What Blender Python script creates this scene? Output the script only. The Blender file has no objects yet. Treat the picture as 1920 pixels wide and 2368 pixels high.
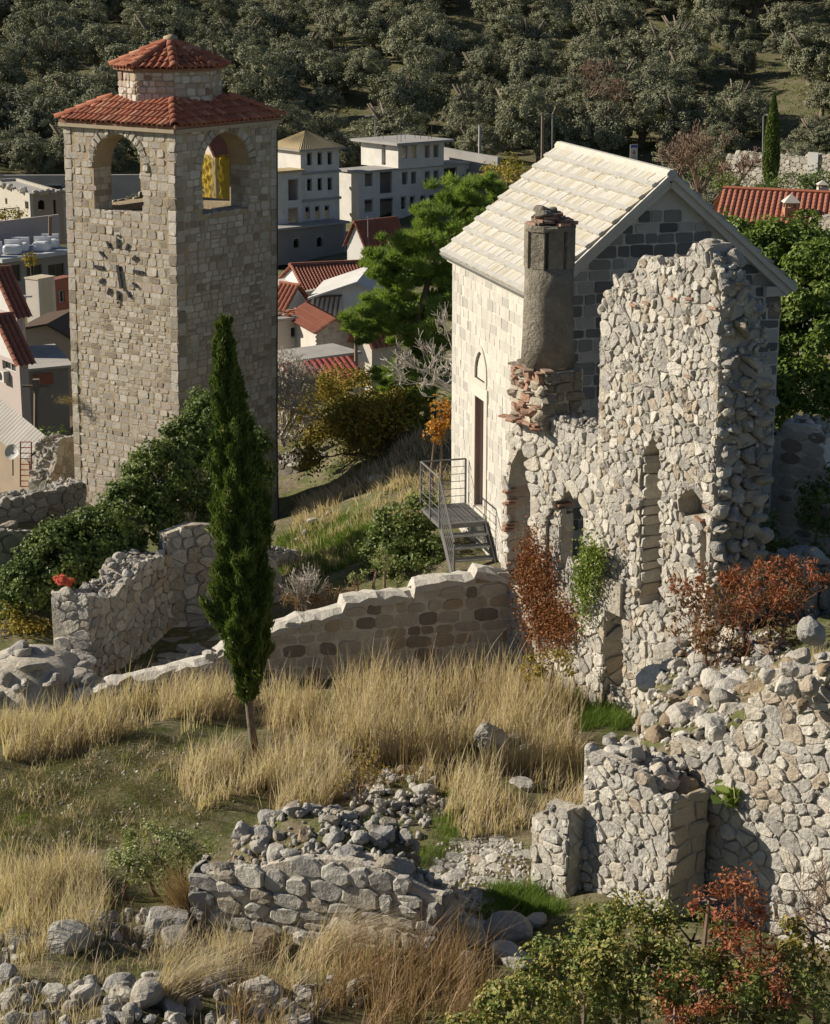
import bpy, math, random
import numpy as np
from mathutils import Vector, Matrix, geometry
R = math.radians
rng = np.random.default_rng(11); random.seed(5)
sc = bpy.context.scene
# ---------------------------------------------------------------- camera, sky, sun, exposure
F, PITCH, H = 4400.0, R(16), 18.0          # focal length in photo pixels (1920 wide), pitch down, eye height
cam = bpy.data.cameras.new('camera'); cam.sensor_width = 36; cam.sensor_fit = 'HORIZONTAL'
cam.lens = F/1920*36; cam.clip_start = .5; cam.clip_end = 3000
co = bpy.data.objects.new('camera', cam); sc.collection.objects.link(co)
co.location = (0, 0, H); co.rotation_euler = (R(90)-PITCH, 0, 0); sc.camera = co
SUN_EL, SUN_AZ = R(27), math.atan2(-.97, .20)      # azimuth measured from +Y towards +X
SD = np.array([math.sin(SUN_AZ)*math.cos(SUN_EL), math.cos(SUN_AZ)*math.cos(SUN_EL), math.sin(SUN_EL)])
w = bpy.data.worlds.new('World'); sc.world = w; w.use_nodes = True
nt = w.node_tree; sky = nt.nodes.new('ShaderNodeTexSky'); sky.sky_type = 'NISHITA'; sky.sun_disc = False
sky.sun_elevation = SUN_EL; sky.sun_rotation = SUN_AZ; sky.air_density = .8; sky.dust_density = .4
bg = nt.nodes['Background']; bg.inputs['Strength'].default_value = .05
nt.links.new(sky.outputs[0], bg.inputs[0])
sl = bpy.data.lights.new('sun', 'SUN'); sl.energy = 5.0; sl.angle = R(.5); sl.color = (1, .9, .74)
so = bpy.data.objects.new('sun', sl); sc.collection.objects.link(so)
so.rotation_euler = Vector(SD).to_track_quat('Z', 'Y').to_euler(); so.location = (-60, 20, 60)
sc.view_settings.view_transform = 'Standard'; sc.view_settings.look = 'None'
sc.view_settings.exposure = 0.48; sc.view_settings.gamma = 1.0
sc.render.engine = 'CYCLES'; sc.cycles.max_bounces = 5; sc.cycles.diffuse_bounces = 3
sc.cycles.transparent_max_bounces = 4; sc.cycles.use_denoising = True
# ---------------------------------------------------------------- geometry helpers
A = np.array
fw = A([0, math.cos(PITCH), -math.sin(PITCH)]); upv = A([0, math.sin(PITCH), math.cos(PITCH)]); CAM = A([0, 0, H])
Z = A([0, 0, 1.0])
def ray(px, py): return fw + A([(px-960)/F, 0, 0]) + upv*(1184-py)/F
def at(px, py, Y):
    """world point seen at a photo pixel, at distance Y in front of the viewer"""
    d = ray(px, py); return CAM + d*(Y/d[1])
def reach(p, d, px):
    """how far to go from p along d until it is seen in photo column px"""
    m = (px-960)/F; q = p-CAM
    return (m*(q@fw)-q[0])/(d[0]-m*(d@fw))
def nrm(v): v = A(v, float); return v/np.linalg.norm(v)
class Fr:
    """a wall plane: u to the right, v up, n out towards the viewer"""
    def __init__(s, o, U, V=(0, 0, 1)):
        s.o = A(o, float); s.U = nrm(U); s.V = A(V, float); s.N = nrm(np.cross(s.U, s.V))
    def P(s, u, v, n=0): return s.o + u*s.U + v*s.V + n*s.N
    def PP(s, a): a = np.asarray(a, float); return s.o + a[:, :1]*s.U + a[:, 1:2]*s.V + a[:, 2:3]*s.N
    def uv(s, px, py, n=0):
        d = ray(px, py); x = np.linalg.solve(np.stack([s.U, s.V, -d], 1), CAM-s.o-n*s.N); return (x[0], x[1])
    def sh(s, u=0, v=0, n=0): return Fr(s.P(u, v, n), s.U, s.V)
    def side(s, u, v=0, n=0): return Fr(s.P(u, v, n), -s.N, s.V)   # plane facing +u, running inwards
    def M(s, u, v, n=0, ru=0):
        m = Matrix.Identity(4)
        for i, c in enumerate((s.U, s.V, s.N)): m.col[i][:3] = c
        m.col[3][:3] = s.P(u, v, n); return m
def FRp(p0, p1, V=(0, 0, 1)):
    d = A(p1)-A(p0); d[2] = 0; return Fr(p0, d, V)
WL = {}
def link(o, parent=None, loc=(0, 0, 0)):
    sc.collection.objects.link(o); loc = A(loc, float); WL[o.name] = loc
    if parent is not None:
        o.parent = parent; o.location = loc - WL[parent.name]
    else: o.location = loc
    return o
def thing(name, label, cat, loc=(0, 0, 0), group=None):
    o = bpy.data.objects.new(name, None); o.empty_display_size = .3; link(o, None, loc); return tag(o, label, cat, group)
def tag(o, label=None, cat=None, group=None, kind=None):
    if label: o['label'] = label
    if cat: o['category'] = cat
    if group: o['group'] = group
    if kind: o['kind'] = kind
    return o
class MB:
    def __init__(s): s.V = []; s.F = {3: [], 4: []}; s.n = 0; s.at = []
    def add(s, V, F, v=None):
        V = np.asarray(V, float).reshape(-1, 3)
        for f in (F if isinstance(F, list) else [F]):
            f = np.asarray(f, int)
            if f.ndim == 1: f = f[None]
            s.F[f.shape[1]].append(f+s.n)
        s.V.append(V); s.n += len(V)
        s.at.append(np.full(len(V), .5) if v is None else np.broadcast_to(np.asarray(v, float), (len(V),)))
        return s
    def box(s, c, sz, U=(1, 0, 0), V=(0, 1, 0), W=None, v=None):
        U = nrm(U); V = nrm(V); W = np.cross(U, V) if W is None else nrm(W); c = A(c, float)
        q = [c + U*sz[0]*a + V*sz[1]*b + W*sz[2]*d for d in (-.5, .5) for b in (-.5, .5) for a in (-.5, .5)]
        return s.add(q, [[0, 2, 3, 1], [4, 5, 7, 6], [0, 1, 5, 4], [2, 6, 7, 3], [0, 4, 6, 2], [1, 3, 7, 5]], v)
    def fbox(s, fr, u0, u1, v0, v1, n0, n1, v=None):
        q = [fr.P(u, w, n) for n in (n0, n1) for w in (v0, v1) for u in (u0, u1)]
        return s.add(q, [[0, 2, 3, 1], [4, 5, 7, 6], [0, 1, 5, 4], [2, 6, 7, 3], [0, 4, 6, 2], [1, 3, 7, 5]], v)
    def tube(s, pts, rad, k=6, v=None, cap=True):
        pts = [A(p, float) for p in pts]; n = len(pts); rad = np.broadcast_to(rad, (n,)); V = []
        ref = A([.3, .2, 1.0]); a = np.linspace(0, 2*math.pi, k, endpoint=False)
        for i in range(n):
            t = nrm(pts[min(i+1, n-1)]-pts[max(i-1, 0)]+1e-9)
            b = np.cross(t, ref); b = nrm(b) if np.linalg.norm(b) > .05 else nrm(np.cross(t, [1, 0, 0])); c = np.cross(t, b)
            V.append(pts[i] + rad[i]*(np.cos(a)[:, None]*b + np.sin(a)[:, None]*c))
        j = np.arange(k); j2 = (j+1) % k; Fs = []
        for i in range(n-1): Fs.append(np.stack([i*k+j, i*k+j2, (i+1)*k+j2, (i+1)*k+j], 1))
        V = np.concatenate(V)
        fl = [np.concatenate(Fs)]
        if cap:
            V = np.concatenate([V, [pts[-1]], [pts[0]]])
            fl.append(np.stack([(n-1)*k+j, (n-1)*k+j2, np.full(k, n*k)], 1)); fl.append(np.stack([j2, j, np.full(k, n*k+1)], 1))
        return s.add(V, fl, v)
    def core(s, fr, outer, holes=(), n0=0, n1=-.5):
        loops = [list(outer)]+[list(h) for h in holes]
        tri = geometry.tessellate_polygon([[Vector((p[0], p[1], 0)) for p in l] for l in loops])
        flat = [p for l in loops for p in l]; m = len(flat)
        V = [fr.P(p[0], p[1], n0) for p in flat]+[fr.P(p[0], p[1], n1) for p in flat]
        f3 = []
        for t in tri:
            a, b, c = [A(flat[i]) for i in t]
            if (b[0]-a[0])*(c[1]-a[1])-(b[1]-a[1])*(c[0]-a[0]) < 0: t = (t[0], t[2], t[1])
            f3.append(t)
        f3 = A(f3); q = []; b = 0
        for l in loops:
            k = len(l); ar = sum(l[i][0]*l[(i+1) % k][1]-l[(i+1) % k][0]*l[i][1] for i in range(k))
            for i in range(k):
                i2 = (i+1) % k; e = [b+i, b+i2, b+i2+m, b+i+m]
                if (ar > 0) == (l is loops[0]): e = e[::-1]
                q.append(e)
            b += k
        return s.add(V, [f3, f3[:, ::-1]+m, A(q)])
    def quad(s, a, b, c, d, v=None): return s.add([a, b, c, d], [[0, 1, 2, 3]], v)
    def build(s, name, mt, parent=None, smooth=False, kind=None, org=None):
        V = np.concatenate(s.V); o0 = A([V[:, 0].mean(), V[:, 1].mean(), V[:, 2].min()]) if org is None else A(org, float)
        me = mk_mesh(name, V-o0, s.F, mt, smooth, np.concatenate(s.at))
        o = link(bpy.data.objects.new(name, me), parent, o0)
        if kind: o['kind'] = kind
        return o
def mk_mesh(name, V, Fd, mt, smooth=False, attr=None):
    me = bpy.data.meshes.new(name); f3 = np.concatenate(Fd[3]) if Fd[3] else np.zeros((0, 3), int); f4 = np.concatenate(Fd[4]) if Fd[4] else np.zeros((0, 4), int)
    me.vertices.add(len(V)); me.vertices.foreach_set('co', np.ascontiguousarray(V, np.float32).ravel())
    nl = f3.size+f4.size; npol = len(f3)+len(f4)
    me.loops.add(nl); me.loops.foreach_set('vertex_index', np.concatenate([f3.ravel(), f4.ravel()]).astype(np.int32))
    me.polygons.add(npol)
    st = np.concatenate([np.arange(len(f3))*3, f3.size+np.arange(len(f4))*4]).astype(np.int32)
    me.polygons.foreach_set('loop_start', st)
    me.polygons.foreach_set('use_smooth', np.full(npol, smooth))
    if attr is not None:
        a = me.attributes.new('v', 'FLOAT', 'POINT'); a.data.foreach_set('value', attr.astype(np.float32))
    me.update(calc_edges=True); me.materials.append(mt); return me
def inst(name, me, m, parent):
    """an object sharing mesh me, world matrix m, below a parent that is only translated"""
    o = bpy.data.objects.new(name, me); sc.collection.objects.link(o); m = m.copy()
    WL[o.name] = A(m.translation)
    if parent is not None:
        o.parent = parent; m.translation = m.translation - Vector(WL[parent.name])
    o.matrix_basis = m; return o
# ---------------------------------------------------------------- masonry cells
def clip(poly, mx, my, nx, ny):
    out = []; k = len(poly)
    d = [(p[0]-mx)*nx+(p[1]-my)*ny for p in poly]
    for i in range(k):
        a, b, da, db = poly[i], poly[(i+1) % k], d[i], d[(i+1) % k]
        if da <= 0: out.append(a)
        if (da < 0 < db) or (db < 0 < da):
            t = da/(da-db); out.append((a[0]+(b[0]-a[0])*t, a[1]+(b[1]-a[1])*t))
    return out
def voro(u0, u1, v0, v1, s, asp=1.3, jit=.48, drop=.24, rg=rng):
    """irregular rubble cells over a rectangle"""
    su, sv = s*asp, s; nu = int((u1-u0)/su)+2; nv = int((v1-v0)/sv)+2
    g = {}; ph_ = rg.uniform(0, 6)
    for j in range(-1, nv+1):
        for i in range(-1, nu+1):
            if rg.random() < drop*(1+1.1*math.sin(i*.55+1.3*math.sin(j*.4))*math.sin(j*.6+ph_)): continue
            g[i, j] = (u0+(i+.5+.5*(j % 2)+rg.uniform(-jit, jit))*su, v0+(j+.5+rg.uniform(-jit, jit))*sv)
    out = []
    for (i, j), c in g.items():
        if i < 0 or j < 0: continue
        p = [(c[0]-1.6*su, c[1]-1.6*sv), (c[0]+1.6*su, c[1]-1.6*sv), (c[0]+1.6*su, c[1]+1.6*sv), (c[0]-1.6*su, c[1]+1.6*sv)]
        for dj in (0, -1, 1, -2, 2):
            for di in (-1, 1, 0, -2, 2):
                q = g.get((i+di, j+dj))
                if q is None or (di == 0 and dj == 0): continue
                nx, ny = (q[0]-c[0])/asp**2, q[1]-c[1]
                p = clip(p, (q[0]+c[0])/2, (q[1]+c[1])/2, nx, ny)
        for mx, my, nx, ny in ((u0, 0, -1, 0), (u1, 0, 1, 0), (0, v0, 0, -1), (0, v1, 0, 1)):
            if len(p) >= 3: p = clip(p, mx, my, nx, ny)
        if len(p) >= 3: out.append(A(p))
    return out
def courses(u0, u1, v0, v1, hr, wr, rg=rng, skew=.012, split=.12):
    """coursed blocks with uneven widths; some split in two"""
    out = []; v = v0
    while v < v1-.03:
        h = rg.uniform(*hr)
        if v+h > v1-hr[0]*.5: h = v1-v
        u = u0
        while u < u1-.02:
            wd = rg.uniform(*wr)
            if u+wd > u1-wr[0]*.6: wd = u1-u
            j = lambda: rg.uniform(-skew, skew)
            if rg.random() < split and h > hr[0]*1.25:
                m = h*rg.uniform(.4, .6)
                for a, b in ((0, m), (m, h)): out.append(A([(u+j(), v+a+j()), (u+wd+j(), v+a+j()), (u+wd+j(), v+b+j()), (u+j(), v+b+j())]))
            else: out.append(A([(u+j(), v+j()), (u+wd+j(), v+j()), (u+wd+j(), v+h+j()), (u+j(), v+h+j())]))
            u += wd
        v += h
    return out
def stone3(poly, d, gap, bev, cut, bulge, rg=rng, tilt=.3):
    c = poly.mean(0); r = np.linalg.norm(poly-c, axis=1).mean()
    if r < gap*1.7: return None
    p = c+(poly-c)*(1-gap/r)
    if cut > 0:
        q = np.roll(p, -1, 0); ed = np.stack([p+(q-p)*cut, q-(q-p)*cut], 1).reshape(-1, 2); p = ed
    k = len(p); p = c+(p-c)*(1+rg.uniform(-.07, .05, (k, 1)))
    t = rg.normal(0, tilt, 2)*d/r
    zz = d+((p-c)@t); b = min(.45, bev/r)
    P0 = np.c_[p, np.full(k, -.035)]; P1 = np.c_[p, np.maximum(zz*.5, .001)]; P2 = np.c_[c+(p-c)*(1-b)+rg.normal(0, r*.02, (k, 2)), zz+rg.normal(0, d*.2, k)]
    V = np.concatenate([P0, P1, P2, [[c[0], c[1], d*(1+bulge)]]])
    j = np.arange(k); j2 = (j+1) % k
    return V, [np.concatenate([np.stack([j, j2, k+j2, k+j], 1), np.stack([k+j, k+j2, 2*k+j2, 2*k+j], 1)]), np.stack([2*k+j, 2*k+j2, np.full(k, 3*k)], 1)], r
def masonry(parent, fr, cells, keep, mt, d=(.03, .06), gap=.012, bev=.03, cut=.2, bulge=.12, limit=200, name='stone', rest='small_stone', smooth=False, tilt=.3, rg=rng, wav=0):
    L = []
    for p in cells:
        c = p.mean(0)
        if keep is not None and not keep(c[0], c[1]): continue
        s = stone3(p, rg.uniform(*d), gap, bev, cut, bulge, rg, tilt)
        if s is not None:
            if wav: k = s[0][:, 2] > -.03; s[0][k, 2] += wav*(1+math.sin(c[0]*1.9+c[1]*.8)*math.sin(c[1]*1.6-c[0]*.5))*.5+abs(rg.normal(0, wav*.25))
            L.append(s)
    L.sort(key=lambda s: -s[2])
    for V, Fs, r in L[:limit]:
        b = MB(); b.add(fr.PP(V), Fs); b.build(name, mt, parent, smooth, org=fr.PP(V[-1:])[0])
    if len(L) > limit:
        b = MB()
        for V, Fs, r in L[limit:]: b.add(fr.PP(V), Fs)
        b.build(rest, mt, parent, smooth, kind='stuff')
def inpoly(poly):
    P = [tuple(p) for p in poly]
    def f(u, v):
        c = False; k = len(P)
        for i in range(k):
            x1, y1 = P[i]; x2, y2 = P[(i+1) % k]
            if (y1 > v) != (y2 > v) and u < (x2-x1)*(v-y1)/(y2-y1)+x1: c = not c
        return c
    return f
def arch(u0, u1, v0, vs, n=10, pt=0):
    """outline of an arched opening; pt>0 makes it pointed"""
    r = (u1-u0)/2; c = (u0+u1)/2
    o = [(u0, v0), (u1, v0)]
    for i in range(n+1):
        a = math.pi*i/n; y = math.sin(a)*r*(1+pt*abs(math.sin(a))**3); o.append((c+r*math.cos(a), vs+y))
    return o
# ---------------------------------------------------------------- rocks
def ico(n):
    t = (1+5**.5)/2
    V = [nrm(v) for v in [(-1, t, 0), (1, t, 0), (-1, -t, 0), (1, -t, 0), (0, -1, t), (0, 1, t), (0, -1, -t), (0, 1, -t), (t, 0, -1), (t, 0, 1), (-t, 0, -1), (-t, 0, 1)]]
    Fc = [(0, 11, 5), (0, 5, 1), (0, 1, 7), (0, 7, 10), (0, 10, 11), (1, 5, 9), (5, 11, 4), (11, 10, 2), (10, 7, 6), (7, 1, 8), (3, 9, 4), (3, 4, 2), (3, 2, 6), (3, 6, 8), (3, 8, 9), (4, 9, 5), (2, 4, 11), (6, 2, 10), (8, 6, 7), (9, 8, 1)]
    for _ in range(n):
        c = {}; G = []
        def m(a, b):
            k = (min(a, b), max(a, b))
            if k not in c: c[k] = len(V); V.append(nrm(V[a]+V[b]))
            return c[k]
        for a, b, d in Fc:
            x, y, z = m(a, b), m(b, d), m(d, a); G += [(a, x, z), (b, y, x), (d, z, y), (x, y, z)]
        Fc = G
    return A(V), A(Fc)
ICO = {i: ico(i) for i in (1, 2, 3)}
def rock_verts(lv, rg, sharp=.75):
    V, Fc = ICO[lv]; k = rg.integers(7, 12); n = rg.normal(size=(k, 3)); n /= np.linalg.norm(n, axis=1)[:, None]
    d = rg.uniform(sharp-.22, sharp+.1, k); dp = V@n.T
    r = np.min(np.where(dp > .05, d/np.maximum(dp, .05), 9), 1); r = np.minimum(r, 1.05)
    f = rg.normal(size=(4, 3))*2.2; ph = rg.uniform(0, 6, 4)
    r = r*(1+.03*np.sin(V@f.T+ph).sum(1))*(1+rg.normal(0, .018, len(V)))
    return V*r[:, None], Fc
ROCKV = [rock_verts(2, rng, .72) for _ in range(14)]; ROCKL = [rock_verts(1, rng, .8) for _ in range(10)]
_rk = {}
def rot3(rg, full=True):
    from mathutils import Quaternion
    q = rg.normal(size=4); return Quaternion(q/np.linalg.norm(q)).to_matrix() if full else Matrix.Rotation(rg.uniform(0, 6.28), 3, 'Z')
def rock(parent, p, size, mt, name='stone', rg=rng, flat=.75, full=False, label=None):
    i = int(rg.integers(len(ROCKV))); key = (i, mt.name)
    if key not in _rk: _rk[key] = mk_mesh('rock', ROCKV[i][0], {3: [ROCKV[i][1]], 4: []}, mt, False)
    s = A(size)*np.ones(3)*(1 if np.ndim(size) else A([rg.uniform(.85, 1.25), rg.uniform(.8, 1.1), flat*rg.uniform(.8, 1.15)]))
    m = (rot3(rg, full) @ Matrix.Diagonal(Vector(s)) @ rot3(rg, False)).to_4x4() if not full else (Matrix.Diagonal(Vector(s)) @ rot3(rg)).to_4x4()
    m.translation = Vector(A(p, float)); o = inst(name, _rk[key], m, parent)
    if label: o['label'] = label
    return o
def rubble(b, pts, sizes, rg=rng):
    """small stones joined into one mesh builder"""
    for p, s in zip(pts, sizes):
        V, Fc = ROCKL[int(rg.integers(len(ROCKL)))]; m = A(rot3(rg)); b.add((V*A([1.15, .9, .75])*s)@m.T+p, [Fc])
# ---------------------------------------------------------------- leaves, blades, branches
def leafset(C, L, Wd, rg=rng, up=0.0, dirs=None, v=None, nb=None):
    """one small folded leaf (two triangles) per centre"""
    n = len(C); L = np.broadcast_to(L, (n,))*rg.uniform(.7, 1.3, n); Wd = np.broadcast_to(Wd, (n,))*rg.uniform(.7, 1.3, n)
    a = rg.normal(size=(n, 3)) if dirs is None else dirs+rg.normal(size=(n, 3))*.45
    a[:, 2] += up; a /= np.linalg.norm(a, axis=1)[:, None]
    b = np.cross(a, rg.normal(size=(n, 3))); b /= np.linalg.norm(b, axis=1)[:, None]; c = np.cross(a, b)
    if nb is not None:
        c = nb+rg.normal(size=(n, 3))*.5; c /= np.linalg.norm(c, axis=1)[:, None]; a = np.cross(c, rg.normal(size=(n, 3))); a /= np.linalg.norm(a, axis=1)[:, None]; b = np.cross(c, a)
    p0 = C-a*L[:, None]*.5; p2 = C+a*L[:, None]*.5
    m = C+c*(Wd*.25)[:, None]; p1 = m+b*Wd[:, None]*.5; p3 = m-b*Wd[:, None]*.5
    V = np.stack([p0, p1, p2, p3], 1).reshape(-1, 3); i = np.arange(n)[:, None]*4
    Fs = [np.concatenate([i+A([[0, 1, 2]]), i+A([[0, 2, 3]])])]
    at_ = np.repeat(rg.random(n) if v is None else v, 4)
    return V, Fs, at_
def blades(P, h, wd, rg=rng, lean=.35, wind=(0.25, 0, 0), seg=3, v=None, curl=1.0):
    """thin grass blades bending over, P = foot points"""
    n = len(P); h = np.broadcast_to(h, (n,))*rg.uniform(.55, 1.15, n); az = rg.uniform(0, 6.283, n)
    d = np.stack([np.cos(az), np.sin(az), np.zeros(n)], 1)*(lean*rg.random(n)**.7)[:, None]+A(wind)*rg.uniform(.2, 1, n)[:, None]
    s = np.cross(d+1e-4, [0, 0, 1.0]); fa = rg.uniform(0, 6.283, n); s = np.stack([np.cos(fa), np.sin(fa), np.zeros(n)], 1)
    V = []; ts = np.linspace(0, 1, seg+1)
    for t in ts:
        c = P+d*(h*(t**1.6)*curl)[:, None]+A([0, 0, 1.0])*(h*(t-.28*t*t*np.linalg.norm(d, axis=1)))[:, None]
        ww = (np.broadcast_to(wd, (n,))*(1-.8*t))[:, None]*.5
        if t < 1: V += [c-s*ww, c+s*ww]
        else: V += [c]
    k = 2*seg+1; V = np.stack(V, 1).reshape(-1, 3); i = np.arange(n)[:, None]*k
    q = [np.concatenate([i+A([[2*j, 2*j+1, 2*j+3, 2*j+2]]) for j in range(seg-1)])] if seg > 1 else []
    q.append(i+A([[2*seg-2, 2*seg-1, 2*seg]]))
    return V, q, np.repeat(rg.random(n) if v is None else v, k)
def branch(b, p, d, ln, r, depth, rg, tips, spread=.6, taper=.62, up=.15, seg=3, kid=(2, 4), k=5, minr=.004):
    pts = [A(p, float)]; d = nrm(d); rad = [r]
    for i in range(seg):
        d = nrm(d+rg.normal(0, .16, 3)+A([0, 0, up*.3])); pts.append(pts[-1]+d*ln/seg); rad.append(max(minr, r*(1-(1-taper)*(i+1)/seg)))
    b.tube(pts, rad, k if depth > 1 else 4 if depth else 3, cap=False); tips.append((pts[-1], d, depth))
    if depth <= 0: return
    for _ in range(rg.integers(kid[0], kid[1]+1)):
        t = rg.uniform(.45, 1) if _ else 1.0; i = min(seg, max(1, int(round(t*seg))))
        nd = nrm(d+rg.normal(0, spread, 3)+A([0, 0, up])); branch(b, pts[i], nd, ln*rg.uniform(.55, .8), rad[i]*.7, depth-1, rg, tips, spread, taper, up, seg, kid, k, minr)
# ---------------------------------------------------------------- materials
def nodes(name):
    m = bpy.data.materials.new(name); m.use_nodes = True; t = m.node_tree; b = t.nodes['Principled BSDF']; b.inputs['Specular IOR Level'].default_value = .25
    return m, t, b
def N_(t, ty, **k):
    n = t.nodes.new(ty)
    for a, v in k.items():
        if a.startswith('i_'):
            key = a[2:]; n.inputs[int(key) if key.isdigit() else key.replace('_', ' ')].default_value = v
        else: setattr(n, a, v)
    return n
def math_(t, op, a, b=None, c=None):
    n = N_(t, 'ShaderNodeMath', operation=op)
    for i, x in enumerate((a, b, c)):
        if x is None: continue
        if isinstance(x, (int, float)): n.inputs[i].default_value = x
        else: t.links.new(x, n.inputs[i])
    return n.outputs[0]
def ramp(t, fac, cols, interp='LINEAR', pos=None):
    n = N_(t, 'ShaderNodeValToRGB'); r = n.color_ramp; r.interpolation = interp
    k = len(cols); pos = pos or [i/max(1, k-1) if interp == 'LINEAR' else i/k for i in range(k)]
    while len(r.elements) < k: r.elements.new(.5)
    for e, c, p in zip(r.elements, cols, pos): e.position = p; e.color = (*c, 1)
    t.links.new(fac, n.inputs[0]); return n.outputs[0]
def mixc(t, fac, a, b, mode='MIX'):
    n = N_(t, 'ShaderNodeMix', data_type='RGBA', blend_type=mode)
    for i, x in ((0, fac), (6, a), (7, b)):
        if isinstance(x, (int, float)): n.inputs[i].default_value = x
        elif isinstance(x, tuple): n.inputs[i].default_value = (*x, 1)
        else: t.links.new(x, n.inputs[i])
    return n.outputs[2]
def noise(t, scale, detail=5, rough=.6, vec=None, st=None):
    n = N_(t, 'ShaderNodeTexNoise'); n.inputs['Scale'].default_value = scale; n.inputs['Detail'].default_value = detail; n.inputs['Roughness'].default_value = rough
    if vec is None: vec = N_(t, 'ShaderNodeNewGeometry').outputs['Position']
    if st is not None:
        mp = N_(t, 'ShaderNodeMapping'); mp.inputs['Scale'].default_value = st; t.links.new(vec, mp.inputs[0]); vec = mp.outputs[0]
    t.links.new(vec, n.inputs['Vector']); return n.outputs[0]
def rnd(t):
    g = N_(t, 'ShaderNodeNewGeometry'); o = N_(t, 'ShaderNodeObjectInfo')
    return math_(t, 'FRACT', math_(t, 'ADD', g.outputs['Random Per Island'], o.outputs['Random']))
DIM = {'chapel_block': .84, 'chapel_mortar': .84, 'chapel_trim': .84, 'roof_slab': .82, 'concrete_block': .85, 'tower_stone': .93, 'white_capping': .85, 'clay_tile': .88, 'court_wall_stone': 1.12, 'chapel_gable_block': .9, 'olive_leaf': .85}
def m_stone(name, cols, sc1=3., amp=(.7, 1.25), bump=.35, bs=22, rough=.92, interp='CONSTANT', use_rnd=True, pos=None, patch=None, st=None, bd=.03):
    """stone-like: a colour picked for each piece, mottling, patches of lichen or dirt, fine relief"""
    m, t, b = nodes(name); n1 = noise(t, sc1, 6, .65, st=st); n2 = noise(t, bs, 5, .7)
    cols = [tuple(k*DIM.get(name, 1) for k in c) for c in cols]
    c = ramp(t, rnd(t) if use_rnd else noise(t, sc1*.6, 3), cols, interp if use_rnd else 'LINEAR', pos)
    v = math_(t, 'MULTIPLY_ADD', n1, amp[1]-amp[0], amp[0]); v = math_(t, 'MULTIPLY', v, math_(t, 'MULTIPLY_ADD', n2, .5, .75))
    g = N_(t, 'ShaderNodeCombineColor'); [t.links.new(v, g.inputs[i]) for i in range(3)]
    c = mixc(t, 1.0, c, g.outputs[0], 'MULTIPLY')
    for (col, s, lo, hi, f) in (patch or []):
        mk = N_(t, 'ShaderNodeMapRange'); mk.inputs[1].default_value = lo; mk.inputs[2].default_value = hi; mk.inputs[4].default_value = f
        t.links.new(noise(t, s, 6, .7), mk.inputs[0]); c = mixc(t, mk.outputs[0], c, col)
    t.links.new(c, b.inputs['Base Color']); b.inputs['Roughness'].default_value = rough
    if bump:
        bp = N_(t, 'ShaderNodeBump'); bp.inputs['Strength'].default_value = bump; bp.inputs['Distance'].default_value = bd
        t.links.new(math_(t, 'ADD', n2, math_(t, 'MULTIPLY', noise(t, bs*.3, 4), 1.5)), bp.inputs['Height']); t.links.new(bp.outputs[0], b.inputs['Normal'])
    return m
def m_leaf(name, cols, trans=.3, rough=.6, pos=None, spec=.2, sc1=.6, gain=1.7):
    gain *= DIM.get(name, 1); cols = [tuple(min(.75, k*gain) for k in c) for c in cols]
    m, t, b = nodes(name); at_ = N_(t, 'ShaderNodeAttribute', attribute_name='v').outputs['Fac']; o = N_(t, 'ShaderNodeObjectInfo').outputs['Random']
    f = math_(t, 'ADD', math_(t, 'MULTIPLY', at_, .75), math_(t, 'ADD', math_(t, 'MULTIPLY', o, .12), math_(t, 'MULTIPLY', noise(t, sc1, 3), .25)))
    c = ramp(t, f, cols, 'LINEAR', pos); t.links.new(c, b.inputs['Base Color']); b.inputs['Roughness'].default_value = rough; b.inputs['Specular IOR Level'].default_value = spec
    tr = N_(t, 'ShaderNodeBsdfTranslucent'); t.links.new(mixc(t, 1.0, c, (1.0, 1.05, .6), 'MULTIPLY'), tr.inputs[0])
    mx = N_(t, 'ShaderNodeMixShader'); mx.inputs[0].default_value = trans
    t.links.new(b.outputs[0], mx.inputs[1]); t.links.new(tr.outputs[0], mx.inputs[2]); t.links.new(mx.outputs[0], t.nodes['Material Output'].inputs[0]); return m
def m_plain(name, col, rough=.7, var=.25, sc1=1.5, bump=0, metal=0, spec=.25):
    m, t, b = nodes(name); n = noise(t, sc1, 6, .7); v = math_(t, 'MULTIPLY_ADD', n, var*2, 1-var)
    g = N_(t, 'ShaderNodeCombineColor'); [t.links.new(v, g.inputs[i]) for i in range(3)]
    t.links.new(mixc(t, 1.0, (*col,), g.outputs[0], 'MULTIPLY'), b.inputs['Base Color']); b.inputs['Roughness'].default_value = rough; b.inputs['Metallic'].default_value = metal; b.inputs['Specular IOR Level'].default_value = spec
    if bump:
        bp = N_(t, 'ShaderNodeBump'); bp.inputs['Strength'].default_value = bump; bp.inputs['Distance'].default_value = .02; t.links.new(noise(t, sc1*8, 4), bp.inputs['Height']); t.links.new(bp.outputs[0], b.inputs['Normal'])
    return m
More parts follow.
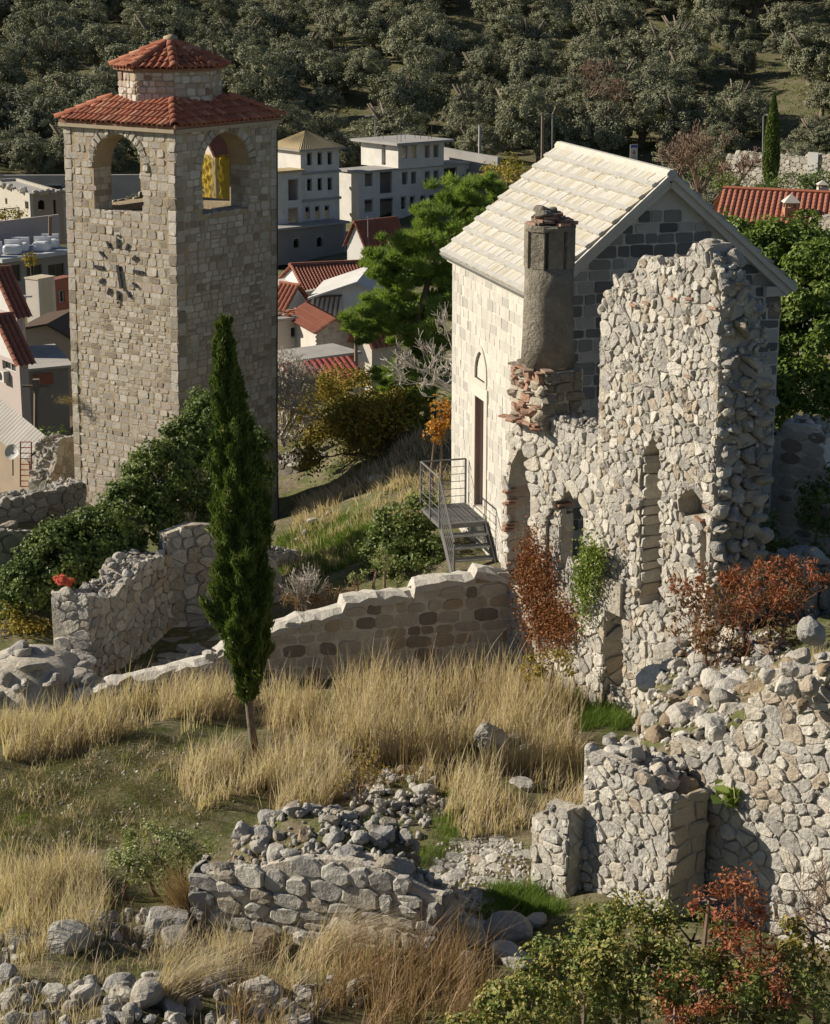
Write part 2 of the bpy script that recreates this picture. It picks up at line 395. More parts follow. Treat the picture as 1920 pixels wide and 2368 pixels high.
# ================================================================= materials
STONE_T = m_stone('tower_stone', [(.43, .39, .33), (.48, .44, .38), (.37, .33, .28), (.45, .41, .35), (.34, .305, .255), (.50, .46, .40), (.44, .37, .32), (.28, .24, .19), (.46, .42, .36), (.56, .52, .46), (.42, .385, .33), (.45, .41, .345)], 5, bump=.4, bs=28, patch=[((.22, .19, .155), 2.2, .6, .78, .4), ((.33, .305, .26), .45, .5, .66, .4), ((.26, .22, .17), .9, .62, .72, .35)])
MORTAR_T = m_stone('tower_mortar', [(.33, .26, .17), (.39, .315, .215), (.28, .22, .15)], 2, use_rnd=False, bump=.6, bs=30)
STONE_R = m_stone('rubble_stone', [(.47, .44, .385), (.39, .37, .335), (.54, .51, .45), (.33, .315, .29), (.50, .46, .39), (.43, .41, .37), (.58, .55, .49), (.40, .34, .27), (.46, .44, .40), (.42, .40, .37)], 4, bump=.8, bs=16, bd=.05, patch=[((.20, .19, .175), 1.6, .56, .74, .55), ((.60, .56, .48), 3, .62, .8, .5)])
MORTAR_R = m_stone('rubble_mortar', [(.45, .405, .33), (.52, .475, .40), (.39, .35, .285)], 2.2, use_rnd=False, bump=1., bs=14, bd=.06, patch=[((.24, .21, .17), 1.3, .58, .72, .5)])
STONE_G = m_stone('grey_rock', [(.33, .32, .30), (.40, .385, .355), (.28, .27, .25), (.44, .42, .375), (.36, .34, .305), (.31, .275, .22), (.38, .35, .30)], 3, bump=.8, bs=11, bd=.06, patch=[((.15, .15, .145), 2.2, .55, .72, .6), ((.55, .53, .48), 5, .6, .78, .5)])
STONE_M = m_stone('court_wall_stone', [(.40, .36, .305), (.35, .315, .27), (.43, .395, .34), (.24, .20, .16), (.38, .335, .28), (.19, .165, .14), (.36, .33, .29), (.33, .27, .205), (.41, .375, .325)], 4, bump=.7, bs=18)
MORTAR_M = m_stone('court_wall_mortar', [(.50, .47, .425), (.56, .53, .48), (.44, .41, .37)], 2, use_rnd=False, bump=.6, bs=16)
BRICK = m_stone('old_brick', [(.34, .195, .135), (.29, .165, .115), (.38, .24, .17), (.30, .22, .165)], 6, bump=.5)
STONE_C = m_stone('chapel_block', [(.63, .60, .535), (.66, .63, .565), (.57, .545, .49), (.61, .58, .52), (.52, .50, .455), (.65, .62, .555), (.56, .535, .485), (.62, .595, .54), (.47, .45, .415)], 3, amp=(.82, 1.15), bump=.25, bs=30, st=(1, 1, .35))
STONE_CD = m_stone('chapel_gable_block', [(.155, .155, .15), (.40, .385, .36), (.19, .185, .18), (.22, .215, .205), (.13, .13, .128), (.34, .325, .30), (.16, .158, .155), (.47, .45, .415), (.18, .175, .17), (.26, .25, .235)], 3, amp=(.8, 1.15), bump=.25, bs=30)  # same masonry as chapel_block; gable shade and dark blocks both in the colour
MORTAR_C = m_stone('chapel_mortar', [(.60, .575, .52), (.66, .635, .575), (.54, .51, .46)], 1.5, use_rnd=False, bump=.25, bs=25, amp=(.85, 1.12))
TRIM_C = m_stone('chapel_trim', [(.66, .62, .54), (.62, .58, .51), (.68, .645, .57)], 2, bump=.15, bs=20, amp=(.88, 1.1))
SLAB = m_stone('roof_slab', [(.58, .555, .49), (.63, .605, .545), (.55, .515, .43), (.60, .58, .53), (.54, .495, .40), (.62, .605, .56)], 2.5, amp=(.82, 1.15), bump=.4, bs=24, patch=[((.50, .41, .25), 3.2, .54, .72, .6), ((.40, .38, .34), 6, .58, .72, .6), ((.36, .34, .30), 1.1, .58, .7, .35)])
TILE = m_stone('clay_tile', [(.40, .145, .085), (.46, .19, .115), (.34, .115, .07), (.43, .165, .10), (.50, .25, .16), (.37, .13, .08), (.30, .12, .08)], 6, bump=.3, bs=25, patch=[((.36, .30, .22), 4, .6, .78, .5), ((.12, .08, .06), 3, .64, .8, .6)])
TILE_B = m_stone('roof_bed', [(.24, .12, .08), (.30, .17, .11)], 3, use_rnd=False)
TILE_F = m_stone('town_tile', [(.27, .10, .068), (.32, .13, .085), (.22, .08, .055)], 1.2, use_rnd=False, bump=.3, patch=[((.14, .07, .05), 2.5, .6, .8, .6), ((.50, .24, .15), 4, .6, .75, .6)])
BLACK_M = m_plain('dark_metal', (.03, .03, .036), .5)
WOOD_D = m_plain('dark_timber', (.10, .07, .05), .85, .4, 6)
DOOR_R = m_plain('red_brown_paint', (.24, .06, .035), .5, .2, 8)
STEEL = m_plain('galvanised_steel', (.30, .31, .32), .45, .15, 6, metal=.6)
STEEL_D = m_plain('dark_painted_steel', (.16, .155, .155), .5, .15, 6)
BARK = m_stone('bark', [(.17, .135, .10), (.23, .185, .14), (.12, .095, .07)], 6, use_rnd=False, bump=.8, bs=30, st=(1, 1, .25))
BARK_P = m_stone('pale_bark', [(.44, .40, .35), (.52, .48, .43), (.36, .32, .27)], 6, use_rnd=False, bump=.4)
TWIG = m_plain('brown_twig', (.24, .165, .12), .9, .35, 4)
# ================================================================= terrain
def rbf(P):
    P = A(P, float); n = len(P); D = np.linalg.norm(P[:, None, :2]-P[None, :, :2], axis=2)
    M = np.zeros((n+3, n+3)); M[:n, :n] = D; M[:n, n] = 1; M[:n, n+1:] = P[:, :2]; M[n, :n] = 1; M[n+1:, :n] = P[:, :2].T
    s = np.linalg.solve(M, np.r_[P[:, 2], 0, 0, 0])
    def f(x, y):
        sh = np.shape(x); x = np.ravel(x); y = np.ravel(y)
        d = np.hypot(x[:, None]-P[None, :, 0], y[:, None]-P[None, :, 1])
        return (d@s[:n]+s[n]+s[n+1]*x+s[n+2]*y).reshape(sh)
    return f
BK = [at(*q) for q in [(1100, 1345, 42), (960, 1010, 57), (850, 1150, 52), (700, 1270, 50), (650, 1200, 56), (650, 1330, 46), (760, 1395, 43), (900, 1345, 43.5), (1040, 1195, 47),
    (642, 1255, 57), (165, 1135, 57.5), (420, 1530, 41), (330, 1545, 40.3), (100, 1270, 50), (0, 1430, 43), (560, 1450, 43), (990, 930, 62), (720, 1060, 64), (800, 900, 72), (860, 610, 180), (690, 615, 190), (1150, 400, 215)]]
BK += [A(q) for q in [(8, 43, 5), (13, 40, 5.2), (7, 48, 4.5), (12, 52, 4), (0, 39.8, 4.1), (-3.5, 39, 3.0), (5, 37.5, 4.2), (8, 36, 5), (-9, 39, 2.7), (-13, 42, 2.6),
    (-25, 75, -4), (-15, 78, -4), (0, 80, -4), (20, 75, 1), (0, 115, -9), (-40, 120, -10), (25, 110, -1), (45, 110, 1), (-60, 170, -10), (0, 160, -11), (60, 150, 1), (30, 150, -4),
    (0, 222, -7), (-60, 222, -6.5), (-30, 222, -7), (30, 218, -5), (60, 200, 0), (80, 200, 2), (0, 320, 12.5), (-80, 320, 12), (80, 290, 13), (0, 420, 32), (-150, 420, 30), (150, 420, 36),
    (0, 800, 130), (-400, 800, 130), (400, 800, 130), (-400, 300, 15), (400, 300, 18), (-300, 100, -8), (300, 100, 4), (-60, 50, 0), (60, 50, 4), (-100, 20, 3), (100, 20, 6)]]
backf = rbf(BK)
SPL = A([(-200, 34), (-20, 36.5), (-7, 37.5), (-4, 38.25), (2, 39.55), (3.3, 38.6), (5, 35.5), (9, 34.5), (200, 34)])
_U1 = A([.643, -.766, 0]); _f1 = Fr((2.56, 26.6, 3.2), _U1); _L1 = reach(_f1.o+Z*2.5, _U1, 1548)
HP_D = [tuple(_f1.P(a, 0, n)[:2]) for a, n in ((.3, -.3), (_L1-.1, -.3), (_L1-.1, -1.5), (_L1+.5, -1.55), (_L1+9, -1.55))]+[(14, 36.5), (5.6, 36.5), (4.4, 34.6)]
heapD = rbf([(2.8, 26.8, 6.25), (4.0, 25.4, 6.35), (4.0, 30, 6.0), (4.4, 34.5, 5.3), (5.2, 27, 7.2), (6.3, 24.3, 8.75), (7, 30, 7.2), (8, 36, 5.8), (13, 24, 8.8), (13, 34, 7), (5.2, 31, 6.4)])
gA, gB = at(452, 2135, 25.4), at(1022, 2235, 23.9)
HP_E = [(gA[0]+.1, gA[1]+.15), (gB[0]-.12, gB[1]+.2), (gB[0]-.1, gB[1]+2.2), (-.6, 27.3), (-2.4, 27.6), (gA[0]+.3, gA[1]+1.4)]
heapE = rbf([(gA[0], gA[1], 4.95), (gB[0], gB[1], 5.35), (-.2, 25.6, 5.7), (-1.0, 26.0, 5.85), (-1.9, 26.5, 5.7), (-2.8, 26.2, 5.2), (-.4, 27, 5.2), (-2, 27.4, 5.1)])
def sdist(P, x, y):
    """signed distance to a polygon, positive inside"""
    x = np.asarray(x, float); d = np.full(x.shape, 1e9); c = np.zeros(x.shape, bool); k = len(P)
    for i in range(k):
        ax, ay = P[i]; bx, by = P[(i+1) % k]; ex, ey = bx-ax, by-ay
        t = np.clip(((x-ax)*ex+(y-ay)*ey)/(ex*ex+ey*ey), 0, 1); d = np.minimum(d, np.hypot(x-ax-t*ex, y-ay-t*ey))
        with np.errstate(divide='ignore', invalid='ignore'):
            c ^= ((ay > y) != (by > y)) & (x < (bx-ax)*(y-ay)/(by-ay)+ax)
    return np.where(c, d, -d)
def sst(a, b, x): t = np.clip((x-a)/(b-a), 0, 1); return t*t*(3-2*t)
def hgt(x, y):
    x = np.asarray(x, float); y = np.asarray(y, float)
    fr_ = 4.75-.1*(y-22)+.07*np.sin(x*1.3+y*.6)+.05*np.sin(x*2.9-y*1.7)+.03*np.sin(x*5.1+y*4.3)
    bk = backf(x, y)+np.where(y < 75, .06*np.sin(x*1.7+y)+.04*np.sin(x*3.7-y*2.2), .5*np.sin(x*.21)*np.sin(y*.17)+.25*np.sin(x*.6+y*.4))
    z = fr_+(bk-fr_)*sst(-.1, .45, y-np.interp(x, SPL[:, 0], SPL[:, 1]))
    for P, f, wd, a in ((HP_D, heapD, .45, .07), (HP_E, heapE, .4, .06)):
        m = sst(-.05, wd, sdist(P, x, y)); z = z+(f(x, y)+a*np.sin(x*6)*np.sin(y*5.3)-z)*m
    return z
def G(x, y): return A([x, y, float(hgt(A([x]), A([y]))[0])])
def atg(px, py, y0=15, y1=400):
    """where the ray through a photo pixel meets the ground"""
    d = ray(px, py); d = d/d[1]; ys = np.concatenate([np.arange(y0, 80, .1), np.arange(80, y1, .5)]); ys = ys[(ys >= y0) & (ys <= y1)]
    P = CAM+ys[:, None]*d; k = np.argmax(P[:, 2] < hgt(P[:, 0], P[:, 1])); return P[k]
def spread(poly_px, n, rg=rng, y0=15, y1=400, poly=None):
    """n random feet on the ground inside an area whose corners are given in photo pixels"""
    if poly is None: poly = [atg(*q, y0, y1)[:2] for q in poly_px]
    P = A(poly); lo, hi = P.min(0), P.max(0); out = []
    while sum(map(len, out)) < n:
        q = rg.uniform(lo, hi, (n*2, 2)); out.append(q[sdist([tuple(p) for p in P], q[:, 0], q[:, 1]) > 0])
    q = np.concatenate(out)[:n]; return np.c_[q, hgt(q[:, 0], q[:, 1])]
def gridline(lo, a, b, st, hi, g):
    L = list(np.arange(a, b, st)); s = st; x = b
    while x < hi: L.append(x); s *= g; x += s
    L.append(hi); s = st; x = a-st; M = []
    while x > lo: M.append(x); s *= g; x -= s
    M.append(lo); return A(M[::-1]+L)
gx = gridline(-700, -9, 9.5, .16, 700, 1.09); gy = np.concatenate([np.arange(10, 46, .16), gridline(46, 46, 78, .6, 1200, 1.045)[1:]])
X, Y_ = np.meshgrid(gx, gy); nx, ny = len(gx), len(gy); idx = np.arange(nx*ny).reshape(ny, nx)
b = MB(); b.add(np.stack([X, Y_, hgt(X, Y_)], 2).reshape(-1, 3), [np.stack([idx[:-1, :-1], idx[:-1, 1:], idx[1:, 1:], idx[1:, :-1]], 2).reshape(-1, 4)])
m, t, bs_ = nodes('earth_and_turf')
n1, n2, n3 = noise(t, .55, 6, .65), noise(t, 7, 6, .75), noise(t, 2.1, 5, .7)
dirt = ramp(t, n2, [(.10, .08, .055), (.19, .155, .105), (.27, .23, .17)], pos=[.3, .5, .72])
grn = ramp(t, n2, [(.045, .06, .016), (.095, .115, .03), (.19, .18, .07)], pos=[.3, .52, .72])
mk = N_(t, 'ShaderNodeMapRange'); mk.inputs[1].default_value = .42; mk.inputs[2].default_value = .58; t.links.new(math_(t, 'MULTIPLY_ADD', n3, .5, math_(t, 'MULTIPLY', n1, .5)), mk.inputs[0])
t.links.new(mixc(t, mk.outputs[0], dirt, grn), bs_.inputs['Base Color']); bs_.inputs['Roughness'].default_value = .95
bp = N_(t, 'ShaderNodeBump'); bp.inputs['Strength'].default_value = .9; bp.inputs['Distance'].default_value = .06; t.links.new(n2, bp.inputs['Height']); t.links.new(bp.outputs[0], bs_.inputs['Normal'])
EARTH = m
tag(b.build('ground', EARTH, smooth=True, org=(0, 30, 0)), 'sloping earth and turf of the ruined town, valley and olive hillside', 'ground', kind='structure')
# ================================================================= clock tower
def half_tile(k=5, L=.42, r0=.105, r1=.085):
    V = []; a = np.linspace(0, math.pi, k+1)
    for y, r in ((-L/2, r0), (L/2, r1)):
        for rr in (r, r-.018): V += [(math.cos(q)*rr, y, math.sin(q)*rr*.85) for q in a]
    n = k+1; f = []
    for i in range(k):
        f += [[i, 2*n+i, 2*n+i+1, i+1], [n+i, n+i+1, 3*n+i+1, 3*n+i], [i, i+1, n+i+1, n+i]]
    return A(V), A(f)
TV, TF = half_tile(); TILE_ME = mk_mesh('barrel_tile', TV, {3: [], 4: [TF]}, TILE, True)
HV, HF = half_tile(5, .46, .15, .125); HIP_ME = mk_mesh('hip_tile', HV, {3: [], 4: [HF]}, TILE, True)
def tile_face(parent, e0, e1, top, single, cw=.205, rl=.335, rg=rng, stuff=None):
    """barrel tiles over a roof face: eave from e0 to e1, outline closed by the points in top"""
    e0, e1 = A(e0), A(e1); U = nrm(e1-e0); n = nrm(np.cross(U, A(top[0])-e0)); S = np.cross(n, U)
    if n[2] < 0: n = -n
    S = S if S[2] > 0 else -S
    pl = [(0, 0), ((e1-e0)@U, 0)]+[((A(q)-e0)@U, (A(q)-e0)@S) for q in top]; ins = inpoly(pl); W = pl[1][0]; hmax = max(p[1] for p in pl)
    nc = int(round(W/cw)); cw = W/nc
    for c in range(nc):
        for r_ in range(int(hmax/rl)+1):
            u, v = (c+.5)*cw+rg.normal(0, .006), (r_+.42)*rl+rg.normal(0, .012)
            if not ins(u, v): continue
            ax = nrm(U+S*rg.normal(0, .03)); up_ = nrm(np.cross(n, ax)+n*(-.075)); nn = np.cross(ax, up_)
            m = Matrix.Identity(4); m.col[0][:3] = ax; m.col[1][:3] = up_; m.col[2][:3] = nn; m.col[3][:3] = e0+U*u+S*v+n*.035
            if single: inst('roof_tile', TILE_ME, m, parent)
            else: stuff.add(TV@A(m.to_3x3()).T+A(m.translation), [TF])
def hip_line(parent, p0, p1, stuff=None):
    p0, p1 = A(p0), A(p1); L = np.linalg.norm(p1-p0); S = (p1-p0)/L; n = nrm(np.cross(np.cross(S, Z), S)); ax = np.cross(S, n)
    for i in range(int(L/.36)+1):
        m = Matrix.Identity(4); q = nrm(S-n*.06); m.col[0][:3] = ax; m.col[1][:3] = q; m.col[2][:3] = np.cross(ax, q); m.col[3][:3] = p0+S*(i+.45)*min(.36, L/(int(L/.36)+1))+n*.07
        if stuff is None: inst('hip_tile', HIP_ME, m, parent)
        else: stuff.add(HV@A(m.to_3x3()).T+A(m.translation), [HF])
TA = R(36); TS = 4.42; LEAN = (.018, .003, 1)
TN = at(405, 299, 54); EZ = TN[2]; TB = -1.0
dL = A([-math.cos(TA), math.sin(TA), 0]); dR = A([math.sin(TA), math.cos(TA), 0]); TV_ = A(LEAN)
N0 = TN-TV_*(EZ-TB)
HT = EZ-TB
corner = [N0, N0+dR*TS, N0+dR*TS+dL*TS, N0+dL*TS]
faces = [Fr(corner[3], -dL, LEAN), Fr(corner[0], dR, LEAN), Fr(corner[1], dL, LEAN), Fr(corner[2], -dR, LEAN)]
tower = thing('clock_tower', 'tall square stone clock tower with arched belfry and red tiled double roof', 'tower', N0+(dL+dR)*TS/2)
fl, fr2 = faces[0], faces[1]
aL0, vs0 = fl.uv(219, 487); aL1, _ = fl.uv(333, 487); _, vtop = fl.uv(276, 311)
aw = aL1-aL0; vspr = vtop-aw/2
bR0, _ = fr2.uv(469, 487); bR1, _ = fr2.uv(577, 487)
ops = [(aL0, aL1), (bR0, bR1), (TS-aL1, TS-aL0), (TS-bR1, TS-bR0)]
TH = .72
for i, f in enumerate(faces):
    u0, u1 = ops[i]; hole = arch(u0, u1, vs0, vspr, 12); e = 0 if i % 2 == 0 else .012
    b = MB(); b.core(f, [(e, 0), (TS-e, 0), (TS-e, HT), (e, HT)], [hole], -e, -TH); b.build('wall_core', MORTAR_T, tower)
    if i > 1:
        b = MB(); c_ = courses(0, TS, vs0-1, HT, (.14, .27), (.18, .45))
        for p in c_:
            q = p.mean(0)
            if inpoly(arch(u0-.05, u1+.05, vs0-.05, vspr, 8))(*q): continue
            s3 = stone3(p, .03, .012, .02, .12, .1)
            if s3: b.add(f.PP(s3[0]), s3[1])
        b.build('hidden_side_stones', STONE_T, tower, True, kind='stuff'); continue
    ring = .30; cu = (u0+u1)/2; rr = (u1-u0)/2
    def keep(u, v, u0=u0, u1=u1, cu=cu, rr=rr):
        if v > vspr: return (u-cu)**2+(v-vspr)**2 > (rr+ring*.95)**2
        return not (u0-.03 < u < u1+.03 and v > vs0-.06)
    cl = courses(0, TS, 0, vs0-2.2, (.12, .26), (.16, .46), split=.2)+courses(0, TS, vs0-2.2, HT-.03, (.15, .29), (.17, .48), split=.15)
    # large corner quoins
    keep0 = keep; keep = lambda u, v: .3 < u < TS-.3 and keep0(u, v)
    qn = []
    for s_ in (0, 1):
        v = 0
        while v < HT-.05:
            hq = min(rng.uniform(.22, .42), HT-.03-v); wq = rng.uniform(.3, .34); wv = wq if rng.random() < .5 else .3; a_, c_ = (0, .3+rng.uniform(0, .015)) if s_ == 0 else (TS-.3-rng.uniform(0, .015), TS)
            qn.append(A([(a_, v), (c_, v), (c_, v+hq), (a_, v+hq)])); v += hq
    masonry(tower, f, qn, None, STONE_T, (.012, .03), .012, .014, .1, .04, limit=60, name='quoin', tilt=.4)
    masonry(tower, f, cl, keep, STONE_T, (.003, .016), .027, .01, .17, .05, limit=150, tilt=.6)
    vz = []
    for k in range(17):
        a0, a1 = math.pi*k/17, math.pi*(k+1)/17; r2 = rr+ring*rng.uniform(.8, 1.1)
        vz.append(A([(cu+math.cos(a)*q, vspr+math.sin(a)*q) for q, a in ((rr+.01, a0), (r2, a0), (r2, a1), (rr+.01, a1))]))
    masonry(tower, f, vz, None, STONE_T, (.03, .05), .014, .02, .1, .1, limit=20, name='arch_stone')
    sd = f.side(u0); cc = courses(0, TH, vs0, vspr, (.16, .28), (.2, .42)); masonry(tower, sd, cc, None, STONE_T, (.005, .02), .015, .02, .12, .1, limit=30, name='jamb_stone')
    sd = Fr(f.P(u1, 0, -TH), f.N, LEAN); masonry(tower, sd, cc, None, STONE_T, (.005, .02), .015, .02, .12, .1, limit=30, name='jamb_stone')
    sf = Fr(f.P(u0, vs0, .03), f.U, -f.N); masonry(tower, sf, voro(0, u1-u0, 0, TH, .2, 1.4), lambda u, v, w=u1-u0: 0 < u < w and 0 < v < TH, STONE_T, (.02, .035), .01, .02, .15, .05, limit=20, name='sill_slab')
ctr = N0+(dL+dR)*TS/2
b = MB(); fb = fl.sh(TH, vs0-.25, -TH); b.fbox(fl, TH-.05, TS-TH+.05, vs0-.35, vs0-.18, -TS+TH-.05, -TH+.05); b.build('belfry_floor', WOOD_D, tower)
cE = lambda s, z: [A(ctr)+TV_*z+A([0, 0, 0])+(-dL*a-dR*b_)*s for a, b_ in ((-1, 1), (1, 1), (1, -1), (-1, -1))]
# lower roof (corners: left, near, right, back)
ov = .10; E4 = [A(ctr)+TV_*HT+q*(TS/2+ov) for q in (dL-dR, -dL-dR, dR-dL, dL+dR)]; T4 = [A(ctr)+TV_*(HT+.66)+q*1.2 for q in (dL-dR, -dL-dR, dR-dL, dL+dR)]
b = MB()
b.add(E4+[q+Z*.07 for q in E4]+[q-Z*.02 for q in T4], [[3, 2, 1, 0]]+[[i, (i+1) % 4, 4+(i+1) % 4, 4+i] for i in range(4)]+[[4+i, 4+(i+1) % 4, 8+(i+1) % 4, 8+i] for i in range(4)]+[[8, 9, 10, 11]])
roof = b.build('roof', TILE_B, tower)
st_ = MB()
for i in range(4):
    a, c = E4[i]+Z*.07, E4[(i+1) % 4]+Z*.07; single = i in (0, 1)
    tile_face(roof, a, c, [T4[(i+1) % 4], T4[i]], single, stuff=st_)
for i in range(4): hip_line(roof, E4[i]+Z*.07, T4[i], None if i in (0, 1, 2) else st_)
st_.build('far_side_tiles', TILE, roof, True, kind='stuff')
b = MB()
for i in range(4):
    p, q = A(ctr)+TV_*HT+(dL-dR, -dL-dR, dR-dL, dL+dR)[i]*(TS/2+.07), A(ctr)+TV_*HT+(dL-dR, -dL-dR, dR-dL, dL+dR)[(i+1) % 4]*(TS/2+.07)
    U = nrm(q-p); b.box((p+q)/2-Z*.055-np.cross(U, Z)*-.0, (np.linalg.norm(q-p)+.02*i, .14, .1+.004*i), U, np.cross(Z, U))
b.build('eaves_course', m_plain('eaves_mortar', (.36, .30, .22), .9, .2, 4), tower)
# octagonal drum and its roof
OR = 1.5; oz0, oz1 = HT+.45, HT+1.5; oa0 = math.atan2(-dL[1]-dR[1], -dL[0]-dR[0])+R(22.5)-R(20)
og = lambda r, z: [A(ctr)+TV_*z+A([math.cos(oa0+k*math.pi/4), math.sin(oa0+k*math.pi/4), 0])*r for k in range(8)]
lo, hi = og(OR, oz0), og(OR, oz1)
b = MB(); b.add(lo+hi, [A([[k, (k+1) % 8, 8+(k+1) % 8, 8+k] for k in range(8)]), A([[8, 9, 10, 11], [8, 11, 12, 15], [12, 13, 14, 15]])]); drum = b.build('drum', MORTAR_T, tower)
STONE_D = m_stone('drum_stone', [(.50, .46, .41), (.44, .36, .32), (.55, .52, .46), (.36, .30, .25), (.47, .40, .36), (.24, .17, .13), (.53, .49, .44), (.40, .33, .25)], 5, bump=.4, bs=25)
for k in range(8):
    f = FRp(lo[k], lo[(k+1) % 8]); wd = np.linalg.norm(lo[1]-lo[0]); vis = f.N@(CAM-f.o) > 0
    masonry(drum, f, courses(0, wd, 0, oz1-oz0-.03, (.14, .24), (.18, .38)), None, STONE_D, (.012, .03), .016, .022, .18, .12, limit=40 if vis else 0, rest='far_stone')
eo, et = og(OR+.15, oz1), og(.12, oz1+.74)
b = MB(); b.add(eo+[q+Z*.06 for q in eo]+[A(ctr)+TV_*(oz1+.76)], [A([[k, (k+1) % 8, 8+(k+1) % 8, 8+k] for k in range(8)]), A([[8+k, 8+(k+1) % 8, 16] for k in range(8)]), A([[3, 2, 1, 0], [7, 4, 3, 0], [7, 6, 5, 4]])])
cap = b.build('lantern_roof', TILE_B, tower); st_ = MB()
for k in range(8):
    a, c = eo[k]+Z*.06, eo[(k+1) % 8]+Z*.06; mid = (a+c)/2; nn = np.cross(nrm(c-a), Z); vis = nn@(CAM-mid) > -.3
    ap = A(ctr)+TV_*(oz1+.76); tile_face(cap, a, c, [ap], vis, cw=.2, stuff=st_); hip_line(cap, a, ap-nrm(ap-a)*.15, None if vis else st_)
st_.build('far_side_tiles', TILE, cap, True, kind='stuff')
b = MB(); b.add(ROCKL[0][0]*A([.24, .24, .15])+A(ctr)+TV_*(oz1+.84), [ROCKL[0][1]]); b.build('roof_knob', MORTAR_T, cap, True)
# clock
f = fl; CK = lambda X, Y: f.uv(200+X/10.7, 520+Y/10.7)
clock = MB(); cu, cv = CK(850, 1080)
clock.tube([f.P(cu, cv, -.02), f.P(cu, cv, .045)], .06, 10); clock = clock.build('clock_hub', BLACK_M, tower)
def bar(name, x0, y0, x1, y1, wd, n=.045, th=.025):
    wd *= 1.12
    a, c = A(CK(x0, y0)), A(CK(x1, y1)); d = c-a; L = np.linalg.norm(d); d /= L; p = A([-d[1], d[0]])
    b = MB(); b.box(f.P(*((a+c)/2), n), (L, wd, th), f.U*d[0]+f.V*d[1], f.U*p[0]+f.V*p[1])
    for e in (a+d*.04, c-d*.04): b.tube([f.P(*e, -.02), f.P(*e, n)], .012, 4)
    b.build(name, BLACK_M, tower)
for q in [(800, 335, 800, 580, .085), (800, 232, 805, 285, .08), (1060, 465, 1005, 625, .075), (1255, 775, 1160, 850, .085), (1180, 1140, 1345, 1165, .085), (1372, 1165, 1428, 1172, .08), (1170, 1425, 1275, 1535, .075),
          (1030, 1625, 1095, 1790, .07), (803, 1625, 803, 1860, .085), (800, 1890, 812, 1945, .08), (600, 1560, 545, 1715, .075), (445, 1330, 350, 1420, .085), (262, 1030, 440, 1060, .09), (205, 1018, 252, 1028, .08), (350, 655, 460, 780, .07), (530, 405, 600, 575, .075)]: bar('hour_mark', *q)
bar('clock_hand', 800, 985, 890, 1570, .10, .055)
# small tuft growing from the left corner, cable on the right edge
b = MB(); p = fl.P(.12, fl.uv(170, 925)[1], .03); q = rng.normal(0, .13, (500, 3))*A([1.8, .8, .6])+p+A([-.1, -.15, .05]); b.add(*leafset(q, .09, .012, up=.3)); tuft = b.build('wall_tuft', m_leaf('dry_tuft', [(.13, .10, .05), (.22, .17, .09)]))
tag(tuft, 'tuft of dry brown plant sprouting from the tower corner', 'plant', kind='stuff')
b = MB(); b.tube([fr2.P(TS-.06, HT-.3, .06), fr2.P(TS-.05, HT-5, .05), fr2.P(TS-.1, HT-9, .06), fr2.P(TS-.02, HT-12.5, .05)], .018, 4); b.build('cable', BLACK_M, tower)
# ================================================================= chapel
CA = R(15.5); CW, CL = 5.65, 7.15
cn = at(1251, 692, 40.5); CZ = cn[2]; CB = 3.2; CHh = CZ-CB
cdF = A([-math.sin(CA), math.cos(CA), 0]); cdR = A([math.cos(CA), math.sin(CA), 0])
c0 = A([cn[0], cn[1], CB]); CL = reach(c0+Z*CHh, cdF, 1047)
fW = Fr(c0+cdF*CL, -cdF); fG = Fr(c0, cdR); fE = Fr(c0+cdR*CW, cdF); fB = Fr(c0+cdR*CW+cdF*CL, -cdR)
RISE = 2.38
chapel = thing('chapel', 'small pale stone chapel with steep stone slab roof and red-brown door', 'church', c0+cdR*CW/2+cdF*CL/2)
du0, dv0 = fW.uv(1099, 1166); du1, dv1 = fW.uv(1119, 925); 
du1 = fW.uv(1119, 1180)[0]
door = [(du0, dv0), (du1, dv0), (du1, dv1), (du0, dv1)]
tu0 = fW.uv(1098, 905)[0]; tu1 = fW.uv(1124, 930)[0]; tv0 = fW.uv(1098, 905)[1]+.1
tymp = arch(du0-.05, du1+.05, dv1+.42, dv1+.62, 12, .25)
b = MB(); b.core(fW, [(0, 0), (CL, 0), (CL, CHh), (0, CHh)], [door, tymp], 0, -.5); b.build('wall_core', MORTAR_C, chapel)
b = MB(); b.core(fG, [(.012, 0), (CW-.012, 0), (CW-.012, CHh), (CW/2, CHh+RISE-.05), (.012, CHh)], [], -.012, -.5); b.build('gable_core', MORTAR_C, chapel)
b = MB(); b.core(fE, [(0, 0), (CL, 0), (CL, CHh), (0, CHh)], [], 0, -.5); b.build('wall_core', MORTAR_C, chapel)
b = MB(); b.core(fB, [(.012, 0), (CW-.012, 0), (CW-.012, CHh), (CW/2, CHh+RISE-.05), (.012, CHh)], [], -.012, -.5); b.build('gable_core', MORTAR_C, chapel)
jw = .24
def kw(u, v): return not (du0-jw < u < du1+jw and dv0-.3 < v < dv1+.3) and not inpoly(arch(du0-.22, du1+.22, dv1+.25, dv1+.62, 10, .25))(u, v)
masonry(chapel, fW, courses(0, CL, .2, CHh-.02, (.2, .3), (.22, .46), skew=.006, split=0), kw, STONE_C, (.004, .012), .011, .006, .05, .02, limit=200, name='block', rest='small_block', smooth=False, tilt=.2)
gp = [(0, 0), (CW, 0), (CW, CHh), (CW/2, CHh+RISE-.25), (0, CHh)]
masonry(chapel, fG, courses(0, CW, .2, CHh+RISE, (.2, .31), (.26, .58), skew=.014, split=.05), inpoly([(.1, 0), (CW-.1, 0), (CW-.12, CHh-.05), (CW/2, CHh+RISE-.22), (.12, CHh-.05)]), STONE_CD, (.005, .016), .025, .012, .1, .03, limit=200, name='block', rest='small_block', smooth=False, tilt=.3)
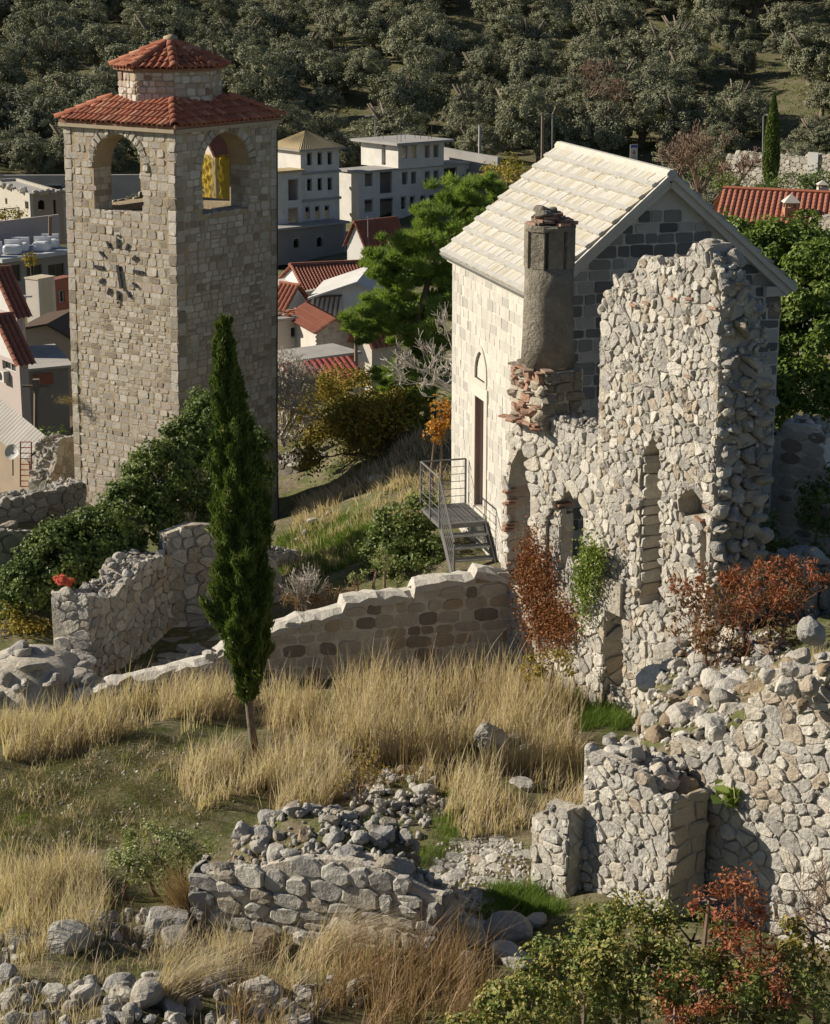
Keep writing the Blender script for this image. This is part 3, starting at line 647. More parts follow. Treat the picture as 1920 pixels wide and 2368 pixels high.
masonry(chapel, fE, courses(0, CL, .2, CHh-.02, (.2, .3), (.26, .5)), None, STONE_C, (.005, .012), .012, .008, .05, .02, limit=0, rest='far_side_blocks', smooth=False)
# door case, door, tympanum
b = MB(); b.fbox(fW, du0-jw, du0, dv0-.02, dv1, -.12, .03); b.build('door_jamb', TRIM_C, chapel)
b = MB(); b.fbox(fW, du1, du1+jw, dv0-.02, dv1, -.12, .03); b.build('door_jamb', TRIM_C, chapel)
b = MB(); b.fbox(fW, du0-jw-.04, du1+jw+.04, dv1, dv1+.3, -.12, .045); b.build('lintel', TRIM_C, chapel)
b = MB(); b.fbox(fW, du0-jw, du1+jw, dv0-.28, dv0-.02, -.3, .06); b.build('door_sill', TRIM_C, chapel)
b = MB(); b.fbox(fW, du0, (du0+du1)/2-.008, dv0-.02, dv1, -.24, -.18); b.fbox(fW, (du0+du1)/2+.008, du1, dv0-.02, dv1, -.24, -.18)
for i in range(4): b.fbox(fW, du0+.06, (du0+du1)/2-.07, dv0+.1+i*.58, dv0+.56+i*.58, -.2, -.165); b.fbox(fW, (du0+du1)/2+.07, du1-.06, dv0+.1+i*.58, dv0+.56+i*.58, -.2, -.165)
dr = b.build('door', DOOR_R, chapel)
b = MB(); b.box(fW.P((du0+du1)/2+.06, dv0+1.05, -.15), (.03, .14, .05), fW.U, fW.V); b.build('door_handle', BLACK_M, dr)
b = MB(); b.core(fW, arch(du0-.045, du1+.045, dv1+.43, dv1+.62, 12, .25), [], -.035, -.3); b.build('tympanum', MORTAR_C, chapel)
b = MB(); b.core(fW, arch(du0-.17, du1+.17, dv1+.301, dv1+.62, 12, .25), [tymp], .03, -.1); b.build('arch_frame', TRIM_C, chapel)
# cornices and roof slabs
for f, L in ((fW, CL), (fE, CL)):
    b = MB(); b.fbox(f, -.18, L+.18, CHh-.15, CHh-.02, -.45, .09); b.fbox(f, -.2, L+.2, CHh-.02, CHh+.07, -.45, .15); b.build('cornice', TRIM_C, chapel)
STRIP = m_stone('grey_mortar_strip', [(.36, .35, .325), (.43, .42, .39), (.31, .30, .28)], 3, use_rnd=False, bump=.5)
EDGE = m_stone('grey_butt_edge', [(.20, .195, .18), (.27, .265, .245)], 3, use_rnd=False, bump=.3)
hw = CW/2+.14; sl_len = math.hypot(hw, RISE+.12); NR = 10
def slope(fside, single):
    S = nrm(-fside.N*hw+Z*(RISE+.12)); n = np.cross(fside.U, S); n = n if n[2] > 0 else -n
    o = fside.P(0, CHh+.0, .14)+n*.02; ex = sl_len/NR; stf = MB()
    b = MB(); b.box(o+S*sl_len/2+fside.U*CL/2-n*.03, (CL+.3, sl_len-.05, .1), fside.U, S); b.build('roof_deck', TRIM_C, chapel)
    for r_ in range(NR):
        b = MB(); b.box(o+S*(r_*ex-.068)+fside.U*CL/2+n*.04, (CL+.38, .04, .14), fside.U, S, n); b.build('course_edge', EDGE, chapel)
        Sq0 = nrm(S-n*.13); nq0 = np.cross(fside.U, Sq0); nq0 = nq0 if nq0[2] > 0 else -nq0; b = MB(); b.box(o+S*(r_*ex)+Sq0*.012+fside.U*CL/2+nq0*.160, (CL+.41, .11, .02), fside.U, Sq0, nq0); b.build('mortar_strip', STRIP, chapel)
        u = -.2
        while u < CL+.2-.05:
            wd = rng.uniform(.14, .27)
            if u+wd > CL+.08: wd = CL+.2-u
            Sq = nrm(S-n*.13); nq = np.cross(fside.U, Sq); nq = nq if nq[2] > 0 else -nq; hl = ex+.1
            c = o+fside.U*(u+wd/2)+S*(r_*ex)+Sq*(hl/2-.05+rng.uniform(-.008, .008))+nq*(.10+rng.uniform(-.006, .006))
            q = MB() if single else stf
            q.box(c, (wd-.006, hl, .11), fside.U+Sq*rng.normal(0, .008), Sq, nq)
            if single: q.build('roof_slab', SLAB, chapel)
            u += wd
    if not single: stf.build('far_slope_slabs', SLAB, chapel, kind='stuff')
slope(fW, True); slope(fE, False)
b = MB(); top = c0+cdR*CW/2+Z*(CHh+RISE+.2); b.tube([top-cdF*.27, top+cdF*(CL+.27)], .13, 8); b.build('ridge_stone', SLAB, chapel)
for sgn in (-1, 1):     # raking cornice on the gable
    a = fG.P(CW/2, CHh+RISE+.02, .1); e = fG.P(CW/2+sgn*(hw-.05), CHh-.1, .1); d = nrm(e-a); n_ = nrm(np.cross(d, fG.N)); n_ = n_ if n_[2] > 0 else -n_
    b = MB(); b.box((a+e)/2+n_*.02, (np.linalg.norm(e-a), .16, .24), d, n_); b.box((a+e)/2+n_*.14+fG.N*.04, (np.linalg.norm(e-a)+.1, .1, .3), d, n_); b.build('raking_cornice', TRIM_C, chapel)
b = MB(); b.fbox(fG, CW-.28, CW+.005, CHh-.62, CHh-.3, -.1, .02); b.build('block', BRICK, chapel)['label'] = 'reddish corner block below the eaves'
# metal stair and landing beside the door
stair = thing('metal_staircase', 'grey metal landing and stairs with railing at the chapel door', 'staircase', fW.P(du0, dv0-1.5, .6))
pu0 = fW.uv(1086, 1172)[0]-.12; pu1 = fW.uv(1128, 1216)[0]+.1; pv = dv0-.1; pn = 1.22
b = MB(); b.fbox(fW, pu0, pu1, pv-.13, pv-.045, pn-.05, pn); b.fbox(fW, pu0, pu1, pv-.13, pv-.045, .07, .12); b.fbox(fW, pu0, pu0+.05, pv-.13, pv-.045, .12, pn-.05); b.fbox(fW, pu1-.05, pu1, pv-.13, pv-.045, .12, pn-.05); b.build('landing_frame', STEEL_D, stair)
def grate(name, u0, u1, v, n0, n1, k):
    b = MB()
    for i in range(k): u = u0+(u1-u0)*(i+.5)/k; b.fbox(fW, u-.006, u+.006, v-.03, v, n0, n1)
    for i in range(int((n1-n0)/.1)+1): n = n0+(n1-n0)*i/int((n1-n0)/.1); b.fbox(fW, u0, u1, v-.012, v-.003, n-.006, n+.006)
    b.fbox(fW, u0-.02, u0, v-.04, v+.003, n0, n1); b.fbox(fW, u1, u1+.02, v-.04, v+.003, n0, n1); return b.build(name, STEEL, stair)
grate('landing_grating', pu0+.05, pu1-.05, pv, .08, pn-.04, 34)
NS = 5; rs, rn_ = .235, .235
for i in range(NS): grate('step', pu1+.05+i*rn_, pu1+.05+i*rn_+.22, pv-rs*(i+1), .13, pn-.06, 7)
for n in (.09, pn-.03):
    a = fW.P(pu1-.05, pv-.10, n); e = fW.P(pu1+NS*rn_+.05, pv-.10-rs*(NS+.1), n); d = nrm(e-a)
    b = MB(); b.box((a+e)/2, (np.linalg.norm(e-a), .18, .03), d, np.cross(fW.N, d)); b.build('stringer', STEEL_D, stair)
RH = 1.12
def post(u, v0, v1, n, r=.022):
    b = MB(); b.fbox(fW, u-r, u+r, v0, v1, n-r, n+r); b.build('railing_post', STEEL_D, stair)
eu, ev = pu1+NS*rn_, pv-rs*NS
post(pu0+.03, pv-.12, pv+RH, pn); post(pu1-.05, pv-.12, pv+RH, pn); post(eu, ev-.05, ev+RH*.9, pn); post(pu0+.03, pv, pv+RH, .08); post((pu0+pu1)/2, pv-.12, pv+RH, pn)
def rail(name, p, q, r=.011): b = MB(); b.tube([p, q], r, 6); b.build(name, STEEL_D, stair)
for i in range(6):
    v = pv+RH*(i+1)/6; r = .024 if i == 5 else .009
    rail('handrail' if i == 5 else 'rail', fW.P(pu0+.03, v, .08), fW.P(pu0+.03, v, pn), r); rail('handrail' if i == 5 else 'rail', fW.P(pu0+.03, v, pn), fW.P(pu1-.05, v, pn), r)
    rail('handrail' if i == 5 else 'rail', fW.P(pu1-.05, v, pn), fW.P(eu, v-rs*NS-.05, pn), r)
b = MB(); b.fbox(fW, eu-.15, eu+.3, ev-.75, ev-rs*.2-.12, .1, pn+.05); b.build('concrete_foot', MORTAR_M, stair)
# ================================================================= ruins
def px(f, L, n=0): return [f.uv(*q, n) for q in L]
def toprocks(parent, f, line, th, size, mt, rg=rng, step=1.25, n0=0, name='cap_stone', flat=.75, dv=0):
    line = [A(p) for p in line]
    for a, c in zip(line[:-1], line[1:]):
        L = np.linalg.norm(c-a); k = max(1, int(L/(size*step)))
        rows = max(1, int(th/(size*1.5)))
        for i in range(k):
            for j in range(rows):
                p = a+(c-a)*(i+rg.random())/k; s = size*rg.uniform(.65, 1.2)*.58
                rock(parent, f.P(p[0], p[1]+dv+s*rg.uniform(-.35, .25), n0-th*(j+rg.uniform(.3, .7))/rows), s, mt, name, rg, flat)
def toprubble(t, f, line, th, mt, dens=70, size=(.03, .09), dv=-.08):
    b = MB(); P = []
    for a, c in zip(line[:-1], line[1:]):
        L = math.hypot(c[0]-a[0], c[1]-a[1])
        for _ in range(int(L*th*dens)+1): q = rng.random(); P.append(f.P(a[0]+(c[0]-a[0])*q, a[1]+(c[1]-a[1])*q+dv+rng.uniform(-.03, .06), -th*rng.random()))
    rubble(b, P, rng.uniform(*size, len(P))); b.build('loose_rubble', mt, t, False, kind='stuff')
def facerubble(t, f, out, holes, mt, dens=9, size=(.018, .05), n=.008):
    ins = inpoly(out); hs = [inpoly(h) for h in holes]; us = [p[0] for p in out]; vs = [p[1] for p in out]; P = []
    for _ in range(int((max(us)-min(us))*(max(vs)-min(vs))*dens)):
        u, v = rng.uniform(min(us), max(us)), rng.uniform(min(vs), max(vs))
        if ins(u, v) and not any(h(u, v) for h in hs): P.append(f.P(u, v, n+rng.uniform(-.01, .03)))
    b = MB(); rubble(b, P, rng.uniform(*size, len(P))); b.build('joint_chips', mt, t, False, kind='stuff')
def coping(t, f, line, th, mt, step=.17):
    """rough continuous mortar capping along the top of a wall"""
    b = MB(); pts = []
    for a, c in zip(line[:-1], line[1:]):
        k = max(1, int(math.hypot(c[0]-a[0], c[1]-a[1])/step)); pts += [(a[0]+(c[0]-a[0])*i/k, a[1]+(c[1]-a[1])*i/k) for i in range(k)]
    pts.append(line[-1]); ns = [.05, .03, -th*.3, -th*.7, -th-.03, -th-.05]; hs = [-.1, .02, .09, .09, .02, -.1]
    V = [f.P(u+rng.normal(0, .03), v+h_+rng.normal(0, .026), n_+rng.normal(0, .025)) for u, v in pts for n_, h_ in zip(ns, hs)]; k = len(ns)
    b.add(V, [A([[i*k+j, (i+1)*k+j, (i+1)*k+j+1, i*k+j+1] for i in range(len(pts)-1) for j in range(k-1)])]); b.build('coping', mt, t)
def wallthing(name, label, f, out, th, mort, stone, cell, cat='wall', holes=(), limit=150, d=(.004, .038), gap=.013, bev=.024, cut=.28, bulge=.06, asp=1.35, tops=None, tsize=.3, coursed=None, drop=.15, ends=True, n0=0, group=None, topmat=None, keepx=None, tflat=.75, trub=70, wav=.018, cope=None, edge=False):
    """a rubble wall: mortar core, single stones on the face and the ends, loose stones on top; outlines are (u,v) in its plane"""
    us = [p[0] for p in out]; vs = [p[1] for p in out]
    t = thing(name, label, cat, f.P((min(us)+max(us))/2, min(vs), -th/2), group)
    b = MB(); b.core(f, out, holes, n0, n0-min(.16, th*.4)); b.core(f, [(p[0], p[1]-.13 if p[1] > min(vs)+.3 else p[1]) for p in out], holes, n0-min(.16, th*.4)-.001, n0-th); b.build('mortar_core', mort, t)
    ins = inpoly(out); hs = [inpoly(h) for h in holes]
    cells = coursed if coursed is not None else voro(min(us), max(us), min(vs), max(vs), cell, asp, drop=drop)
    fk = f.sh(0, 0, n0)
    masonry(t, fk, cells, lambda u, v: ins(u, v) and not any(h(u, v) for h in hs) and (keepx is None or keepx(u, v)), stone, d, gap, bev, cut, bulge, limit, wav=wav)
    if wav: facerubble(t, fk, out, holes, stone)
    if ends:
        for right in (True, False):
            ue = max(us) if right else min(us); vv = [p[1] for p in out if abs(p[0]-ue) < .3]
            if max(vv)-min(vv) < .2: continue
            fe = fk.side(ue) if right else Fr(fk.P(ue, 0, -th), f.N, f.V)
            masonry(t, fe, voro(0, th, min(vv), max(vv), cell, asp), lambda u, v, a=min(vv), c=max(vv): 0 < u < th and a < v < c, stone, d, gap, bev, cut, bulge, min(60, limit) if (fe.N@(CAM-fe.o)) > 0 else 0, name='end_stone', rest='small_end_stone')
    if edge:
        for ue_ in (min(us), max(us)):
            v_, vm = min(vs)+.1, max(p[1] for p in out if abs(p[0]-ue_) < .3)
            while v_ < vm:
                s_ = rng.uniform(.09, .15); rock(t, fk.P(ue_-math.copysign(s_*.72, ue_-(min(us)+max(us))/2), v_, -s_*.72), A([s_*1.1, s_, s_*.9]), stone, 'corner_stone', full=False); v_ += s_*rng.uniform(1.5, 2.1)
    if cope: coping(t, fk, tops, th, cope); toprocks(t, fk, tops, th, .3, cope, flat=.35, step=2.6)
    elif tops:
        toprocks(t, fk, tops, th, tsize, topmat or stone, flat=tflat); trub and toprubble(t, fk, tops, th, topmat or stone, trub)
    return t
# ---- tall ruin and the wall it continues
RT0 = A([3.66, 37.0, 2.6]); fT = Fr(RT0, (.5, -.866, 0))
ue = fT.uv(1665, 850)[0]
top_T = px(fT, [(1392, 698), (1413, 672), (1430, 645), (1466, 634), (1478, 600), (1520, 598), (1530, 622), (1560, 600), (1598, 592), (1612, 562), (1640, 566)])
nich = px(fT, [(1479, 1400), (1479, 1110), (1486, 1055), (1513, 992), (1524, 1035), (1531, 1100), (1531, 1400)]); hol = px(fT, [(1572, 1195), (1568, 1155), (1600, 1118), (1628, 1150), (1640, 1190)]); grv = px(fT, [(1619, 1345), (1619, 1200), (1634, 1200), (1634, 1345)])
low = px(fT, [(1398, 1590), (1398, 1402), (1442, 1402), (1442, 1590)])
_l = fT.uv(1392, 698)[0]
out_T = [(_l, 0)]+top_T+[(fT.uv(1648, 610)[0], fT.uv(1648, 620)[1]), (ue-.1, fT.uv(1668, 690)[1]), (ue, fT.uv(1668, 760)[1]), (ue, 0)]
out_T[1] = (_l, top_T[0][1])
ruin = thing('ruined_wall', 'tall ragged ruin wall of pale rubble stone with a narrow arched niche', 'ruin', fT.P(ue/2, 0, -.6))
THK = 1.2
b = MB(); b.core(fT, out_T, [nich, low, hol, grv], 0, -.52); b.build('mortar_core', MORTAR_R, ruin)
for n0_, n1_, dz in ((-.521, -.86, .75), (-.861, -THK, 1.75)): b = MB(); b.core(fT, [(p[0]-(.1 if p[0] > ue-.2 else 0), max(p[1]-dz, 0) if p[1] > 1 else p[1]) for p in out_T], [], n0_, n1_); b.build('mortar_core', MORTAR_R, ruin)
toprubble(ruin, fT, [(p[0], p[1]-.1) for p in top_T]+[(ue, fT.uv(1668, 640)[1]), (ue, fT.uv(1668, 720)[1])], .5, STONE_R, 150, (.04, .13))
toprubble(ruin, fT.sh(0, 0, -.5), [(p[0], p[1]-.8) for p in top_T], .36, STONE_R, 90, (.04, .14)); toprubble(ruin, fT.sh(0, 0, -.86), [(p[0], p[1]-1.8) for p in top_T], .36, STONE_G, 90, (.04, .14))
iT, iN, iL, iH, iG = inpoly(out_T), inpoly(nich), inpoly(low), inpoly(hol), inpoly(grv); us = [p[0] for p in out_T]; vmax = max(p[1] for p in out_T)
ins_n = inpoly([(p[0]-.06 if i < 3 else p[0], p[1]) for i, p in enumerate(nich)])
vsplit = fT.uv(1500, 860)[1]
masonry(ruin, fT, voro(_l, ue, 0, vmax, .165, 1.1, drop=.28), lambda u, v: iT(u, v) and not iN(u, v) and not iL(u, v) and not iH(u, v) and not iG(u, v), STONE_R, (.002, .04), .013, .02, .29, .08, limit=290, tilt=.9, wav=.02)
facerubble(ruin, fT, out_T, [nich, low, hol, grv], STONE_R, 10)
masonry(ruin, fT.sh(0, 0, -.52), voro(_l, ue, 0, vmax, .27, 1.0), lambda u, v: iN(u, v) or iL(u, v) or iH(u, v), STONE_R, (.015, .05), .014, .04, .22, .15, limit=60, name='niche_stone')
# niche jamb: long flat stones laid in courses
vj = nich[1][1]; uj = nich[0][0]
masonry(ruin, fT.side(uj), courses(.0, .5, nich[0][1], vj+.5, (.16, .3), (.34, .52), skew=.02), None, STONE_R, (.01, .05), .016, .035, .16, .15, limit=60, name='jamb_stone')
masonry(ruin, fT.side(low[0][0]), courses(.0, .5, 0, low[1][1], (.3, .5), (.5, .52)), None, MORTAR_R, (.0, .02), .016, .03, .15, .1, limit=20, name='jamb_stone')
b = MB(); q = px(fT, [(1393, 1398), (1447, 1398), (1447, 1348), (1393, 1348)]); b.fbox(fT, q[0][0], q[1][0], q[0][1], q[2][1], -.45, .14); b.build('lintel', STONE_G, ruin)
# broken right end: deep ragged rubble with big squared stones at both edges
fEnd = fT.side(ue)
vt = fT.uv(1668, 700)[1]
masonry(ruin, fEnd, voro(0, THK, 0, vt+.4, .24, 1.1), lambda u, v: .05 < u < THK-.1 and v < vt+.35-max(0, u-.45)*2.5, STONE_G, (.02, .16), .012, .04, .2, .1, limit=140, name='core_stone', tilt=.6)
rg = np.random.default_rng(3)
for i in range(17):
    v = vt-.05-i*.37
    if v < .3: break
    grow = min(1, max(0, (vt-v)/2.6))
    s = A([rg.uniform(.17, .27), rg.uniform(.17, .25), rg.uniform(.13, .19)])
    if v < vt-1.35: rock(ruin, fEnd.P(THK-.12+rg.uniform(-.1, .08), v, -.04+.12*grow), s, STONE_G, 'end_stone', rg)
    s = A([rg.uniform(.13, .2), rg.uniform(.15, .22), rg.uniform(.12, .17)])
    rock(ruin, fEnd.P(.14+rg.uniform(-.05, .1), v-.12, -.06+.1*grow), s, STONE_R, 'end_stone', rg)
for (X, Y, r_, dn) in [(1696, 600, 28, .4), (1690, 640, 32, .6), (1700, 670, 26, .9), (1716, 690, 32, 1.0), (1672, 655, 30, .35), (1640, 575, 26, .3), (1668, 575, 24, .8), (1496, 604, 28, .2), (1497, 640, 30, .35), (1540, 640, 34, .3), (1575, 610, 26, .5), (1580, 622, 24, .2), (1445, 655, 26, .3), (1435, 690, 24, .5), (1405, 715, 22, .3), (1610, 585, 22, .4), (1632, 640, 26, .5), (1730, 730, 30, 1.0), (1742, 765, 26, 1.05), (1680, 700, 24, .6), (1755, 715, 22, 1.2)]:
    d = ray(X, Y); pu = fT.uv(X, Y, -dn); rock(ruin, fT.P(pu[0], pu[1], -dn), r_/112*rng.uniform(.95, 1.1), STONE_G if rng.random() < .5 else STONE_R, 'cap_stone', flat=.85)
toprocks(ruin, fT, [(p[0], p[1]-.06) for p in top_T], .5, .34, STONE_R)
b = MB(); P = [fEnd.P(rng.uniform(0, THK), rng.uniform(0, vt), rng.uniform(0, .12)) for _ in range(350)]; rubble(b, P, rng.uniform(.03, .085, 350)); b.build('loose_rubble', STONE_R, ruin, True, kind='stuff')
bk = MB()
for (X, Y) in [(1470, 705), (1600, 690), (1655, 712), (1597, 870), (1620, 1200), (1640, 1170), (1560, 690), (1500, 700)]:
    q = fT.uv(X, Y); bk = MB(); bk.box(fT.P(*q, .0), (.2, .045, .16), fT.U+fT.V*rng.normal(0, .1), fT.V, fT.N); bk.build('brick', BRICK, ruin)
# ---- lower wall beside it, with a narrow pointed slot and a broken window
fL = fT.sh(0, 0, -.05)
ol = px(fL, [(1155, 1600), (1405, 1600), (1405, 1012), (1380, 1006), (1340, 992), (1290, 975), (1240, 972), (1205, 968), (1186, 992), (1168, 1120), (1160, 1340)]); ol[0] = (ol[0][0], 0); ol[1] = (ol[1][0], 0)
slot = px(fL, [(1173, 1345), (1172, 1140), (1182, 1075), (1214, 1008), (1224, 1060), (1228, 1130), (1230, 1345)])
hw_ = px(fL, [(1262, 1330), (1262, 1195), (1285, 1155), (1325, 1128), (1348, 1150), (1352, 1300)])
lowr = wallthing('ruined_wall', 'lower plastered rubble ruin wall with pointed slot under the octagonal chimney', fL, ol, .62, MORTAR_R, STONE_R, .23, 'ruin', [slot, hw_], 150, (.004, .045), .014, .03, tops=ol[2:10], tsize=.26, drop=.3, asp=1.1)
b = MB(); P = []
for _ in range(260):
    q = rng.random(); u = ol[7][0]+(ol[2][0]-ol[7][0])*q; P.append(fL.P(u, np.interp(u, [p[0] for p in ol[7:1:-1]], [p[1] for p in ol[7:1:-1]])+.05, -rng.uniform(0, .6)))
rubble(b, P, rng.uniform(.03, .09, 260)); b.build('loose_rubble', STONE_G, lowr, True, kind='stuff')
pinkst = m_stone('pinkish_plaster_stone', [(.42, .33, .26), (.46, .38, .30), (.38, .29, .22), (.45, .36, .27)], 4, bump=.6)
fr_s = fL.side(slot[1][0]); masonry(lowr, fr_s, courses(0, .6, slot[0][1], slot[1][1]+.55, (.14, .3), (.22, .6), skew=.02), None, pinkst, (.005, .06), .012, .03, .2, .12, limit=40, name='jamb_stone', tilt=.6)
for i in range(10): b = MB(); b.box(fr_s.P(rng.uniform(.0, .12), slot[0][1]+rng.uniform(.1, 2.3), .05), (.26, .04, .14), fr_s.U, fr_s.V, fr_s.N); b.build('brick', BRICK, lowr)
# pier standing in the window hole, capped with bricks
q = px(fL, [(1258, 1330), (1330, 1330), (1330, 1190), (1258, 1190)], -.1)
pier = wallthing('stone_pier', 'short stone pier with thin brick cap before the broken window', fL.sh(q[0][0], q[0][1]-.3, -.1), [(0, 0), (.62, 0), (.62, q[2][1]-q[0][1]+.3), (0, q[2][1]-q[0][1]+.3)], .3, MORTAR_R, STONE_R, .3, 'pier', limit=30)
for i in range(4): b = MB(); b.box(fL.P(q[0][0]+.16*i+.06, q[2][1]+.03+.04*(i % 2), -.2), (.15, .05, .34), fL.U, fL.V, fL.N); b.build('brick', BRICK, pier)
ob = px(fT, [(1160, 1600), (1396, 1600), (1396, 1392), (1330, 1372), (1240, 1362), (1160, 1348)], .12); ob[0] = (ob[0][0], 0); ob[1] = (ob[1][0], 0)
base = wallthing('base_wall', 'low pale rubble wall base overgrown with red and green creeper', fT.sh(0, 0, .12), ob, .9, MORTAR_R, STONE_R, .27, 'wall', limit=80, tops=ob[2:], tsize=.26)
# ---- octagonal chimney
CHM = m_stone('weathered_render', [(.19, .167, .132), (.26, .232, .187), (.13, .114, .09)], 2.2, use_rnd=False, bump=1.3, bs=12, bd=.06, amp=(.5, 1.5), patch=[((.36, .33, .28), 4, .55, .66, .7), ((.09, .08, .07), 1.6, .56, .72, .6)])
cp = fL.P(*fL.uv(1266, 845, -.3), -.3)
chim = thing('stone_chimney', 'dark weathered octagonal chimney column with slotted top and broken brick cap', 'chimney', cp)
def octa(r, z, a0=R(12), k=8, j=0): return [cp+A([math.cos(a0+2*math.pi*i/k), math.sin(a0+2*math.pi*i/k), 0])*r*(1+rng.normal(0, j))+Z*z for i in range(k)]
def rings(rs, zs, k=12, a0=R(12), j=0):
    b = MB(); V = []
    for r_, z in zip(rs, zs): V += octa(r_, z, a0, k, j)
    f = [[i*k+q, i*k+(q+1) % k, (i+1)*k+(q+1) % k, (i+1)*k+q] for i in range(len(rs)-1) for q in range(k)]
    V += [cp+Z*zs[0], cp+Z*zs[-1]]; n = len(rs)*k
    return b.add(V, [A(f), A([[(q+1) % k, q, n] for q in range(k)]), A([[(len(rs)-1)*k+q, (len(rs)-1)*k+(q+1) % k, n+1] for q in range(k)])])
rings([.575, .55, .53, .52], [-.02, .6, 1.5, 2.1], j=.012).build('shaft', CHM, chim, True)
for i in range(8):
    a = R(12)+i*math.pi/4; d = A([math.cos(a), math.sin(a), 0]); b = MB(); b.box(cp+d*.43+Z*2.49, (.15, .31, .8), d, np.cross(Z, d)); b.build('slot_post', CHM, chim)
rings([.40, .40], [2.1, 2.85]).build('flue', m_plain('slot_shade', (.035, .03, .026), .95), chim)  # near-black solid core: the shade inside the slots, put in as colour
rings([.54, .55, .52], [2.85, 2.93, 2.97], j=.02).build('cap_course', CHM, chim)
for lv in range(4):
    for i in range(11-lv*2):
        a = rng.uniform(0, 6.28); r_ = .44-.09*lv; d = A([math.cos(a), math.sin(a), 0]); b = MB(); b.box(cp+d*r_*rng.uniform(.8, 1.08)+Z*(3.0+.055*lv), (.2*rng.uniform(.7, 1.2), .26*rng.uniform(.7, 1.2), .05), d+A([0, 0, rng.normal(0, .1)]), np.cross(Z, d)); b.build('brick', BRICK if rng.random() < .55 else CHM, chim)
for i in range(7): rock(chim, cp+A([rng.normal(0, .18), rng.normal(0, .18), 3.2+rng.uniform(-.05, .05)]), .17, CHM, 'cap_stone', flat=.5)
# chimney base: thin bricks and stones
bp_ = MB(); bp_.box(cp-Z*.62, (1.2, 1.0, 1.2), fT.U, -fT.N); bp_.build('base_core', MORTAR_R, chim)
fb1 = Fr(cp-fT.U*.6+fT.N*.5-Z*1.22, fT.U); masonry(chim, fb1, courses(0, 1.2, 0, 1.2, (.06, .2), (.15, .4), skew=.02), None, m_stone('mixed_brick_stone', [(.34, .21, .15), (.45, .39, .31), (.38, .33, .26), (.31, .19, .135), (.47, .42, .34), (.33, .28, .22)], 4, bump=.7), (.02, .1), .012, .03, .15, .2, limit=60, name='base_stone', tilt=.7)
fb2 = fb1.side(1.2); masonry(chim, fb2, courses(0, 1.0, 0, 1.2, (.1, .26), (.2, .5), skew=.03), None, CHM, (.02, .1), .012, .03, .15, .2, limit=30, name='base_stone', tilt=.7)
for i in range(26):
    a = rng.uniform(0, 1.2); b = MB(); b.box(fb1.P(a, 1.2+rng.uniform(-.02, .07), rng.uniform(-.9, .12)), (.28, .045, .2), fT.U+fT.N*rng.normal(0, .5)+Z*rng.normal(0, .08), Z); b.build('brick', BRICK if rng.random() < .6 else CHM, chim)
for i in range(12): b = MB(); b.box(fb1.P(rng.uniform(-.08, 1.1), rng.uniform(0, .1), rng.uniform(.02, .14)), (.26, .04, .2), fT.U+fT.N*rng.normal(0, .5), Z); b.build('brick', BRICK, chim)
# ---- dark wall right of the chapel
fK = FRp(at(1792, 1290, 42.3), at(1925, 1300, 41.4)); fK.o[2] = 3.4
ok = px(fK, [(1780, 1300), (1925, 1300), (1925, 1110), (1893, 1020), (1878, 985), (1812, 978), (1806, 1005), (1780, 1012)]); ok[0] = (ok[0][0], 0); ok[1] = (ok[1][0], 0)
wallthing('shaded_wall', 'brown stone wall in deep shade right of the chapel', fK, ok, 1.0, MORTAR_M, STONE_M, .3, limit=80, d=(.01, .03), wav=0, tops=ok[3:], tsize=.26, coursed=courses(0, 4, 0, 6, (.22, .36), (.3, .6)), topmat=STONE_R)
# ---- ruined heap wall right below the tall ruin
fQ = FRp(at(1712, 1440, 35.2), at(1890, 1440, 34.2)); fQ.o[2] = 4.6
oq = px(fQ, [(1712, 1500), (1890, 1500), (1885, 1330), (1850, 1290), (1800, 1285), (1780, 1320), (1735, 1345), (1712, 1400)])
wallthing('broken_wall', 'broken stub of grey rubble wall behind the reddish shrub', fQ, oq, .8, MORTAR_R, STONE_G, .36, limit=60, d=(.04, .12), tops=oq[2:], tsize=.4)
# ---- near right wall in two leaves
U1 = A([.643, -.766, 0]); D0 = A([2.56, 26.6, 3.2]); f1 = Fr(D0, U1); L1 = reach(D0+Z*2.5, U1, 1548)
o1 = [(0, 0), (L1, 0), (L1, f1.uv(1548, 1850)[1]), (L1-.35, f1.uv(1505, 1842)[1])]+px(f1, [(1495, 1800), (1440, 1765), (1395, 1745), (1362, 1735)])+[(0, f1.uv(1346, 1735)[1])]
d1 = wallthing('rubble_wall', 'near pale rubble wall with squared corner blocks and heaped broken top', f1, o1, .8, MORTAR_R, STONE_R, .205, 'wall', limit=130, d=(.003, .04), gap=.014, bev=.024, cut=.29, bulge=.06, asp=1.1, ends=False, tops=o1[3:], tsize=.34, edge=True)
fe = f1.side(L1); masonry(d1, fe, courses(0, .75, 0, o1[2][1], (.26, .45), (.26, .6), skew=.03), None, m_stone('squared_corner_stone', [(.40, .345, .27), (.44, .385, .31), (.37, .325, .26)], 3, bump=.6), (.02, .07), .012, .035, .16, .1, limit=30, name='corner_block', tilt=.6)
D2 = f1.P(L1+.02, -.2, -.95); f2 = Fr(D2, U1); L2 = reach(D2+Z*3, U1, 1990)
o2 = [(-.9, 0), (L2, 0), (L2, f2.uv(1985, 1540)[1])]+px(f2, [(1900, 1545), (1830, 1545), (1770, 1585), (1730, 1660), (1690, 1700), (1655, 1740)])+[(-.9, f2.uv(1655, 1745)[1])]
d2 = wallthing('rubble_wall', 'tall pale rubble wall at the right edge with boulder resting on top', f2, o2, .8, MORTAR_R, STONE_R, .205, 'wall', limit=170, d=(.003, .05), gap=.014, bev=.024, cut=.29, bulge=.06, asp=1.2, ends=True, tops=o2[2:], tsize=.36)
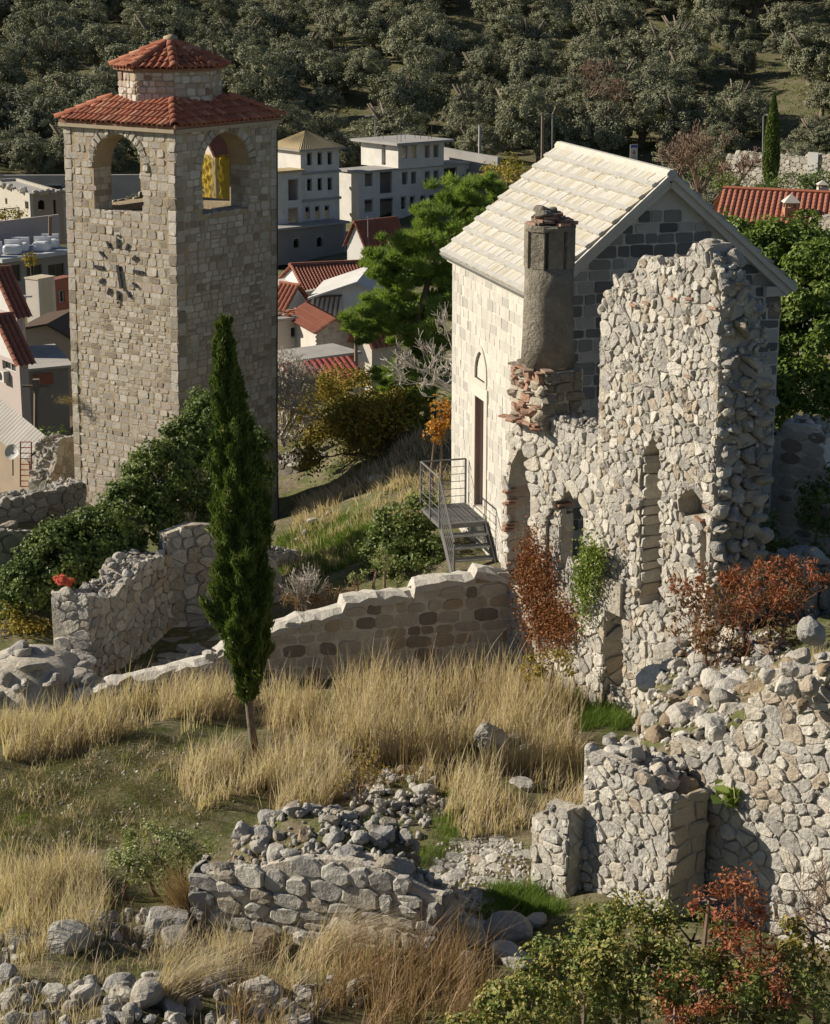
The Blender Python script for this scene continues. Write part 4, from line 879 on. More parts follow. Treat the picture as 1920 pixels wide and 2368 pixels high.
# small detached pier left of it
pp = at(1228, 2075, 27.0); pp[2] = 3.4; fP = Fr(pp, U1); lp = reach(pp+Z*1.5, U1, 1314)
vA, vB = fP.uv(1235, 1886)[1], fP.uv(1300, 1880)[1]
wallthing('stone_pier', 'low detached pier of pale stone beside the rocky path', fP, [(0, 0), (lp, 0), (lp, vB+.1), (lp*.46, vB+.1), (lp*.46, vA), (0, vA)], .42, MORTAR_R, STONE_R, .22, 'pier', limit=60, asp=1.2, edge=True)
# ---- courtyard wall in the middle
pM0, pM1 = at(500, 1560, 38.2), at(1180, 1345, 39.55); fM = FRp(pM0, pM1); fM.o[2] = 2.4
om = px(fM, [(498, 1520), (540, 1490), (610, 1472), (622, 1462), (650, 1455), (690, 1440), (745, 1432), (794, 1418), (800, 1398), (850, 1388), (955, 1380), (962, 1358), (1012, 1350), (1094, 1342), (1102, 1326), (1150, 1328), (1180, 1345)])
om = [(om[0][0], 0), (om[-1][0], 0)]+om[::-1]
CAPM = m_stone('white_capping', [(.62, .59, .53), (.56, .53, .47), (.66, .63, .57)], 3, bump=.8, bs=14)
wallthing('courtyard_wall', 'long stepped courtyard wall with white mortar top below the metal stairs', fM, om, .55, MORTAR_M, STONE_M, .3, limit=150, d=(.004, .03), gap=.026, bev=.02, cut=.2, bulge=.1, coursed=courses(0, om[1][0], 0, 3.4, (.2, .32), (.24, .6), skew=.03, split=.1), tops=om[2:], cope=CAPM, wav=0)
fC = FRp(at(165, 1660, 36.9), pM0); fC.o[2] = 2.4
oc = px(fC, [(175, 1618), (250, 1590), (330, 1575), (430, 1548), (480, 1535), (500, 1532)]); oc = [(oc[0][0], 0), (oc[-1][0], 0)]+oc[::-1]
wallthing('low_wall', 'low crumbling wall with pale top edge left of the cypress', fC, oc, .5, MORTAR_R, STONE_R, .3, limit=60, tops=oc[2:], cope=CAPM)
_p = at(487, 1545, 38.3)
rock(None, A([_p[0], _p[1], 3.75]), A([.2, .17, .27]), CAPM, 'upright_stone'); tag(bpy.data.objects['upright_stone'], 'single upright white stone on the low wall left of the cypress', 'stone')
# ---- roofless room on the left
fAo = at(214, 1545, 39.4); fAc = at(399, 1492, 43.0); fAo[2] = 2.2; fA_ = FRp(fAo, fAc)
oa = px(fA_, [(214, 1372), (262, 1385), (285, 1352), (312, 1338), (322, 1302), (378, 1283), (400, 1283)]); oa = [(0, 0), (oa[-1][0], 0)]+oa[::-1]; oa[-1] = (0, oa[-1][1])
wallthing('room_wall', 'roofless room wall receding to the ivy with rough bright end and shaded inner face', fA_, oa, .95, MORTAR_R, STONE_R, .22, limit=110, d=(.01, .05), tops=oa[2:], tsize=.3, topmat=STONE_G)
fB_ = FRp(A([fAc[0]-.05, fAc[1], 2.0]), at(672, 1490, 44.2)); fB_.o[2] = 2.0
ob_ = px(fB_, [(385, 1235), (450, 1212), (520, 1215), (575, 1262), (640, 1300), (655, 1390), (674, 1400)]); ob_ = [(ob_[0][0], 0), (ob_[-1][0], 0)]+ob_[::-1]
wallthing('room_wall', 'back wall of the roofless room behind the cypress, under dark ivy', fB_, ob_, .7, MORTAR_R, STONE_R, .27, limit=110, d=(.02, .08), gap=.014, tops=ob_[2:5], tsize=.28, topmat=STONE_G)
fQ2 = FRp(at(622, 1400, 46.5), at(735, 1400, 47.3)); fQ2.o[2] = 2.2
oq2 = px(fQ2, [(622, 1282), (690, 1288), (735, 1300)]); oq2 = [(oq2[0][0], 0), (oq2[-1][0], 0)]+oq2[::-1]
wallthing('broken_wall', 'dark broken wall stub with flat lit top right of the tower foot', fQ2, oq2, 1.3, MORTAR_R, STONE_G, .3, limit=40, tops=oq2[2:], tsize=.3, topmat=STONE_G, tflat=.35)
floor_ = thing('stone_paving', 'rough flagstone floor inside the roofless room', 'paving', at(420, 1530, 41)); ff = Fr(A([-6.6, 39.0, G(-5.2, 41)[2]-.02]), (1, .12, 0), (-.12, .99, .0)); ff.N = A([0, 0, 1.0])
masonry(floor_, ff, voro(0, 3.2, 0, 4.2, .36, 1.3), lambda u, v: u > .1+.42*v, STONE_G, (.05, .12), .02, .04, .2, .05, limit=70, name='flagstone')
# ---- walls at far left
pU1 = at(196, 1210, 55.3); pU0 = pU1-A([.74, .67, 0])*6.2; fU = FRp(pU0, pU1); fU.o[2] = -.5
ou = px(fU, [(-30, 1168), (100, 1138), (150, 1130), (155, 1118), (196, 1116)]); ou = [(ou[0][0], 0), (ou[-1][0], 0)]+ou[::-1]
wallthing('boundary_wall', 'old boundary wall of grey blocks running up to the tower foot', fU, ou, .8, MORTAR_R, STONE_G, .3, limit=100, d=(.03, .09), tops=ou[2:], tsize=.34, topmat=STONE_G, tflat=.4)
fV = FRp(at(-40, 1500, 43.5), at(95, 1500, 44.5)); fV.o[2] = 1.8
ov_ = px(fV, [(-40, 1230), (40, 1228), (72, 1245), (90, 1330), (100, 1420)]); ov_ = [(ov_[0][0], 0), (ov_[-1][0], 0)]+ov_[::-1]
wallthing('ruined_wall', 'crumbling pale wall at the left edge half hidden by ivy', fV, ov_, 1.0, MORTAR_R, STONE_G, .33, 'ruin', limit=90, d=(.03, .12), tops=ov_[2:], tsize=.4, topmat=STONE_G)

# ---- small ruins on the slope between tower and chapel
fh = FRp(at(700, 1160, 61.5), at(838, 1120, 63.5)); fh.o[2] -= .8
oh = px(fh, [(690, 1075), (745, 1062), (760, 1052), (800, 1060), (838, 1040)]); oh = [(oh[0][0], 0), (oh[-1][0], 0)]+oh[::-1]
wallthing('hut_ruin', 'dark roofless hut wall on the slope right of the tower', fh, oh, 1.6, CHM, m_stone('dark_hut_stone', [(.14, .125, .105), (.19, .17, .145), (.11, .10, .085)], 3, bump=.6), .3, 'ruin', limit=50, tops=oh[2:], tsize=.34, topmat=STONE_G, tflat=.4)  # dark stone tones on the faces, grey stones on top
rp = thing('rock_pile', 'pile of pale branches and rocks beside the dark hut wall', 'rubble', at(910, 1100, 60))
rgq = np.random.default_rng(77)
for i in range(40): q = at(905+rgq.normal(0, 24), 1085+rgq.normal(0, 24), 60+rgq.normal(0, .5)); rock(rp, A([q[0], q[1], max(q[2], 0)]), rgq.uniform(.12, .32), STONE_R, 'stone', rgq)
for i, (X, Y, r_) in enumerate([(722, 1212, 14), (702, 1240, 10), (690, 1255, 8), (760, 1195, 8), (870, 1115, 16), (895, 1120, 10), (955, 1075, 8)]):
    p = atg(X, Y, 43, 75); tag(rock(None, p+Z*.1, r_*((p-CAM)@fw)/F*1.1, STONE_R, 'rock', rgq), ('largest pale rock', 'second pale rock', 'small pale rock', 'grass-edge pale rock', 'flat white rock', 'white rock', 'uppermost pale rock')[i]+' on the grassy slope by the tower path', 'rock', 'rocks on the slope')
# ================================================================= foreground masonry heap and loose rocks
fE_ = FRp(A([gA[0], gA[1], 3.9]), A([gB[0], gB[1], 3.9]))
oe = px(fE_, [(440, 2060), (478, 2020), (560, 2030), (620, 2000), (700, 1985), (800, 1990), (900, 2015), (985, 2065), (1022, 2072)]); oe = [(oe[0][0], 0), (oe[-1][0], 0)]+oe[::-1]
heap = wallthing('rubble_heap', 'collapsed foreground wall of grey stones with rocks heaped on top', fE_, oe, .6, MORTAR_R, STONE_G, .25, 'ruin', limit=130, d=(.02, .08), gap=.014, bev=.04, cut=.24, bulge=.12, coursed=courses(min(p[0] for p in oe), max(p[0] for p in oe), 0, 1.9, (.2, .36), (.24, .56), skew=.05, split=.2), tops=oe[3:], tsize=.34, topmat=STONE_G)
def pxr(X, Y, o, s): return o[0]+X/s, o[1]+Y/s
def place(parent, X, Y, rx, ry, mt, name='stone', sink=.25, flat=None, Yd=None, rg=rng, label=None):
    """a rock whose outline is about rx by ry photo pixels, resting on the ground seen at its lower edge"""
    p = atg(X, Y+ry*.45) if Yd is None else at(X, Y+ry*.45, Yd); dep = (p-CAM)@fw; a, c = rx*dep/F, ry*dep/F
    return rock(parent, p+Z*c*(1-sink)*.8, A([a, (a+c)/2*rg.uniform(.85, 1.1), c]), mt, name, rg, label=label)
for (X, Y, rx, ry) in [(970, 310, 52, 46), (880, 362, 55, 42), (1080, 278, 48, 30), (1010, 495, 46, 42), (885, 510, 42, 44), (815, 530, 45, 42), (750, 592, 55, 50), (1240, 455, 40, 36), (1300, 478, 55, 50), (1165, 500, 55, 52), (1430, 480, 62, 42), (1270, 295, 45, 20), (1180, 360, 22, 30), (1230, 360, 26, 26), (1110, 367, 40, 30), (1320, 385, 17, 22), (1380, 380, 22, 18), (945, 410, 38, 36), (1185, 308, 28, 18), (1145, 400, 18, 20), (1000, 570, 45, 34), (1075, 535, 34, 40), (1260, 590, 36, 32), (1400, 360, 60, 30), (1130, 610, 40, 26)]:
    x_, y_ = pxr(X, Y, (0, 1700), 1.578); place(heap, x_, y_, rx/1.578, ry/1.578, m_stone('brown_rock', [(.27, .21, .145)], 4) if (X, Y) == (1110, 367) else STONE_G)
rg = np.random.default_rng(21)
for q in spread(None, 70, rg, poly=HP_E): rock(heap, q+Z*.04, rg.uniform(.07, .15), STONE_G, 'small_rock', rg)
b = MB(); q = spread(None, 420, rg, poly=HP_E); rubble(b, q+Z*.02, rg.uniform(.025, .07, 420)); b.build('loose_rubble', STONE_G, heap, True, kind='stuff')
LB = ['boulder']
fore = [(20, 885, 38, 38, 'grey boulder cut by the left edge above the bottom row'), (30, 972, 42, 36, 'second grey boulder at the left edge, below the first'), (220, 955, 52, 50, 'dark rounded boulder fourth from left in the bottom row'), (318, 955, 48, 50, 'upright grey boulder between two dark boulders in the bottom row'), (445, 918, 58, 34, 'long low grey boulder behind the round one'), (548, 960, 60, 55, 'large round pale grey boulder in the bottom row'), (482, 1015, 32, 28, 'small grey stone left below the large round boulder'), (400, 1035, 42, 34, 'grey stone at the bottom edge left of centre'), (635, 1015, 50, 42, 'dark stone right below the large round boulder'), (960, 945, 75, 65, 'big grey block under the fallen grass tuft'), (570, 888, 50, 26, 'flat stone behind the large round boulder'), (700, 985, 40, 36, 'stone between round boulder and big grey block'), (150, 1040, 52, 34, 'grey stone at the bottom left edge'), (40, 1042, 50, 30, 'grey stone in the bottom left corner'),
        (240, 755, 88, 48, 'long sloping boulder in the dry grass at left'), (342, 692, 50, 40, 'tilted pale boulder left of the heap'), (420, 672, 26, 26, 'small white stone left of the heap'), (600, 688, 100, 40, 'long flat block at the heap foot'), (640, 750, 70, 34, 'low grey stone under the long flat block'), (960, 765, 60, 46, 'brown round boulder in front of the heap'), (1140, 745, 62, 32, 'pale flat stone before the heap'), (1080, 700, 58, 30, 'grey stone against the heap front'), (60, 742, 60, 26, 'flat grey stone in the grass at far left'), (1340, 905, 44, 34, 'grey stone in brown grass below the heap')]
fil = MB(); q = spread([(-20, 2290), (640, 2270), (900, 2300), (600, 2420), (-20, 2420)], 170, rg); rubble(fil, q+Z*.03, rg.uniform(.04, .16, 170)); q = spread([(-20, 2130), (430, 2110), (470, 2190), (-20, 2240)], 110, rg); rubble(fil, q+Z*.02, rg.uniform(.03, .13, 110)); tag(fil.build('loose_stones', STONE_G), 'small loose stones between the foreground boulders', 'stones', kind='stuff')
BRN = m_stone('brown_rock_b', [(.27, .21, .145)], 4, bump=.7)
for X, Y, rx, ry, lb in fore:
    x_, y_ = pxr(X, Y, (0, 1700), 1.578); tag(place(None, x_, y_, rx/1.578*1.2, ry/1.578*1.2, BRN if 'brown' in lb else STONE_G, 'boulder'), lb, 'boulder', 'boulders in the foreground')
# rubble bank between the tall ruin and the near walls
bank = thing('rubble_bank', 'bank of tumbled rubble sloping from the tall ruin to the near wall', 'rubble', G(4.2, 31))
for (X, Y, rx, ry) in [(660, 580, 105, 55), (650, 705, 92, 72), (720, 785, 66, 60), (850, 822, 66, 56), (530, 690, 45, 50), (620, 850, 48, 36), (1010, 985, 108, 62), (910, 1100, 66, 46), (1040, 1050, 52, 40), (405, 1040, 55, 50), (560, 1330, 56, 60), (705, 1250, 44, 42), (172, 1340, 56, 80), (300, 1240, 46, 50), (480, 1390, 38, 36), (540, 1440, 60, 60), (560, 960, 40, 34), (700, 950, 50, 40), (800, 1000, 40, 40), (640, 1050, 46, 40), (760, 1120, 40, 34), (640, 1190, 60, 24), (860, 1220, 44, 40), (480, 1170, 44, 34), (420, 1240, 40, 40), (780, 1360, 50, 36), (650, 1420, 40, 30)]:
    x_, y_ = pxr(X, Y, (1300, 1250), 2.676); place(bank, x_, y_, rx/2.676, ry/2.676, STONE_G if rg.random() < .6 else STONE_R)
bankpoly = [(2.9, 26.9), (4.2, 34), (5.6, 35.5), (6.6, 33), (6.2, 27.5), (4.6, 25.6), (4.3, 25.2)]
for q in spread(None, 130, rg, poly=bankpoly): rock(bank, q+Z*.03, .09+.26*rg.random()**2.2, STONE_R if rg.random() < .7 else BRN, 'small_rock', rg)
b = MB(); q = spread(None, 1100, rg, poly=bankpoly); rubble(b, q+Z*.01, rg.uniform(.02, .075, 1100)); b.build('loose_rubble', STONE_R, bank, True, kind='stuff')
for i, (X, Y, rx, ry, lb) in enumerate([(1550, 572, 100, 105, 'large round grey boulder resting on the right wall'), (1480, 715, 88, 55, 'grey block under the large round boulder'), (1280, 835, 62, 62, 'round grey rock at the left end of the right wall top'), (1400, 805, 64, 54, 'white angular rock below the grey block'), (1372, 912, 74, 62, 'grey squared rock on the right wall below the white one'), (1515, 912, 70, 72, 'pale squared rock on the right wall near the edge'), (1480, 1022, 52, 62, 'brownish rock in the right wall top'), (1600, 720, 60, 30, 'flat grey rock beside the large boulder'), (1620, 800, 60, 50, 'yellowish brown rock at the right edge')]):
    x_, y_ = pxr(X, Y, (1300, 1250), 2.676); tag(place(None, x_, y_, rx/2.676, ry/2.676, STONE_R if 'white' in lb or 'pale' in lb else BRN if 'brown' in lb else STONE_G, 'boulder', Yd=np.interp(x_, [1750, 1920], [25.0, 23.6])), lb, 'boulder')
# rocks in the grass and on the path
grp = thing('stone_mound', 'low mound of broken masonry in the dry grass, with one flat slab', 'rubble', atg(905, 1840))
for (X, Y, rx, ry) in [(590, 825, 55, 38), (830, 835, 85, 36), (700, 855, 40, 34), (760, 765, 40, 26), (640, 740, 50, 20), (450, 760, 60, 34), (700, 900, 46, 30), (600, 900, 46, 30), (870, 890, 40, 26), (790, 880, 34, 26), (540, 770, 34, 22), (660, 790, 30, 26), (560, 870, 34, 30), (720, 720, 60, 20), (480, 800, 34, 22)]:
    x_, y_ = pxr(X, Y, (600, 1450), 2.17); place(grp, x_, y_, rx/2.17, ry/2.17, BRN if rg.random() < .25 else STONE_R)
b = MB(); q = spread([(790, 1790), (1010, 1790), (1030, 1880), (820, 1890)], 240, rg); rubble(b, q+Z*.05, rg.uniform(.03, .09, 240)); b.build('loose_rubble', STONE_R, grp, True, kind='stuff')
tag(place(None, 1135, 1715, 42, 42, STONE_R, 'boulder'), 'white and grey boulder standing in the tall dry grass', 'boulder', 'rocks in the grass')
for X, Y, rx, ry, lb in [(1185, 1712, 25, 24, 'dark small rock right of the boulder in the grass'), (1215, 1735, 22, 18, 'reddish small rock half hidden in dry grass'), (1205, 1815, 38, 13, 'flat grey rock at the edge of the dry grass'), (1265, 1810, 22, 9, 'small flat rock nearer to the right wall'), (620, 1630, 14, 12, 'white stone right of the cypress trunk'), (655, 1628, 18, 9, 'flat pale stone right of the white stone'), (1360, 1583, 12, 5, 'pale stone lying in the green grass')]:
    tag(place(None, X, Y, rx, ry, STONE_R, 'rock'), lb, 'rock', 'rocks in the grass')
PATHP = [(1010, 1960), (1110, 1930), (1225, 1950), (1225, 2050), (1160, 2100), (1060, 2190), (1000, 2150)]
pth = thing('rocky_path', 'pale rocky path with flat outcropping stones left of the detached pier', 'path', atg(1110, 2030)); pth['kind'] = 'structure'
for q in spread(PATHP, 60, rg): rock(pth, q-Z*.02, A([rg.uniform(.08, .3), rg.uniform(.08, .25), rg.uniform(.04, .08)]), STONE_R, 'flat_stone', rg)
b = MB(); q = spread(PATHP, 900, rg); rubble(b, q, rg.uniform(.015, .05, 900)); b.build('gravel', STONE_R, pth, True, kind='stuff')
for X, Y, rx, ry, lb in [(1090, 2170, 50, 46, 'dark boulder at the right foot of the heap'), (1165, 2150, 75, 28, 'long sloping stone above the berry bush'), (1240, 2135, 40, 22, 'pale stones row end below the detached pier'), (1075, 2230, 32, 34, 'grey stone beside the brown grass stalks'), (1180, 2215, 60, 30, 'shaded stone behind the berry bush')]:
    tag(place(None, X, Y, rx, ry, STONE_G, 'boulder'), lb, 'boulder')
# scattered pale pebbles on the turf
b = MB(); q = spread([(0, 1740), (480, 1720), (560, 1850), (420, 1960), (0, 1960)], 260, rg); rubble(b, q, rg.uniform(.012, .045, 260)); tag(b.build('pebbles', STONE_R, None, True), 'pale pebbles scattered over the short turf', 'pebbles', kind='stuff')
# left rubble slope before the room
mound = thing('rubble_slope', 'low mound of grey mortared rubble at the left edge before the room', 'rubble', at(100, 1600, 38))
fX = FRp(at(-20, 1650, 36.6), at(190, 1640, 37.4)); fX.o[2] = 2.6
for i in range(70):
    u = rg.uniform(0, 2.3); n = rg.uniform(-2.2, .1); zt = np.interp(u, [0, .9, 2.3], [1.15, 1.55, 1.1])*(1-.18*abs(n+1)); rock(mound, fX.P(u, zt*rg.uniform(.75, 1), n), rg.uniform(.15, .32), STONE_G, 'stone', rg, flat=.6)
b = MB(); V, Fc = ICO[3]; b.add(V*A([1.35, 1.35, 1.0])*(1+.05*np.sin(V@rng.normal(size=(3, 1))*5))+fX.P(1.1, .45, -1.0), [Fc]); b.build('mortar_core', MORTAR_R, mound, True)
# ================================================================= plants
CYP = m_leaf('cypress_green', [(.016, .03, .007), (.04, .065, .014), (.08, .11, .024), (.14, .15, .045)], .25, gain=1.7)
IVY = m_leaf('ivy_green', [(.015, .024, .008), (.03, .044, .014), (.055, .07, .022), (.10, .10, .035)], .25, .5, spec=.2, gain=3.3)
IVY_L = m_leaf('light_ivy', [(.03, .05, .013), (.065, .095, .022), (.11, .14, .034), (.18, .19, .055)], .3, .5, spec=.2, gain=2.1)
PINE = m_leaf('pine_needles', [(.026, .045, .013), (.058, .085, .022), (.095, .125, .032), (.14, .17, .05)], .35, gain=3.2)
OLIVE = m_leaf('olive_leaf', [(.05, .056, .038), (.085, .09, .062), (.135, .137, .086), (.195, .19, .13)], .1, .6, spec=.2, gain=2.45)
STRAW = m_leaf('dry_straw', [(.27, .20, .135), (.44, .35, .25), (.57, .475, .36), (.65, .56, .44)], .4, .6, sc1=.35, gain=1.12)
STRAW_B = m_leaf('brown_stalks', [(.15, .09, .055), (.25, .16, .095), (.36, .25, .15), (.48, .36, .23)], .3, .6, gain=1.1)
GREEN = m_leaf('fresh_grass', [(.03, .055, .01), (.06, .10, .018), (.10, .15, .03), (.16, .18, .05)], .35)
TURF = m_leaf('mossy_turf', [(.06, .06, .02), (.10, .105, .034), (.15, .14, .055), (.24, .20, .10)], .3, gain=1.15)
REDL = m_leaf('autumn_creeper', [(.10, .035, .018), (.22, .075, .03), (.36, .15, .07), (.30, .19, .10)], .3, gain=.85)
SUMAC = m_leaf('reddening_shrub', [(.05, .055, .02), (.09, .065, .03), (.14, .08, .045), (.17, .09, .055), (.14, .12, .05)], .3, gain=1.35)
BERRY = m_leaf('berry_bush_leaf', [(.03, .055, .016), (.06, .09, .025), (.11, .12, .035), (.20, .17, .06), (.15, .11, .04)], .3, .5, spec=.25, gain=2.1)
RED2 = m_leaf('red_leaf', [(.15, .06, .035), (.32, .10, .055), (.46, .17, .09), (.20, .14, .06)], .3, gain=.95)
YEL = m_leaf('yellowing_leaf', [(.04, .045, .012), (.09, .085, .02), (.17, .13, .03), (.24, .15, .035)], .3, gain=2.4)
SAGE = m_leaf('sage_green', [(.07, .085, .035), (.12, .135, .06), (.17, .18, .085), (.22, .215, .11)], .25, gain=2.2)
def blob_pts(n, c, r, rg, shell=.55):
    """points through an ellipsoid, denser to its skin"""
    d = rg.normal(size=(n, 3)); d /= np.linalg.norm(d, axis=1)[:, None]; q = rg.uniform(shell, 1, n)**.6
    return A(c)+d*q[:, None]*A(r)
def clumps(n_cl, per, c, r, rc, rg, shell=.6, zmin=-.7):
    d = rg.normal(size=(n_cl*2, 3)); d /= np.linalg.norm(d, axis=1)[:, None]; d = d[d[:, 2] > zmin][:n_cl]
    C = A(c)+d*(rg.uniform(shell, 1, len(d))**.7)[:, None]*A(r); P = []; v = []; Nn = []
    for q, dd in zip(C, d):
        k = int(per*rg.uniform(.6, 1.3)); o = rg.normal(size=(k, 3)); o /= np.linalg.norm(o, axis=1)[:, None]
        P.append(q+o*(rg.random(k)**.5)[:, None]*rc*rg.uniform(.7, 1.3)*A([1, 1, .8])); v.append(np.clip(rg.normal(rg.uniform(.25, .65), .16, k), 0, 1)); Nn.append(o*.6+dd*.7+A([0, 0, .35]))
    return np.concatenate(P), np.concatenate(v), np.concatenate(Nn)
# ---- the tall cypress
rg = np.random.default_rng(31)
cb = atg(592, 1750); cy = thing('cypress_tree', 'slender dark cypress with bare leaning trunk in the dry grass', 'tree', cb)
def cyp_pt(X, Y): return at(X, Y, cb[1])
ax = [(591, 1755), (584, 1700), (577, 1640), (572, 1560), (565, 1400), (556, 1200), (545, 1000), (528, 850), (519, 735)]
b = MB(); b.tube([cyp_pt(*q) for q in ax], [.105, .085, .08, .075, .07, .06, .045, .025, .01], 8); b.build('trunk', BARK, cy, True)
prof = A([(1625, 8, 572), (1600, 26, 572), (1550, 42, 574), (1480, 56, 572), (1400, 64, 566), (1300, 68, 560), (1200, 68, 556), (1100, 62, 551), (1000, 50, 541), (930, 38, 528), (860, 33, 522), (800, 25, 519), (765, 14, 519), (735, 5, 520)])[::-1]
n = 42000; yy = rg.uniform(740, 1620, n*2); wr = np.interp(yy, prof[:, 0], prof[:, 1]); yy = yy[rg.random(n*2) < (wr+8)/76][:n]; n = len(yy)
wr = np.interp(yy, prof[:, 0], prof[:, 1])*.82; xc = np.interp(yy, prof[:, 0], prof[:, 2]); dep0 = (cb-CAM)@fw
az = rg.uniform(0, 6.283, n); lob = 1+.16*np.sin(az*5+yy*.021)+.13*np.sin(az*9-yy*.05)+.14*np.sin(yy*.043+az*2)+.1*np.sin(yy*.13+az*4)
rr_ = wr*dep0/F*lob*rg.uniform(.45, 1.04, n)**.5
base_ = A([at(x, y, cb[1]) for x, y in zip(xc[::1], yy[::1])])
P = base_+np.stack([np.cos(az)*rr_, np.sin(az)*rr_, np.zeros(n)], 1)
dirs = np.stack([np.cos(az)*.35, np.sin(az)*.35, np.ones(n)], 1)
b = MB(); b.add(*leafset(P, .17, .032, rg, dirs=dirs, v=np.clip(.42+.22*np.sin(az*7+yy*.03)+rg.normal(0, .18, n), 0, 1)))
for (x0, y0, x1, y1, r_) in [(520, 1470, 468, 1385, .07), (516, 1440, 490, 1360, .06), (519, 760, 500, 752, .03), (522, 760, 533, 736, .03), (518, 755, 515, 735, .03)]:
    q = rg.random(700); C = A([cyp_pt(x0+(x1-x0)*s, y0+(y1-y0)*s) for s in q])+rg.normal(0, r_*.6, (700, 3)); b.add(*leafset(C, .12, .03, rg, dirs=np.tile(A([(x1-x0)*.012, 0, 1.0]), (700, 1))))
b.build('crown', CYP, cy)
b = MB(); k = rg.choice(n, 70); rubble(b, P[k]+nrm([-.6, -.8, 0])*.04, np.full(70, .022), rg); b.build('cones', m_plain('cone_brown', (.36, .27, .18), .8), cy, kind='stuff')
# ---- ivy over the left wall and tower foot
def leafmass(name, label, cat, blobs, mt, L, Wd, per, seed, stem=None, dens=1.0, group=None, lobes=None, up=.2):
    """a bushy mass: blobs = (centre, radii); leaves spread through clumps on every blob"""
    rg = np.random.default_rng(seed); c0_ = A(blobs[0][0]); t = thing(name, label, cat, A([c0_[0], c0_[1], hgt(A([c0_[0]]), A([c0_[1]]))[0]]), group); b = MB()
    for c, r_ in blobs:
        r_ = A(r_)*np.ones(3); area = 4*math.pi*(r_.prod()**(2/3)); ncl = max(6, int(area/.16*dens)); rc = .26 if lobes is None else lobes
        P, v, Nn = clumps(ncl, per, c, r_, rc, rg, .72); b.add(*leafset(P, L, Wd, rg, up=up, v=v, nb=Nn if up < 1 else None))
    b.build('foliage', mt, t)
    s = MB()
    for c, r_ in blobs:
        c = A(c); g = A([c[0], c[1], hgt(A([c[0]]), A([c[1]]))[0]-.1]); r0 = float(np.min(A(r_)*np.ones(3)))
        s.tube([g, (g+c)/2+rg.normal(0, .08, 3), c], [.05, .04, .02], 5)
        for _ in range(5): d = rg.normal(size=3); s.tube([c, c+nrm(d)*r0*.8], [.02, .006], 4)
    s.build('stems', stem or BARK, t, kind='stuff'); return t
def bl(X, Y, Yd, rx, rz=None, ry=None):
    c = at(X, Y, Yd); q = ((c-CAM)@fw)/F; rx *= q; rz = rx if rz is None else rz*q; return (c, (rx, rx*.75 if ry is None else ry, rz))
leafmass('ivy', 'dense dark ivy climbing over the ruined wall to the tower foot', 'ivy', [bl(75, 1365, 42.8, 78, 75), bl(150, 1290, 43.2, 90, 84), bl(230, 1255, 43.6, 96, 95), bl(310, 1200, 44.4, 92, 95), bl(370, 1120, 45.6, 80, 105), bl(110, 1330, 42.8, 80, 70), bl(270, 1300, 43.4, 70, 50), bl(190, 1330, 42.9, 80, 60), bl(430, 1080, 47.5, 80, 120), bl(480, 1000, 48.5, 50, 85), bl(330, 1110, 46.5, 40, 60), bl(420, 1180, 45.5, 90, 50), bl(500, 1160, 46, 60, 60), bl(30, 1400, 43, 30, 40), bl(590, 1100, 47.5, 45, 110), bl(560, 1010, 48.5, 40, 60), bl(470, 940, 49.2, 36, 40)], IVY, .105, .085, 70, 41, dens=1.15)
leafmass('bush', 'yellow-green bush hanging below the ivy at the left edge', 'bush', [bl(60, 1475, 42.0, 50, 55), bl(20, 1440, 42.2, 30, 40)], YEL, .09, .06, 40, 42)
leafmass('red_shrub', 'small bright red shrub on the room wall end before the ivy', 'shrub', [bl(150, 1345, 40.6, 20, 14)], m_leaf('bright_red', [(.35, .05, .04), (.55, .12, .09), (.48, .2, .12)], .35), .09, .045, 60, 43, TWIG, lobes=.1, dens=4)
# ---- ivy-clad tree right of the chapel
leafmass('ivy_tree', 'large bright green ivy-covered tree right of the chapel', 'tree', [bl(1800, 640, 52, 130, 130), bl(1720, 580, 53, 70, 70), bl(1890, 700, 50, 100, 150), bl(1860, 560, 54, 70, 60), bl(1830, 800, 50, 110, 120), bl(1770, 730, 51, 70, 110), bl(1860, 920, 48, 90, 90), bl(1770, 880, 49, 60, 110), bl(1680, 545, 54, 40, 40), bl(1930, 850, 48, 60, 120)], IVY_L, .15, .12, 55, 44, lobes=.34, dens=.8)
leafmass('shaded_vine', 'dark vine hanging over the brown wall at the right edge', 'vine', [bl(1900, 1170, 40.2, 50, 90), bl(1850, 1300, 40, 60, 60), bl(1770, 1250, 36.4, 14, 60), bl(1775, 1330, 36, 16, 40)], IVY, .12, .09, 40, 45)
# ---- pine behind the chapel
rg = np.random.default_rng(51); pb = at(1000, 1010, 60); pb = G(pb[0], 60); pine = thing('pine_tree', 'leaning bright green pine between tower and chapel', 'tree', pb)
Yp = 60.0; PPx = lambda X, Y, dy=0: at(X, Y, Yp+dy)
limbs = [[(1000, 1010), (985, 900), (960, 760), (1000, 620), (1060, 500), (1110, 450)], [(965, 800), (900, 740), (830, 740)], [(960, 760), (900, 680), (860, 590)], [(975, 850), (930, 900), (960, 980)], [(990, 640), (930, 600), (900, 560)], [(1000, 620), (1060, 600), (1030, 700)], [(980, 720), (1030, 760), (1010, 850)], [(1010, 600), (1000, 500), (1040, 450)]]
b = MB()
for i, L in enumerate(limbs): b.tube([PPx(*q, rg.uniform(-.4, .4) if j else 0) for j, q in enumerate(L)], np.linspace(.2 if i == 0 else .1, .03, len(L)), 7)
b.build('trunk', BARK, pine, True)
tufts = []
